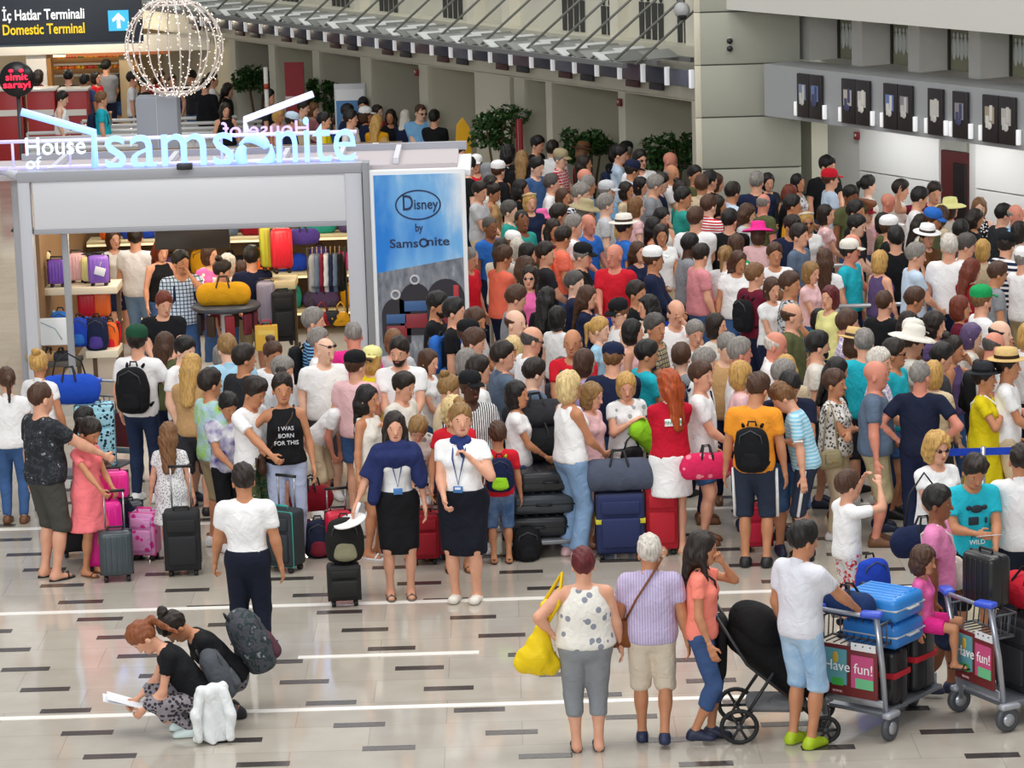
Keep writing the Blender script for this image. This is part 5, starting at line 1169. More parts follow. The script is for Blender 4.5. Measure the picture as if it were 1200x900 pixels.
# ---------------------------------------------------------------- queue rails and belts in the crowd
def queue_rail(pts, z, label, m=None, posts=6, r_=.025, low=None):
    P_ = [on_z(x, y, z) for x, y in pts]; c = sum(P_) / len(P_); r = empty('queue_rail', (c[0], c[1], 0), 0, label, 'rail', 'metal queue rails')
    L_ = [p - V(c[0], c[1], 0) for p in P_]; MB().tube(L_, r_, 8).build('top_rail', m or M('c3c5c9', .3, .6), r)
    if low: MB().tube([p - V(0, 0, low) for p in L_], r_ * .8, 8).build('lower_rail', m or M('c3c5c9', .3, .6), r)
    for k in range(posts):
        t = k / (posts - 1) * (len(L_) - 1); i = min(int(t), len(L_) - 2); q = L_[i] + (L_[i + 1] - L_[i]) * (t - i)
        MB().tube([(q[0], q[1], 0), (q[0], q[1], q[2])], .02, 8).build('post', M('a9abaf', .3, .6), r); MB().lathe([(.001, 0), (.14, 0), (.13, .02), (.03, .04), (.001, .04)], 14, (q[0], q[1], 0)).build('base', M('5c5e62', .4), r)
    return r
queue_rail([(936, 361), (1215, 350)], 1.0, 'long metal queue rail in front of the light jeans', low=.4)
queue_rail([(765, 312), (850, 308)], 1.05, 'pale metal queue rail behind the pink tee shirt', posts=3, low=.12, m=M('d6d8da', .3, .3))
queue_rail([(925, 314), (955, 312), (1060, 309)], 1.05, 'double metal queue rail beside the turquoise shirt', posts=3, low=.12, m=M('d6d8da', .3, .3))
def belt(x0, y0, x1, y1, label, n=3):
    P_ = [on_z(x0, y0, .95), on_z(x1, y1, .95)]; c = (P_[0] + P_[1]) / 2; r = empty('belt_barrier', (c[0], c[1], 0), 0, label, 'barrier', 'blue belt barriers')
    d_ = P_[1] - P_[0]; L_ = np.linalg.norm(d_); an = math.atan2(d_[1], d_[0]); r.rotation_euler = (0, 0, an)
    MB().box((0, 0, .92), (L_, .012, .07)).build('belt', cloth('royal'), r)
    for k in range(n):
        x = (k / (n - 1) - .5) * L_; MB().tube([(x, 0, .02), (x, 0, .97)], .026, 10).build('post', M('b4b6ba', .3, .7), r); MB().lathe([(.001, 0), (.17, 0), (.16, .02), (.03, .05), (.001, .05)], 18, (x, 0, 0)).build('base', M('6a6c70', .4), r)
belt(1092, 527, 1212, 524, 'blue belt barrier with steel posts behind the turquoise tee', 3)
belt(575, 348, 700, 370, 'blue belt barrier behind the pink tank top', 3); belt(700, 372, 790, 378, 'blue belt barrier by the red tee with shoulder strap', 3)
# ---------------------------------------------------------------- the waiting crowd
# x y = top of the head in the photograph; who: m f (adult) k g (child), capital = heavier; face: degrees; hair style/colour (or hat style/colour); top kind/colour/pattern/second colour
CROWD = '''
16 84 m 60 short/dark tank/burgundy
45 82 f 120 long/dark tee/burgundy
80 82 m 180 short/black tee/black
98 87 m 150 short/black tee/denim
112 84 f 60 bob/dark tee/red
125 70 m 170 short/black tee/grey
145 68 m 200 short/dark tee/charcoal
133 90 k 100 buzz/paleblond long/green
155 84 m 90 short/dark tee/white
168 90 m 120 short/black jacket/black
199 70 f 40 long/brown tee/darkred
213 76 f 0 short/brown tank/purple
226 82 m -40 short/black tee/charcoal
70 107 m 90 short/dark tank/white b:bermuda/red
118 108 m 95 short/lightbrown tee/turquoise bp:navy a:strap,down
240 92 m 150 short/black jacket/black
257 76 m 100 short/black tee/white
270 91 f 80 long/dark tee/black
263 120 f 20 longfront/dark tank/black
314 105 m 80 short/black tee/charcoal
325 126 f 60 bob/blond tee/palepink
339 130 m 100 cap/paleblue tee/navy
355 116 m 90 short/dark tee/beige
364 121 f 40 bob/lightbrown tee/dustypink
379 132 m 90 short/black tee/yellow
393 137 k 100 short/brown tee/blue
404 122 m 90 short/black jacket/navy
413 129 m 70 short/black long/white bp:black
428 124 f 110 cap/white tee/navy
435 109 m 0 short/black tee/black
446 117 f 30 bob/dark tee/red
458 124 f 10 longfront/dark long/black
440 136 f 170 long/blond long/mustard
448 163 k 180 short/blond tee/tan
473 122 f 150 scarf/offwhite jacket/navy
486 119 m 10 buzz/brown polo/skyblue g:on a:front,front
503 124 m 160 short/black tee/black a:low,low
535 169 m 70 short/black tee/offwhite
549 184 m 110 short/black tee/black
557 180 f 20 cap/white tee/red
571 192 f 120 scarf/grey tee/palepink
581 186 m 120 cap/white jacket/black
594 171 f 160 curly/black tee/black
611 177 f 170 long/darkblond tee/black
627 159 m 60 short/black tee/black
648 165 m 150 short/dark shirt/white
655 173 m 70 cap/khaki shirt/red/plaid/white
626 184 m 50 short/black shirt/denim
562 212 m 70 short/dark tee/lightgrey
585 217 f 70 bun/dark tank/tan s:tan
600 211 f 60 longfront/black long/black s:tan
626 226 f 20 headband/beige/blond tee/navy
596 236 m 80 short/saltpepper tee/teal
618 248 m 50 buzz/black polo/teal s:brown
632 246 g 170 sunhat/pink tee/pink
575 254 m 40 buzz/saltpepper tee/blue s:brown
598 269 f 50 cap/white tee/offwhite
606 279 f 170 bob/white tee/lightgrey
680 166 f 100 hat/brown tee/darkred
684 182 f 80 long/dark tee/white
677 212 m 60 short/grey shirt/navy/plaid/white
692 206 m 110 short/grey shirt/bluegrey
685 200 m 100 bald/grey tee/palepink s:red
724 170 m 90 short/black polo/paleblue bp:navy
738 186 m 90 cap/navy polo/paleblue
707 208 m 60 cap/lightgrey polo/skyblue
651 241 m 120 short/dark shirt/navy/plaid/white
667 251 m 90 short/grey tee/white
686 252 m 50 bald/grey shirt/blue s:red a:low,low
658 264 m 100 short/dark tee/coral bp:brightorange
692 232 f 80 sunhat/khaki tee/paleblue
713 244 k 60 short/brown tee/lightgrey
731 249 m 100 hat/offwhite tee/blue
733 260 f 60 headband/straw/blond tee/brown s:tan
646 256 f 40 longfront/dark tee/darkred
720 166 f 130 curly/black tee/black
750 176 m 10 short/black shirt/white g:on h:1.82
733 164 m 150 cap/black tee/black
782 178 m 70 bald/brown tee/blue s:red bp:green
787 193 m 70 balding/grey shirt/white
808 184 m 60 short/black tee/olive
770 203 m 80 short/grey tee/grey
779 206 m 80 short/dark tee/navy
748 210 f 80 bob/black tee/lightgrey
733 214 f 60 bob/dark tee/beige
790 212 f 70 bun/dark tank/teal a:chest,chest
818 204 m 150 short/brown shirt/beige
836 205 f 110 long/brown tee/beige
826 200 m 120 short/black tee/black
830 229 m 130 short/brown polo/red/finestripe/white
773 243 f 20 longfront/black tank/offwhite
841 230 f 100 long/dark tee/navy a:ear,down
762 256 f 70 long/black tank/burgundy s:tan
808 244 m 170 short/brown tee/white h:1.86
893 201 M 175 short/grey jacket/navy h:1.82
903 203 f 30 bob/black tee/charcoal
893 227 M 120 balding/grey tee/olive s:red h:1.70
857 246 m 170 short/black jacket/black
891 258 f 150 sunhat/hotpink tee/palepink
862 276 f 140 bob/brown tee/green/floral/white
812 276 m 100 short/black tee/grey s:dark
765 287 m 80 cap/white jacket/navy a:low,low
720 286 m -20 bald/brown tee/red s:red g:none
681 283 m 80 cap/black tee/black
636 283 m 100 short/dark tee/charcoal
619 286 f 60 bob/black tee/olive
583 289 m 120 short/brown tee/coral a:cross,cross s:tan
620 312 f 20 longfront/dark tank/pink g:on s:light
608 300 f 90 curly/brown tee/khaki
555 291 m 60 buzz/grey tee/red
588 281 f 150 long/dark tee/offwhite
826 284 m 110 short/dark tee/dustypink
853 293 f 160 pony/darkblond tee/white
871 290 f 0 wavy/brown tee/white
895 284 m 10 short/brown tee/white s:tan
893 314 m 130 short/lightbrown tee/burgundy bp:black
922 314 m 90 short/brown tee/lightgrey/camo/black
909 344 k 130 short/lightbrown tee/yellow
927 352 m 70 balding/brown tee/olive
968 331 f -60 bob/burgundy tee/paleyellow
955 367 g 120 bob/black tee/green s:brown
996 369 m 80 short/brown shirt/lilac/plaid/white
1006 386 f 120 hat/straw tee/tan
1023 385 m 170 short/grey tee/turquoise
975 287 f 170 long/brown tee/white
983 278 m 60 cap/offwhite tee/turquoise s:red
1028 293 f 120 bob/blond tank/violet
1048 346 m 140 buzz/brown tee/black
945 249 f 10 headband/offwhite/blond tee/white g:on a:low,low
920 249 m 20 short/dark tee/navy
930 229 m 70 short/black tee/mustard s:tan
938 201 f 70 bob/black tee/white/leopard/grey
958 183 m 30 short/black tee/black h:1.84
972 193 m 100 cap/red tee/paleblue
984 200 k 40 cap/darkred tee/palepink
965 240 f 90 bob/dark tee/palepink/floral/white
994 217 m 40 short/black tee/olive a:ear,down s:brown
1012 234 m 60 short/black tee/black s:tan h:1.82
1018 214 f 90 pony/black tee/offwhite
1047 208 m 100 short/dark shirt/offwhite
1038 219 f 90 bald/grey tee/dustypink s:red
1043 251 m 80 cap/white tee/black
1050 266 m 170 short/black tee/black h:1.84
1030 246 f 70 bob/black tee/olive
990 272 m 90 bald/grey tee/palepink s:red
1095 216 m -10 short/dark tee/burgundy a:down,wave
1083 224 m 80 short/black tee/white
1119 234 f 120 sunhat/paleyellow tee/offwhite
1107 241 f 110 long/brown tee/beige
1086 240 m 60 cap/blue tee/olive s:tan
1094 267 f 40 hat/white tee/brown
1114 254 m 130 short/black tee/darkgrey
1138 239 f 10 wavy/lightbrown tank/black/leopard/white
1180 236 M 60 balding/grey polo/skyblue s:red
1166 235 m 110 short/black tee/charcoal
1112 276 m 160 short/white tee/white h:1.86
1128 277 m 90 short/saltpepper tee/white
1152 277 f 150 bob/blond tee/beige
1178 271 m 120 cap/black polo/navy/stripe/white a:low,low h:1.80
1198 281 m 120 cap/white tee/white
1150 244 f 60 long/dark tee/black
1193 262 f 100 bob/dark tee/offwhite
1150 333 m 100 cap/green long/white beard:auburn h:1.84
1090 369 f 60 curly/dark tee/violet
1070 377 m 100 cap/offwhite tee/brown
1076 360 f 40 long/dark tee/black
563 364 m 70 short/brown tee/lightgrey h:1.80
591 368 m 40 balding/brown tee/tan
552 370 m 100 cap/black tee/grey
609 368 g 160 curly/dark tee/navy
645 335 f 150 long/black long/black
653 352 f 140 bob/black tee/white
703 364 f 70 pony/blond tee/lightblue
726 344 m -70 cap/black tank/white g:on
760 346 f -50 longfront/black tee/offwhite g:up
795 354 m 20 balding/brown shirt/white a:face,down
833 368 f 50 bob/dark tee/offwhite
764 366 m 70 short/saltpepper shirt/khaki/plaid/navy s:tan
745 377 f 70 bob/black tank/palepink s:light
812 382 f 20 short/grey tee/white
851 388 m 0 short/grey tee/tan
877 397 m 80 short/grey polo/white s:red h:1.80
911 394 m 80 balding/white shirt/white s:red h:1.80
945 392 m 80 short/black tee/offwhite beard:black
961 418 f 90 longfront/black tee/black
931 422 f 170 long/blond tee/beige
835 411 m 90 short/grey tee/white bp:navy
798 408 k 140 short/brown long/grey bp:navy h:1.55
752 405 m 110 short/black tee/turquoise s:tan
710 401 M 175 cap/navy tee/navy h:1.80
666 393 m -10 balding/saltpepper polo/red s:tan bp:darkgrey a:low,low
657 424 k 170 short/brown tee/darkgrey
629 384 m 110 balding/saltpepper tee/white g:on h:1.82 a:hip,hip
600 388 f 0 bob/paleblond tee/white g:on
574 396 m 110 short/dark shirt/bluegrey h:1.80
551 391 m 80 short/brown tee/paleblue
556 407 f 120 bob/grey tee/offwhite
545 425 m 100 short/dark tee/white
565 432 m 10 cap/black tee/white/vstripe/black s:dark b:bermuda/white
535 441 f 100 bun/darkblond tee/beige
447 386 f 0 bob/lightbrown tee/lightgrey
463 392 m 0 short/dark polo/white beard:dark h:1.84
509 342 m 80 short/black tee/black beard:dark s:tan h:1.80
531 350 m 80 short/black tee/black bp:blue h:1.82
437 413 f 140 capback/paleyellow/blond tee/yellow
418 376 m 170 buzz/grey tee/hotpink s:red
404 401 m 160 cap/black tee/palepink bp:none
383 383 m 20 bald/brown tee/white g:up
381 396 f 80 short/grey tee/white
366 362 m 90 short/grey tee/skyblue/finestripe/navy bp:black h:1.80
303 402 f 10 bun/brown tee/white a:low,low
266 391 m 180 short/darkblond polo/lightblue h:1.80
245 402 f 150 bob/grey tee/lightgrey
218 397 m 60 short/black tee/white beard:dark
193 394 f 170 long/brown tee/olive
234 418 f 175 long/blond tee/tan
98 482 k 90 short/black tee/darkgrey
14 421 f 175 pony/brown polo/white b:jeans/denim
38 419 f 150 bun/blond polo/white b:jeans/denim
1111 399 f 70 bun/dark tank/violet a:face,down s:tan
1132 412 g 160 long/lightbrown tee/olive
1142 384 f 90 bob/violet tee/offwhite
1160 389 m 80 balding/saltpepper tee/white s:red bp:black h:1.80
1172 371 m 70 balding/black tee/grey
1061 404 m 60 short/dark tee/turquoise g:on s:tan
1077 416 f 140 bob/blond tee/beige
1083 396 m 100 short/black tee/darkgrey
1195 378 f 120 bob/blond tee/white
1055 388 m 100 sunhat/offwhite tee/offwhite
1040 406 m 90 short/white shirt/lilac/plaid/white h:1.80
1008 416 M 80 bald/grey tee/bluegrey s:red h:1.80
575 204 f 60 longfront/dark tee/offwhite
641 206 m 80 short/saltpepper shirt/white
660 226 f 50 bob/brown tee/beige
704 228 m 90 short/grey tee/lightgrey
745 234 f 100 bob/lightbrown tee/palepink
702 262 k 60 short/brown tee/red
747 277 f 40 long/brown tee/navy
781 262 f 20 bob/dark tee/white
800 226 m 100 short/black tee/teal
856 214 m 110 short/dark shirt/paleblue
872 236 f 70 long/brown tee/lightgrey
915 214 f 100 bob/auburn tee/black
936 266 m 60 short/dark tee/bluegrey
1002 252 m 80 short/black tee/charcoal
1066 246 f 100 long/dark tee/offwhite
1072 292 m 100 short/grey tee/paleblue
1135 300 f 130 long/auburn tee/darkred
1165 303 m 100 short/brown tee/grey
951 304 f 60 bob/darkblond tee/palepink
906 322 f 40 bob/brown tee/white
1064 336 m 100 short/brown tee/black
1125 344 f 80 bob/auburn tee/burgundy
682 330 f 80 long/brown tee/navy
745 330 m 60 short/dark tee/black
600 342 m 100 short/brown tee/grey
668 318 m 90 short/saltpepper tee/navy
820 428 m 80 short/brown tee/white
862 424 f 90 bob/blond tee/palepink
896 412 m 80 short/grey shirt/paleblue
700 424 f 100 bob/brown tee/lilac
612 432 m 120 short/dark tee/bluegrey
590 442 f 90 bob/black tee/white
482 442 m 60 short/dark tee/offwhite
500 402 f 70 bob/brown tee/white
326 414 m 60 short/grey tee/lightgrey
283 404 m 140 short/dark tee/charcoal
190 341 m 0 short/auburn tee/black a:low,low
212 294 m 20 short/black shirt/paleblue/plaid/navy bp:navy a:face,down s:tan
246 287 f 40 bob/brown tee/pink/floral/white
266 291 f 160 bob/white tee/offwhite
256 305 f 70 bun/dark tee/palepink
280 310 k 170 short/brown tee/grey
187 281 f 30 long/auburn tank/black
158 266 m 160 short/dark tee/white b:jeans/lightdenim
132 266 f 30 bob/brown tee/offwhite b:shorts/navy
293 289 m 200 short/black jacket/navy
'''
WHO = {'m': ('m', 1.76, 0.0, 1.0), 'f': ('f', 1.65, 0.0, 1.0), 'M': ('m', 1.76, .6, 1.0), 'F': ('f', 1.64, .6, 1.0), 'k': ('m', 1.30, 0.0, 1.16), 'g': ('f', 1.25, 0.0, 1.16)}
PEOPLE = []   # (root, px, py, base label)
TOPN = dict(tee='tee', polo='polo shirt', shirt='shirt', long='long-sleeved top', tank='tank top', jacket='jacket', dress='dress', tankdress='sleeveless dress', tuck='blouse', tucktank='sleeveless top', crop='tank top')
COLN = dict(paleblue='pale blue', lightblue='light blue', skyblue='sky blue', bluegrey='blue-grey', lightgrey='light grey', darkgrey='dark grey', darkred='dark red', hotpink='hot pink', palepink='pale pink', dustypink='dusty pink',
            brightorange='bright orange', paleyellow='pale yellow', darkgreen='dark green', darkbrown='dark brown', lightdenim='light denim', offwhite='off-white')
PATN = dict(finestripe='striped', stripe='striped', vstripe='striped', plaid='plaid', floral='floral', leopard='mottled', camo='camouflage', dots='dotted', tiedye='tie-dyed', wash='washed', fineprint='printed')
def cn(c): return COLN.get(c, c)
def facing(a):
    a = (a + 180) % 360 - 180
    return 'facing the camera' if abs(a) <= 35 else 'back turned' if abs(a) >= 145 else 'in profile'
HATN = dict(cap='cap', capback='backward cap', hat='brimmed hat', sunhat='sun hat', fedora='fedora', headband='headband', scarf='headscarf')
def describe(top, hat, face, extra=''):
    t = '%s%s %s' % (cn(top[1]) if isinstance(top[1], str) else '', ' ' + PATN[top[2]] if len(top) > 2 and top[2] in PATN else '', TOPN[top[0]])
    return 'person in %s%s%s' % (t.strip(), ' and %s %s' % (cn(hat[1]), HATN[hat[0]]) if hat else '', (' ' + extra) if extra else ''), t.strip(), facing(face)
rn = random.Random(11)
VAR = [(0.0, ('down', 'down'), (0, 0)), (.2, ('relax', 'low'), (25, 0)), (.45, ('low', 'relax'), (-25, 12)), (.2, ('relax', 'relax'), (0, 12)), (.3, ('down', 'relax'), (-20, 0)), (.1, ('low', 'low'), (15, 8))]
BOT = [('jeans', 'denim'), ('bermuda', 'beige'), ('trousers', 'navy'), ('bermuda', 'darkgrey'), ('jeans', 'navy'), ('shorts', 'denim'), ('bermuda', 'khaki')]
def crowd(line, hi=False, pos=None, plan=False):
    t = line.split(); x, y, who, face = float(t[0]), float(t[1]), t[2], float(t[3])
    sex, h, bld, hs = WHO[who]; hr = t[4].split('/'); tp = tuple(t[5].split('/'))
    opt = dict(q.split(':', 1) for q in t[6:])
    h = float(opt.get('h', h + rn.choice((-.04, 0, .03)) if who.lower() in 'mf' else h))
    va = VAR[rn.randrange(len(VAR))]; bld = bld or (va[0] if who in 'mf' else 0.0)
    hat = None
    if hr[0] in ('cap', 'hat', 'sunhat', 'capback', 'fedora', 'headband'):
        hat = (hr[0], hr[1]); hc = hr[2] if len(hr) > 2 else rn.choice(('dark', 'brown', 'lightbrown', 'grey')); hair = (('bob' if hr[0] == 'headband' else 'short') if sex == 'm' or rn.random() < .3 else 'bob', hc)
    elif hr[0] == 'bald': hair = None
    else: hair = tuple(hr)
    sk = opt.get('s') or rn.choice(('light', 'light', 'fair', 'tan', 'light'))
    arms = tuple(opt['a'].split(',')) if 'a' in opt else va[1]
    bot = tuple(opt['b'].split('/')) if 'b' in opt else rn.choice(BOT)
    hdq = va[2]
    if hr[0] in ('headband',): hdq = (0, 0)
    hh = h + (.035 * h / 1.75 if hat and hat[0] != 'headband' else 0)
    if plan: return on_z(x, y, hh)[:2]
    p = on_z(x, y, hh) if pos is None else pos
    r, B = person((p[0], p[1], 0), face, h, sex, bld, sk, hair, tp, bot, ('shoe', rn.choice(('white', 'navy', 'black', 'brown'))) if hi or y > 335 else None, arms, 0.0, 0.0, hdq, hat, opt.get('beard'), hi, hs=hs,
                  glasses={'on': 'on', 'up': 'up'}.get(opt.get('g')))
    base, short, fcs = describe(tp, hat if hat else (('scarf', hr[1]) if hr[0] == 'scarf' else None), face)
    PEOPLE.append([r, x, y, base, short, fcs])
    if opt.get('bp') not in (None, 'none'):
        worn(r, '%s backpack worn over %s' % (cn(opt['bp']), short), opt['bp'], group='backpacks on people')
    return r, B
# ---------------------------------------------------------------- the people standing nearest
def G(px, py): p = on_z(px, py); return (p[0], p[1], 0.0)
def hgt(g, py): return on_y(proj(g)[0], py, g[1])[2]
FG = {}
def F(key, x, y, face, g=None, h=None, extra='', base=None, **kw):
    """x,y: top of head; g: pixel of the ground between the feet (else h gives the place)"""
    hat = kw.get('hat'); up = .03 if hat and hat[0] != 'headband' else 0
    if g: pos = G(*g); h = h or (hgt(pos, y) - up)
    else: p = on_z(x, y, h + up); pos = (p[0], p[1], 0)
    r, B = person(pos, face, h, hi=True, **kw)
    b, short, fcs = describe(kw.get('top', ('tee', 'white')), hat if hat and hat[0] != 'headband' else None, face, extra)
    PEOPLE.append([r, x, y, base or b, short, fcs]); FG[key] = (r, B); return r, B
F('camo', 63, 448, 130, g=(60, 678), sex='m', build=.5, sk='light', hair=('buzz', 'brown'), top=('tee', 'charcoal', 'camo', 'darkgrey'), bot=('bermuda', '4a4a44'), shoes=('flipflop', 'black'), arms=('down', 'reach'), extra='and dark shorts')
F('pinkgirl', 108, 490, 55, g=(108, 673), sex='f', sk='tan', hair=('pony', 'dark'), top=('dress', 'f77f84'), bot=None, shoes=('flipflop', 'brown'), arms=('low', 'push'), head=(0, 25), hs=1.1)
F('staffman', 285, 545, 178, h=1.74, sk='tan', hair=('short', 'dark'), top=('tuck', 'white'), bot=('trousers', '1b2030'), shoes=('shoe', 'black'), arms=('handle', 'down'), extra='and dark trousers', head=(-15, 8), build=.25)
F('camoshorts', 290, 440, 60, h=1.80, sk='tan', hair=('side', 'dark'), top=('tee', 'white'), bot=('bermuda', 'olive', 'camo', 'darkgreen'), shoes=('shoe', 'white'), arms=('low', 'reach'), extra='and camouflage shorts', head=(0, 22))
F('jersey', 262, 457, 35, h=1.60, sk='tan', hair=('short', 'black'), top=('tee', 'purple', 'wash', 'white'), bot=('bermuda', 'black'), shoes=('shoe', 'white'), arms=('low', 'low'), head=(0, 25), extra='and black shorts')
F('tiedye', 245, 433, 125, h=1.78, sk='tan', hair=('short', 'dark'), top=('tee', 'b5cfe8', 'tiedye', 'lime'), bot=('bermuda', 'khaki'), arms=('down', 'relax'), glasses='up', base='person in pale blue and lime tie-dyed tee')
F('dressgirl', 197, 498, 178, h=1.36, sex='f', sk='light', hair=('long', 'lightbrown'), top=('dress', 'e6e6e6', 'fineprint', 'grey'), bot=None, shoes=('sandal', 'brown'), hs=1.1, base='person in white printed dress beside the pink case')
F('greencap', 160, 380, 165, h=1.86, hair=('short', 'dark'), hat=('cap', 'darkgreen'), top=('tee', 'white'), bot=('jeans', '26334f'), shoes=('shoe', 'white'), arms=('relax', 'strap'))
F('kneel', 150, 545, -60, g=(152, 652), h=1.62, sex='f', hair=('long', 'brown'), top=('tee', '1c2238'), bot=('jeans', 'navy'), shoes=('shoe', 'white'), zp=.36, lean=.45, legs=[((-.1, .1, .075), 0), ((.1, .1, .075), 0)], arms=('low', 'low'), base='person in dark navy tee crouching behind the pink cases')
F('blacktop', 340, 438, 10, g=(340, 655), sex='f', sk='tan', hair=('bun', 'dark'), top=('tank', 'black'), bot=('jeans', 'a9b2cc'), shoes=('sandal', 'beige'), arms=('relax', 'hip'), glasses='up', extra='and pale jeans')
F('baldbend', 368, 433, 70, h=1.52, sk='red', hair=None, top=('tee', 'white'), bot=('bermuda', 'beige'), lean=.75, arms=('low', 'low'), head=(0, 20), base='person in white tee bending forward beside black tank top')
F('longdark', 430, 452, 60, h=1.68, sex='f', sk='tan', hair=('long', 'black'), top=('tank', 'offwhite'), bot=('shorts', 'beige'), shoes=('sandal', 'white'), arms=('strap', 'down'), extra='carrying a large grey bag')
F('scarfstaff', 465, 483, 5, g=(470, 700), sex='f', sk='light', hair=('longfront', 'dark'), top=('tuck', 'white'), bot=('skirt', 'black'), shoes=('sandal', '6b5b50'), arms=('relax', 'side'), extra='with navy shawl')
F('staff2', 541, 474, -12, g=(547, 704), sex='f', build=.55, sk='light', hair=('bun', 'darkblond'), top=('tuck', 'white'), bot=('skirt', '181b26'), shoes=('clog', 'offwhite'), arms=('strap', 'low'), head=(-20, -5), extra='and long dark skirt with a lanyard')
F('blondbend', 481, 470, 20, h=1.55, sex='f', hair=('bob', 'darkblond'), top=('tee', 'offwhite', 'floral', 'grey'), bot=('shorts', 'white'), shoes=('flipflop', 'brown'), lean=.35, arms=('low', 'low'), head=(15, 30))
F('redsun', 531, 466, 5, h=1.66, sex='f', sk='tan', hair=('curly', 'paleblond'), top=('tee', 'red'), bot=('shorts', 'darkred'), shoes=('sandal', 'brown'), glasses='up', arms=('low', 'relax'))
F('boypack', 590, 499, 183, g=(588, 660), sk='tan', hair=('short', 'brown'), top=('tee', 'red'), bot=('bermuda', 'denim', 'wash', '6f8ab0'), shoes=('sandal', 'darkbrown'), hs=1.15, extra='and denim shorts')
F('whitetank', 668, 435, 118, g=(672, 653), sex='f', build=.15, sk='tan', hair=('bob', 'paleblond'), top=('tank', 'white'), bot=('flared', '7f9dc0'), shoes=('shoe', 'palepink'), arms=('relax', 'low'), extra='and light blue trousers')
F('pinkbehind', 690, 448, 60, h=1.62, sex='f', hair=('bob', 'darkblond'), top=('dress', 'palepink'), bot=None, shoes=('sandal', 'brown'), head=(0, 10))
F('greenbag', 733, 435, 25, h=1.64, sex='f', build=.3, hair=('bob', 'blond'), top=('tee', 'e8eaea', 'floral', '9aa5a8'), bot=('jeans', 'white'), shoes=('sandal', 'brown'), arms=('relax', 'chest'), head=(20, 15), base='person in white floral tee hugging a lime bag')
F('redtee', 783, 433, -170, g=(788, 650), sex='f', hair=('wavy', 'red'), top=('tee', 'c01830'), bot=('miniskirt', 'white'), shoes=('sandal', 'beige'), arms=('front', 'front'), head=(-30, 0), base='person in red tee and white skirt, back turned')
F('orange', 872, 437, 168, g=(886, 664), sk='tan', hair=('short', 'brown'), top=('tee', 'orange'), bot=('bermuda', '2e3648'), shoes=('shoe', 'black'), arms=('down', 'down'), head=(20, 25), extra='and dark shorts')
F('navyphone', 911, 430, 5, g=(926, 648), sk='tan', hair=('short', 'black'), top=('tee', '1d2238'), bot=('bermuda', '38527c', 'wash', '55759c'), shoes=('shoe', 'navy'), arms=('low', 'phone'), head=(0, 28), build=.3, base='person in dark navy tee looking down at a phone')
F('bluestripe', 944, 443, -100, h=1.74, sk='light', hair=('short', 'lightbrown'), top=('tee', '8ccbe4', 'finestripe', 'c4e2ee'), bot=('bermuda', '2e3648'), shoes=('shoe', 'black'), lean=.22, arms=('down', 'down'), head=(0, 22), base='person in light blue striped tee leaning over a phone')
F('navyhips', 1078, 423, 165, h=1.82, sk='red', hair=('buzz', 'grey'), top=('tee', '1a2036'), bot=('trousers', 'navy'), arms=('hip', 'hip'), head=(25, 0), extra='with hands on hips')
F('yellowdress', 1153, 424, 75, h=1.66, sex='f', build=.4, sk='tan', hair=('bun', 'dark'), hat=('fedora', 'charcoal', 'black'), top=('dress', 'dcc818'), bot=None, shoes=('sandal', 'brown'), arms=('down', 'chest'))
F('strawhat', 1180, 408, 80, h=1.78, sk='tan', hair=('short', 'dark'), hat=('fedora', 'straw', 'darkbrown'), top=('tee', 'white'), bot=('bermuda', 'beige'), arms=('relax', 'low'))
F('leopard', 977, 434, 65, h=1.66, sex='f', build=.5, sk='tan', hair=('short', 'brown'), top=('tee', 'e6e2da', 'leopard', '54504a'), bot=('jeans', 'beige'), arms=('cross', 'cross'))
F('blondglass', 1097, 507, 25, h=1.68, sex='f', build=.3, sk='light', hair=('curly', 'blond'), top=('tee', 'white'), bot=('trousers', 'white'), arms=('low', 'low'), glasses='on', head=(0, 5), extra='with blue bag and dark glasses')
F('boyup', 992, 556, 115, h=1.45, sk='light', hair=('short', 'brown'), top=('tee', 'white'), bot=('bermuda', 'd8d8d8', 'camo', 'red'), arms=('up', 'up'), hs=1.1, extra='holding both hands up')
F('turqboy', 1137, 527, 12, g=(1138, 768), sk='tan', hair=('side', 'dark'), top=('tee', '28bcd0'), bot=('bermuda', 'black'), shoes=('shoe', 'white'), arms=('low', 'phone'), head=(0, 28), stride=.10, base='person in turquoise printed tee and black shorts')
F('whiteright', 1196, 520, 175, h=1.78, sk='tan', hair=('buzz', 'dark'), top=('polo', 'white'), bot=('trousers', '222838'), arms=('phone', 'low'), build=.3, base='person in white polo handing something to the turquoise tee')
F('crouch', 204, 720, -82, g=(238, 858), h=1.68, sex='f', sk='light', hair=('pony', '8a5030'), top=('tee', 'black'), bot=('leggings', '8f8a90', 'leopard', '3a3438'), shoes=('shoe', 'd5e6e2'), zp=.33, lean=.62, legs=[((-.1, .08, .075), 0), ((.1, .10, .075), 0)], arms=(((.08, .44, 1.16), (.6, -.2, -1), 1.2), ((.10, .46, 1.22), (.9, -.2, -.9), 1.2)), head=(0, 18), base='person in black tee crouching and reading a white paper')
F('crouch2', 224, 708, -70, g=(276, 838), h=1.68, sex='f', sk='tan', hair=('bun', 'dark'), top=('tee', 'black'), bot=('leggings', '77757c', 'leopard', '2e2c30'), shoes=('shoe', 'black'), zp=.36, lean=.70, legs=[((-.1, .0, .075), 0), ((.1, .0, .075), 0)], arms=('low', 'low'), head=(0, 20), base='person in black tee crouching under a patterned backpack')
F('floral', 686, 643, 183, g=(689, 880), sex='f', build=1.0, sk='light', hair=('short', 'burgundy'), top=('tank', 'e9e6dd', 'floral', '8f93a0'), bot=('capri', '8b8f94'), shoes=('clog', '1c2236'), arms=('hip', 'relax'), base='person in off-white floral tank top and grey capri trousers')
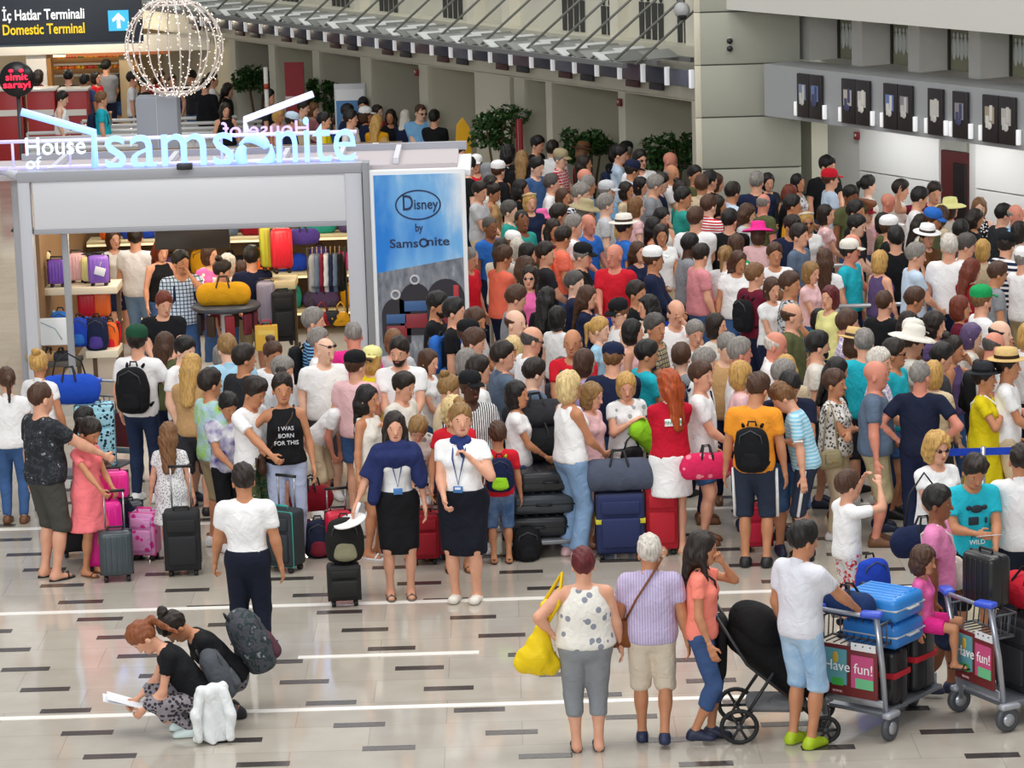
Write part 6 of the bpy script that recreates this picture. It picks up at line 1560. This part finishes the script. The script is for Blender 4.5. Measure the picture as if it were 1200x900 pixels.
F('lilac', 753, 628, 176, g=(766, 872), build=.45, sk='tan', hair=('short', 'white'), top=('polo', 'b2a4c8', 'vstripe', 'c8bedb'), bot=('bermuda', 'd9cdb9'), shoes=('shoe', '1e2a4a'), arms=('relax', 'down'), stride=.09, head=(-12, 0), base='person in lilac striped shirt and beige shorts')
F('coralgirl', 826, 623, 82, g=(824, 868), sex='f', sk='tan', hair=('longfront', 'dark'), top=('tee', 'f58a78'), bot=('capri', '3d5580'), shoes=('shoe', '1c2440'), arms=('face', 'relax'), stride=.06, head=(0, 5), extra='and blue leggings')
F('pusher', 963, 612, 132, g=(940, 874), sk='tan', hair=('short', 'black'), top=('polo', 'dcdde6'), bot=('bermuda', '8fb4d8', 'wash', 'b4d0e8'), shoes=('shoe', 'a9c41c'), arms=('relax', 'push'), build=.15, head=(15, 8), base='person in pale polo and light denim shorts pushing a trolley')
F('pinkman', 1098, 570, 72, h=1.72, sk='brown', hair=('short', 'black'), top=('tee', 'e58ab8'), bot=('bermuda', '26304a'), shoes=('shoe', '1c2440'), arms=('relax', 'down'), stride=.10, build=.15, extra='and dark blue shorts')
# shawls, scarves, lanyards, prints
def fpart(key, name, prims, m, vox=.013, cuts=(), noise=(.003, 30)):
    r, B = FG[key]; return link(name, mesh_of(name, prims(B), vox, cuts, noise), m, r)
fpart('scarfstaff', 'shawl', lambda B: [grow(B['torso'][3], .035), cap(B['tt']((0, .04, 1.44)), B['tt']((0, .05, 1.38)), .10, .14, V(1, 0, 0), 1.5, .05)] +
      [cap(S_, S_ + (E - S_) * .9, .075, .085, None, 1, .05, True) for S_, E in B['sh']] + [cap(S_, E, .06, .06, V(0, 1, 0), 1.3, .05) for S_, E in [(B['tt']((-.15, .05, 1.36)), B['tt']((-.22, .08, 1.12))), (B['tt']((.15, .05, 1.36)), B['tt']((.23, .08, .98)))]], cloth('26305e'), cuts=())
fpart('staff2', 'neck_scarf', lambda B: [cap(B['tt']((-.05, .03, 1.46)), B['tt']((.05, .03, 1.46)), .05, .05, None, 1, .03), cap(B['tt']((0, .09, 1.43)), B['tt']((-.06, .14, 1.30)), .03, .022, None, 1, .02)], cloth('2a3870'))
for key in ('staff2', 'scarfstaff'):
    r, B = FG[key]; w_ = B['w']; t = B['tt']
    MB().tube([t((-.06, .06, 1.45)), t((-.05, .15 + .03 * w_, 1.33)), t((-.0, .155 + .06 * w_, 1.10)), t((.05, .15 + .03 * w_, 1.33)), t((.06, .06, 1.45))], .007, 6).build('lanyard', cloth('2f4a80'), r)
    MB().box(t((0, .165 + .065 * w_, 1.06)), (.085, .012, .06), .004).build('badge', M('3f78b8', .4), r)
    if key == 'staff2': MB().box(t((0, .172 + .065 * w_, 1.07)), (.05, .006, .02)).build('badge_print', M('dfe8f0'), r)
r, B = FG['redtee']; t = B['tt']; pn = MB().box(t((.0, -.133, 1.30)), (.16, .012, .07), .004).build('back_print', M('f2f4f2', .6), r); text('lettering', 'FIN TUR', .045, M('3a9a6a', .6), pn, tuple(t((0, -.141, 1.285))), (PI / 2, 0, 0), .002)
r, B = FG['turqboy']; t = B['tt']
mb = MB(); mb.ball(t((0, .135, 1.30)), (.055, .012, .035), 10, 6); mb.ball(t((.07, .13, 1.31)), (.025, .012, .022), 8, 6); mb.ball(t((-.07, .13, 1.31)), (.025, .012, .022), 8, 6); mb.box(t((.03, .138, 1.20)), (.09, .02, .07), .008); mb.box(t((-.08, .134, 1.2)), (.02, .02, .05), .006)
mb.build('chest_print', M('23303a', .7), r); text('lettering', 'JUST', .055, M('20323c', .7), r, tuple(t((0, .145, 1.06))), (PI / 2, 0, PI), .004); text('lettering', 'WILD', .055, M('e8f2f2', .7), r, tuple(t((0, .145, 1.00))), (PI / 2, 0, PI), .004)
r, B = FG['blacktop']; t = B['tt']
for k_, (s_, z) in enumerate((('I WAS', 1.27), ('BORN', 1.20), ('FOR THIS', 1.13))): text('lettering', s_, .055, M('d8dade', .7), r, tuple(t((.0, .152 - .006 * k_, z))), (PI / 2, 0, PI), .006)
r, B = FG['navyphone']; t = B['tt']; text('lettering', 'SAMOS', .06, M('7a2838', .7), r, tuple(t((0, .148, 1.24))), (PI / 2, 0, PI), .004)
r, B = FG['jersey']; t = B['tt']; text('lettering', 'chicago', .05, M('f0f0f0', .7), r, tuple(t((.09, .115, .56))), (PI / 2, 0, PI), .012)
r, B = FG['yellowdress']
for q in PEOPLE:                                                   # the white tee with a dark letter print behind the pink hat
    if q[1] == 945 and q[2] == 249:
        for s_, dx, z in (('Y', -.03, 1.28), ('S', 0, 1.22), ('L', .03, 1.17)): text('lettering', s_, .13, M('22232a', .7), q[0], (dx, .152, z), (PI / 2, 0, PI), .004)
for key, sx in (('orange', 1), ('bluestripe', 1), ('bluestripe', -1), ('orange', -1)):
    r, B = FG[key]
    for th, K_ in zip(B['thigh'], B['knee']):
        if (th[1][0] > 0) == (sx > 0):
            o_ = V(sx * .093, 0, 0); a_ = th[1] + o_ * 1.14; b_ = K_ + (B['ank'][0 if sx < 0 else 1][0] - K_) * .09 + o_ * .98
            mb = MB(); mb.tube([a_, (a_ + b_) / 2 + o_ * .02, b_], .016, 6); mb.build('side_stripe', cloth('white'), r)
# ---------------------------------------------------------------- the crowd: plan the places, ease people apart, build
LN = CROWD.strip().splitlines(); st0 = rn.getstate()
PL = np.array([crowd(ln, plan=True) for ln in LN]); P0_ = PL.copy(); rn.setstate(st0)
FX = np.array([[q[0].location[0], q[0].location[1]] for q in PEOPLE])
for it in range(60):
    for A_, fixed in ((PL, False), (FX, True)):
        D_ = PL[:, None, :] - A_[None, :, :]; D_[..., 1] *= .8
        L_ = np.sqrt((D_ ** 2).sum(-1)) + 1e-6; ov = np.clip(.46 - L_, 0, None)
        if not fixed: np.fill_diagonal(ov, 0)
        mv = (D_ / L_[..., None] * ov[..., None]); mv[..., 1] *= 1.6; mv[..., 0] *= .6
        PL = PL + mv.sum(1) * (.25 if not fixed else .5)
    d_ = PL - P0_; PL = P0_ + np.clip(d_, [-.12, -.30], [.12, .30])
    o_ = (PL - FP[:2]) @ FN[:2]; u_ = (PL - FP[:2]) @ FD[:2]
    lim = np.where(u_ < .5, .14, -1.55); sh = np.clip(lim - o_, 0, None); far = (PL[:, 1] > 39) & (u_ > -26)
    PL = PL - np.stack([0 * sh, sh * far / .51], 1)
inp = (PL[:, 0] > xa - .45) & (PL[:, 0] < xb + .3) & (PL[:, 1] > PY - .42) & (PL[:, 1] < PY + 2)
PL[inp, 1] = PY - .42
for ln, p_ in zip(LN, PL): crowd(ln, False, (p_[0], p_[1], 0.0))
# ---------------------------------------------------------------- bags on people and things in hands
def wornF(key, label, c, **kw): return worn(FG[key][0], label, c, group='backpacks on people', **kw)
wornF('greencap', 'black backpack with white mark on the green-capped person', 'black', dz=.95, w=.34, h=.52, d=.2)
wornF('orange', 'black sling backpack hanging on the orange tee', 'black', dz=.92, w=.30, h=.46, d=.17)
wornF('boypack', 'navy backpack with lime straps on the red tee', '1c2548', dz=.98, w=.34, h=.48, d=.19, c2='lime')
r, B = FG['crouch2']; b = backpack(wpt(r, (0, -.26, .40)), r.rotation_euler[2], 'large dark patterned backpack on a crouching back', .44, .56, .30, '4a4c52', '55353f', ('camo', '2c3a3c'), straps=False, tilt=-.40, group='backpacks on people')
r, B = FG['crouch']; b = backpack(wpt(r, (.02, -.24, .30)), r.rotation_euler[2], 'plain dark grey backpack hanging low on the crouching reader', .34, .46, .20, '4d5157', straps=False, tilt=-.45, group='backpacks on people')
# marks on the black backpack
# paper of the crouching reader
Wp = FG['crouch'][1]['wrist'][1][0]; r = FG['crouch'][0]; q = wpt(r, Wp + V(-.06, .09, .02))
o = put('paper_sheet', 'white paper sheet held by the crouching reader', 'paper', q, r.rotation_euler[2]); mb = MB(); mb.box((0, 0, 0), (.22, .30, .004), 0, rotx(.35)); mb.build('sheet', M('f4f6fa', .7), o); MB().box((.04, .03, -.012), (.22, .30, .004), 0, rotx(.25)).build('sheet', M('e6eaf0', .7), o)
# white sweatshirt draped down beside her
q = G(250, 870); o = put('white_sweatshirt', 'white sweatshirt hanging to the floor beside the crouching reader', 'sweatshirt', q, .1)
link('cloth', mesh_of('cloth', [cap((.0, 0, .40), (.0, 0, .02), .05, .075, V(1, 0, 0), 2.0, .04, True), cap((-.07, 0, .41), (.08, 0, .44), .05, .05, None, 1, .04)], .013, [(V(0, 0, -1), 0)], (.010, 34)), cloth('e0e4e4'), o)
for s_, x_ in ((-1, -.10), (1, .12)): link('sleeve', mesh_of('sleeve', [cap((x_ * .8, -.02, .42), (x_ * 1.2, -.07, .24), .045, .04, None, 1, .04), cap((x_ * 1.2, -.07, .24), (x_ * 1.1, -.08, .06), .04, .035, None, 1, .04)], .013, (), (.005, 40)), cloth('e0e4e4'), o)
# yellow bag, brown shoulder bag, strap bags
r = FG['floral'][0]; q = wpt(r, (-.40, .02, .70)); o = put('shoulder_bag', 'bright yellow slouchy bag on the floral top wearer', 'handbag', q, r.rotation_euler[2])
link('bag', mesh_of('bag', [cap((.03, 0, .34), (.0, 0, .16), .06, .12, V(0, 1, 0), 1.1, .06), cap((-.09, 0, .10), (.09, 0, .06), .10, .08, None, 1, .06)], .013, (), (.006, 30)), cloth('e8c81c', rough=.5), o)
MB().tube([(.03, .03, .36), (.07, .06, .56), (.20, .0, .78), (.16, -.09, .56), (.05, -.03, .36)], .016, 6).build('strap', cloth('e0bc14', rough=.5), o)
link('gathered_top', mesh_of('gathered_top', [ell((.08, 0, .50), (.06, .075, .08), None, .03)], .014, (), (.006, 40)), cloth('e8c81c', rough=.5), o)
r, B = FG['lilac']; q = wpt(r, (-.22, -.03, .84)); o = handbag(q, r.rotation_euler[2] + PI / 2 * 0 + PI, 'brown leather shoulder bag on the lilac shirt', .22, .24, .11, '7a4524', 0)
MB().tube([(.0, .0, .2), (-.10, .06 + .08, .42), (-.27, .03, .66), (-.30, -.03, .70)], .009, 6).build('strap', M('7a4524', .5), o)
def crossbag(key, label, side=1, c='black', w=.24, h=.2):
    r, B = FG[key]; t = B['tt']; wv = B['w']; q = wpt(r, t((side * (.23 + .05 * wv), .02, .84))); o = handbag(q, r.rotation_euler[2] + PI / 2, label, w, h, .10, c, 0)
    s_ = r.scale[0]; loc = lambda p: (rotz(-(o.rotation_euler[2])) @ (wpt(r, t(p)) - np.array(o.location)))
    for yy in (.135 + .03 * wv, -.13 - .02 * wv): MB().tube([loc((side * .20, yy * .5, 1.0)), loc((side * .08, yy, 1.2)), loc((-side * .06, yy * .9, 1.38)), loc((-side * .10, yy * .1, 1.475))], .009, 6).build('strap', M(c, .6), o)
    return o
crossbag('coralgirl', 'slim black crossbody bag on the coral tee', -1, 'black', .2, .18)
crossbag('blacktop', 'small dark crossbody bag on the black tank top', 1, 'darkbrown')
crossbag('yellowdress', 'white handbag with long strap by the yellow dress', -1, 'white', .3, .22)
crossbag('pinkman', 'pale drawstring bag on the pink tee', -1, 'offwhite', .28, .3)
r = FG['longdark'][0]; q = wpt(r, (-.34, .10, .62)); o = duffel(q, r.rotation_euler[2] + 1.0, 'large dark grey leather tote beside the white tank top', .46, .34, .2, '4a444a', name='tote_bag', strap=.25); o.rotation_euler[1] = .25
r = FG['greenbag'][0]; q = wpt(r, (-.10, .17, .98)); o = duffel(q, r.rotation_euler[2] + .3, 'lime green bag hugged to the floral tee', .38, .24, .16, '8fce2a', name='lime_bag', strap=.3); o.rotation_euler[1] = -.7
r = FG['greenbag'][0]; q = wpt(r, (.05, .20, .84)); handbag(q, r.rotation_euler[2], 'small black handbag under the lime bag', .2, .16, .09, 'black', .1)
# phones and papers in hands
def held(key, i, name, label, cat, size, c, tilt=.9):
    r, B = FG[key]; W_, e, n_, s_ = B['wrist'][i]; q = wpt(r, W_ + e * .10 + n_ * .025); o = put(name, label, cat, q, r.rotation_euler[2]); MB().box((0, 0, 0), size, .003, rotx(tilt)).build('case', M(c, .3), o); MB().box((0, -.0, .0) + (rotx(tilt) @ V(0, 0, size[2] / 2 + .001)), (size[0] * .9, size[1] * .86, .002), 0, rotx(tilt)).build('screen', M('cfd6dc', .2), o); return o
held('navyphone', 1, 'phone', 'white phone held by the dark navy tee', 'phone', (.09, .16, .012), 'e6e6e6', .5)
held('turqboy', 1, 'paper_ticket', 'paper ticket passed towards the turquoise tee', 'ticket', (.20, .09, .003), 'dfe3e8', .3)
held('whiteright', 0, 'phone', 'dark phone held by the white polo', 'phone', (.08, .15, .01), 'black', .5)
# white round hat board held low
r, B = FG['scarfstaff']; W_ = B['wrist'][1][0]; q = wpt(r, W_ + V(.06, .06, -.12)); o = put('paddle_board', 'white round paddle board held by the navy shawl wearer', 'paddle', q, .15)
MB().lathe([(.001, -.008), (.15, -.008), (.155, 0), (.15, .008), (.001, .008)], 26, (0, 0, 0), roty(-.28) @ rotx(.12)).build('disc', M('f6f6f6', .4), o); MB().tube([(.05, .0, .05), (.10, .02, .16)], .016, 8).build('grip', M('f2f2f2', .4), o)
# ---------------------------------------------------------------- luggage standing on the floor
def GS(px, py): p = on_z(px, py); return (p[0], p[1], 0.0)
suitcase(GS(138, 680), .12, 'dark grey ribbed cabin case with raised handle before the pink one', .31, .43, .22, '3d474d', 'hard', up=.36)
suitcase(GS(124, 668), .15, 'tall magenta hard case beside the pink dress', .36, .62, .26, 'e01890', 'hard')
q = GS(136, 664); suitcase((q[0], q[1] + .12, .60), .1, 'small magenta hard case on top of the tall magenta one', .30, .26, .22, 'ee2a96', 'hard')
suitcase(GS(172, 655), -.25, 'pink printed case with magenta edges on the floor', .26, .42, .22, 'e0a0d0', 'soft', fl=('floral', 'd43a96'), trim='hotpink')
suitcase(GS(216, 672), .05, 'tall black soft case behind the white-shirted back', .34, .56, .28, '1c1d20', 'soft', up=.4)
suitcase(GS(333, 668), -.5, 'dark case with turquoise zip beside the pale jeans', .36, .54, .26, '2c3236', 'soft', trim='teal', up=.3)
suitcase(GS(96, 650), .2, 'plain black case behind the dark shorts', .40, .30, .24, 'black', 'soft')
suitcase(GS(150, 640), .2, 'dark slate case behind the magenta cases', .34, .40, .24, '33383e', 'hard')
suitcase(GS(404, 708), .1, 'black wheeled case under the grey backpack', .30, .32, .24, '1f1f1f', 'soft')
q = GS(404, 708); b = backpack((q[0] + .02, q[1] + .02, .40), .1, 'black and grey backpack on top of the wheeled case', .34, .44, .22, '232322', '8c8a70', straps=False, group='bags')
duffel((GS(374, 610)[0], GS(374, 640)[1], .36), .2, 'dark red soft bag above the navy backpack', .24, .26, .16, 'darkred', name='hand_bag', strap=.1)
backpack((GS(374, 652)[0], GS(374, 652)[1], 0), .1, 'navy and red backpack standing on the floor', .28, .40, .2, '22283e', '7a2434', worn=False, group='bags')
suitcase(GS(398, 652), .2, 'bright red case behind the navy backpack', .26, .40, .2, 'd0183a', 'hard', up=.2)
suitcase(GS(498, 660), .1, 'dark red case behind the navy shawl wearer', .28, .44, .22, 'a01428', 'soft', up=.25)
suitcase(GS(512, 655), .1, 'crimson case behind the seated sandals', .24, .40, .22, 'b81c34', 'soft')
backpack((GS(618, 656)[0], GS(618, 656)[1], 0), .15, 'black backpack dropped on the floor by the case pile', .27, .34, .2, '191a1d', worn=False, group='bags')
# trolley piled with black cases
q = GS(632, 642)
r = put('luggage_cart', 'low steel luggage cart under the pile of black cases', 'cart', q, .1)
MB().box((0, 0, .16), (.7, .9, .04), .01).build('platform', M('8a8d92', .4, .5), r); MB().tube([(-.32, .42, .16), (-.32, .46, 1.0), (.32, .46, 1.0), (.32, .42, .16)], .02, 8).build('push_handle', M('b0b3b8', .3, .7), r)
for sx in (-1, 1):
    for sy in (-1, 1): MB().lathe([(.001, -.02), (.07, -.02), (.07, .02), (.001, .02)], 14, (sx * .3, sy * .38, .07), roty(PI / 2)).build('wheel', M('black', .5), r)
for k, (z, c, lab) in enumerate(((.19, '202226', 'lowest black case lying in the pile'), (.41, '3a4148', 'middle slate case lying in the pile'), (.63, '26282c', 'upper black case lying in the pile'))):
    s_ = suitcase((q[0] - .02 + .03 * k, q[1] + .33, z + .11), .08 * k, lab, .60, .66, .20, c, 'hard', wheels=True, group='cases on the pile'); s_.rotation_euler = (PI / 2, 0, .06 * k)
duffel((q[0] + .02, q[1] + .1, .86), .1, 'black and white sports bag on the case pile', .56, .34, .34, '1b1c1f', name='sports_bag'); duffel((q[0] + .0, q[1] + .2, 1.17), .15, 'large black soft bag crowning the case pile', .52, .26, .36, '2a2b30', name='soft_bag')
suitcase(GS(727, 652), .04, 'large navy case with yellow strap under a grey duffel', .46, .58, .3, '1e2a56', 'soft', band='c8c02a')
q = GS(727, 652); duffel((q[0], q[1], .66), .04, 'grey blue duffel lying on the navy case', .56, .31, .28, '4e5566')
suitcase(GS(775, 648), .05, 'tall red case behind the white skirt', .32, .62, .26, 'b41628', 'soft', up=.25)
suitcase(GS(888, 645), .05, 'crimson case between the orange tee wearer\'s legs', .28, .40, .22, 'c01838', 'soft')
q = on_y(828, 545, G(828, 655)[1]); duffel((q[0], q[1], q[2] - .13), .1, 'pink floral patterned bag held beside the black backpack', .34, .26, .16, 'd62a5c', fl=('floral', 'f08a9a'), name='floral_bag')
q = wpt(FG['leopard'][0], (.27, .05, .80)); handbag(q, .4, 'khaki round bag at the mottled top', .2, .2, .1, 'khaki', .45)
q = wpt(FG['blondglass'][0], (.26, .20, .70)); duffel(q, .2, 'navy bag on the arm of the blond glasses wearer'.replace('blond glasses', 'dark glasses'), .44, .28, .2, '1e2848', name='shoulder_bag', strap=.45)
q = wpt(FG['boyup'][0], (.34, .10, .50)); backpack(q, .4, 'royal blue drawstring bag beside the raised hands', .3, .4, .16, 'royal', 'lime', straps=False, group='bags')
# ---------------------------------------------------------------- trolleys and the pushchair
def trolley(pos, face, label, c='9a9ca6'):
    r = put('luggage_trolley', label, 'trolley', pos, PI + math.radians(face), 'luggage trolleys'); st = M('a9adb6', .3, .7)
    for s in (-1, 1): MB().tube([(s * .28, -.30, .12), (s * .28, -.36, .60), (s * .28, -.44, 1.0)], .024, 8).build('upright', st, r)
    MB().tube([(-.30, -.45, 1.01), (-.2, -.49, 1.02), (.2, -.49, 1.02), (.30, -.45, 1.01)], .018, 8).build('handle_bar', st, r)
    for s in (-1, 1): MB().box((s * .25, -.46, 1.03), (.17, .10, .05), .02, rotz(s * .35)).build('grip', M('3a55c8', .4), r)
    bk = MB(); bk.tube([(-.26, -.42, .92), (-.26, -.18, .92), (.26, -.18, .92), (.26, -.42, .92)], .010, 6); bk.tube([(-.26, -.40, .74), (-.26, -.20, .74), (.26, -.20, .74), (.26, -.40, .74)], .010, 6)
    for k in range(9): x = -.26 + .065 * k; bk.tube([(x, -.18, .92), (x, -.20, .74)], .006, 5); bk.tube([(x, -.20, .74), (x, -.40, .74)], .006, 5)
    for k in range(4):
        for s in (-1, 1): bk.tube([(s * .26, -.18 - .07 * k, .92), (s * .26, -.2 - .065 * k, .74)], .006, 5)
    bk.build('basket', M('5d5f66', .4, .5), r)
    ad = MB().box((0, -.375, .52), (.50, .02, .40), .006).build('advert_board', M('6e2426', .5), r)
    MB().box((-.12, -.388, .55), (.20, .006, .28)).build('print_block', M('5fa0a8', .6), ad); MB().box((.12, -.388, .53), (.2, .006, .26)).build('print_block', M('c8507e', .6), ad); MB().box((.14, -.390, .44), (.16, .006, .08)).build('print_block', M('6fc08a', .6), ad); MB().ball((-.12, -.39, .62), (.03, .006, .05), 8, 6).build('print_block', M('c8a83a'), ad); MB().box((-.1, -.390, .43), (.1, .006, .06)).build('print_block', M('3fae4a', .6), ad)
    text('lettering', 'Have fun!', .115, M('f6f4f4', .6), ad, (0, -.396, .52), (PI / 2, 0, 0), .002); text('lettering', 'www.', .04, M('e8c0c0', .6), ad, (-.1, -.39, .345), (PI / 2, 0, 0), .002); MB().box((.13, -.388, .73), (.22, .006, .06)).build('print_block', M('e6e6e6', .6), ad)
    MB().box((0, -.34, .29), (.56, .03, .06), .006).build('cross_plate', st, r)
    MB().box((0, .16, .19), (.50, .90, .035), .008).build('platform', M('7c8088', .4, .5), r); MB().box((0, .58, .24), (.42, .03, .12), .008).build('toe_plate', st, r)
    for s in (-1, 1):
        w_ = MB().lathe([(.001, -.022), (.06, -.022), (.07, -.026), (.098, -.022), (.10, 0), (.098, .022), (.07, .026), (.06, .022), (.001, .022)], 20, (s * .31, -.30, .10), roty(PI / 2)).build('wheel', M('4a4d52', .5), r)
        MB().lathe([(.001, -.03), (.05, -.03), (.05, .03), (.001, .03)], 14, (s * .31, -.30, .10), roty(PI / 2)).build('hub', M('b4b8be', .3, .5), w_)
        MB().box((s * .31, -.28, .20), (.075, .18, .05), .02).build('wheel_guard', M('a9adb4', .4, .3), r)
    MB().lathe([(.001, -.03), (.075, -.03), (.075, .03), (.001, .03)], 18, (0, .56, .075), roty(PI / 2)).build('wheel', M('4a4d52', .5), r); MB().box((0, .5, .13), (.09, .2, .06), .015).build('fork', st, r)
    return r
def tloc(r, p): return wpt(r, p)
T1 = trolley(GS(1026, 848), 142, 'steel luggage trolley loaded with blue cases and advert board')
rzT = T1.rotation_euler[2]
def on_trolley(T, p, w, h, d, c, lab, kind='hard', band=None, lie=False, extra=0.0):
    q = tloc(T, p); s_ = suitcase(q, T.rotation_euler[2] + extra, lab, w, h, d, c, kind, wheels=False, group='cases on the loaded trolley', band=band); return s_
on_trolley(T1, (.02, -.02, .21), .46, .44, .24, '1d1d20', 'black case with red strap at the trolley board', band='c01c2c', extra=.02)
on_trolley(T1, (.0, .40, .21), .46, .50, .30, '232326', 'black case with red strap at the trolley front', band='c81e2e', extra=-.04)
s1 = suitcase(tloc(T1, (0, .20, .80)), rzT, 'lower bright blue case lying on the trolley', .44, .50, .20, '2a7ac8', 'hard', wheels=True, group='cases on the loaded trolley', trim='silver'); s1.rotation_euler = (PI / 2, 0, rzT + PI / 2); s1.location = tloc(T1, (-.25, .02, .78))
s2 = suitcase(tloc(T1, (0, .20, 1.02)), rzT, 'upper bright blue case lying on the trolley', .44, .50, .20, '2f86d6', 'hard', wheels=True, group='cases on the loaded trolley', trim='silver'); s2.rotation_euler = (PI / 2, 0, rzT + PI / 2); s2.location = tloc(T1, (-.25, .02, .99))
duffel(tloc(T1, (-.05, -.32, .95)), rzT, 'dark blue bag in the trolley basket', .36, .2, .2, '1f3560', name='soft_bag')
T2 = trolley(GS(1188, 838), 118, 'steel luggage trolley at the picture edge with black case')
q = tloc(T2, (.0, -.27, .94)); suitcase(q, T2.rotation_euler[2] + .1, 'black case standing in the edge trolley basket', .36, .42, .22, '1e1e20', 'hard', wheels=False); q = tloc(T2, (.0, .1, .21)); suitcase(q, T2.rotation_euler[2], 'dark case on the edge trolley platform', .44, .6, .26, '26282c', 'soft', wheels=False); q = tloc(T2, (.0, .15, .86)); duffel(q, T2.rotation_euler[2], 'red soft bag on the edge trolley', .5, .26, .3, 'c01c30', name='soft_bag')
# child sitting on the loaded trolley
q = tloc(T1, (.20, .38, 0)); hk = 1.16; sc_ = hk / 1.776; zs_ = .72 / sc_ + .10
r, B = person((q[0], q[1], 0), 70, hk, 'f', 0, 'tan', ('curly', 'brown'), ('tee', 'e86aa8'), ('shorts', 'hotpink'), ('sandal', 'black'), ('relax', 'down'), 0, .0, (10, 5), None, None, True, zs_, [((-.12, .45, zs_ - .46), 0), ((.12, .42, zs_ - .48), 0)], 1.18)
PEOPLE.append([r, 1068, 662, 'person in pink tee sitting on the trolley cases', 'pink tee', 'in profile'])
T3 = trolley(GS(118, 566), -20, 'luggage trolley carrying the patterned light blue case')
q = tloc(T3, (.0, .05, .21)); suitcase(q, .1, 'light blue case with dark bird pattern on the shop trolley', .42, .68, .26, 'a9dcec', 'soft', wheels=False, fl=('dots', '25364a')); q = tloc(T3, (.12, .1, .9)); duffel((q[0] - .12, q[1], .90), .1, 'bright blue holdall above the patterned case', .46, .32, .26, '2450c0', strap=.22)
def pushchair(pos, face, label):
    r = put('pushchair', label, 'pushchair', pos, PI + math.radians(face)); bl = cloth('151416'); st = M('2a2a2c', .4, .3)
    for s in (-1, 1):
        MB().tube([(s * .24, -.38, 1.0), (s * .24, -.15, .62), (s * .25, .42, .14)], .014, 8).build('frame_tube', st, r); MB().tube([(s * .24, .05, .55), (s * .27, -.22, .14)], .014, 8).build('frame_tube', st, r)
        for y, rr in ((-.22, .135), (.44, .10)):
            w_ = MB().tube([(s * .29, y + rr * math.cos(t), rr + .005 + rr * .93 * math.sin(t)) for t in np.linspace(0, 2 * PI, 27)[:-1]], .018, 8, closed=True).build('wheel', M('1b1b1c', .7), r)
            for k in range(6): a = k * PI / 3; MB().tube([(s * .29, y, rr), (s * .29, y + rr * .9 * math.cos(a), rr + rr * .9 * math.sin(a))], .012, 6).build('spoke', M('232325', .5), w_)
            MB().ball((s * .29, y, rr), (.03, .03, .03), 8, 6).build('hub', M('3a3a3c', .4), w_)
    MB().tube([(-.24, -.38, 1.0), (-.15, -.43, 1.03), (.15, -.43, 1.03), (.24, -.38, 1.0)], .017, 8).build('handle', M('3f78a8', .5), r)
    link('seat_shell', mesh_of('seat_shell', [cap((0, -.14, .80), (0, .22, .44), .17, .14, V(1, 0, 0), 1.25, .06), cap((0, .20, .42), (0, .40, .34), .09, .08, V(1, 0, 0), 1.9, .06)], .016, (), (.003, 20)), bl, r)
    link('hood', mesh_of('hood', [ell((0, -.06, .86), (.24, .24, .17), rotx(-.6), .04)], .016, [(unit(V(0, .5, -.8)), -.50)], (.003, 20)), bl, r)
    link('rear_cover', mesh_of('rear_cover', [cap((0, -.34, .90), (0, -.36, .52), .05, .06, V(1, 0, 0), 3.6, .04)], .016, (), (.004, 20)), cloth('1d1b1c'), r)
    link('basket', mesh_of('basket', [cap((0, -.10, .25), (0, .26, .24), .06, .06, V(1, 0, 0), 3.2, .03)], .016, [(V(0, 0, 1), .29)]), cloth('77787a'), r)
    return r
pushchair(GS(898, 858), 88, 'black pushchair with spoked wheels pushed by the coral tee')
# the yellow surfboard bag in the far queue
q = on_z(541, 150, 1.6); p_ = on_y(541, 138, q[1]); o = put('board_bag', 'upright yellow board bag in the far queue', 'bag', (q[0], q[1], 0), .2); zz = p_[2]
mb = MB(); mb.prism([(-.13, .05), (.10, .0), (.16, zz * .5), (.13, zz * .9), (.02, zz), (-.08, zz * .93), (-.15, zz * .5)], -.05, .05); mb.build('bag', M('e0a818', .5), o); MB().tube([(0, -.06, zz * .4), (.0, -.10, zz * .5), (0, -.06, zz * .6)], .012, 6).build('handle', M('black'), o)

# ---------------------------------------------------------------- give every person a label of their own
WORDS = {}
from collections import Counter
def nw(s): return len(s.replace(',', ' ').split())
fix = {'26': 1}
for q in PEOPLE:
    b = q[3]
    for hx in [w for w in b.split() if len(w) == 6 and all(ch in '0123456789abcdef' for ch in w) and any(ch.isdigit() for ch in w)]: b = b.replace(hx + ' ', '')
    q[3] = b
cnt = Counter(q[3] for q in PEOPLE); used = set()
uniq = [q for q in PEOPLE if cnt[q[3]] == 1]
for q in uniq: q[0]['label'] = q[3] if nw(q[3]) >= 5 else q[3] + ', ' + q[5]; used.add(q[0]['label'])
rest = [q for q in PEOPLE if cnt[q[3]] > 1]
for q in rest:
    near = sorted(uniq, key=lambda u: (u[1] - q[1]) ** 2 + (u[2] - q[2]) ** 2)
    done = False
    for u in near[:14]:
        short = u[3].replace('person in ', '').split(', ')[0]
        dx, dy = q[1] - u[1], q[2] - u[2]
        rel = ('behind' if dy < 0 else 'in front of') if abs(dy) > abs(dx) * .8 else 'beside'
        for lab in ('%s, %s %s the %s' % (q[3], q[5], rel, short),):
            if lab not in used and nw(lab) <= 16: q[0]['label'] = lab; used.add(lab); done = True; break
        if done: break
    if not done: q[0]['label'] = q[3] + ', ' + q[5]
    q[0]['group'] = 'people in the check-in queues'
for q in uniq: q[0]['group'] = 'people in the check-in queues'
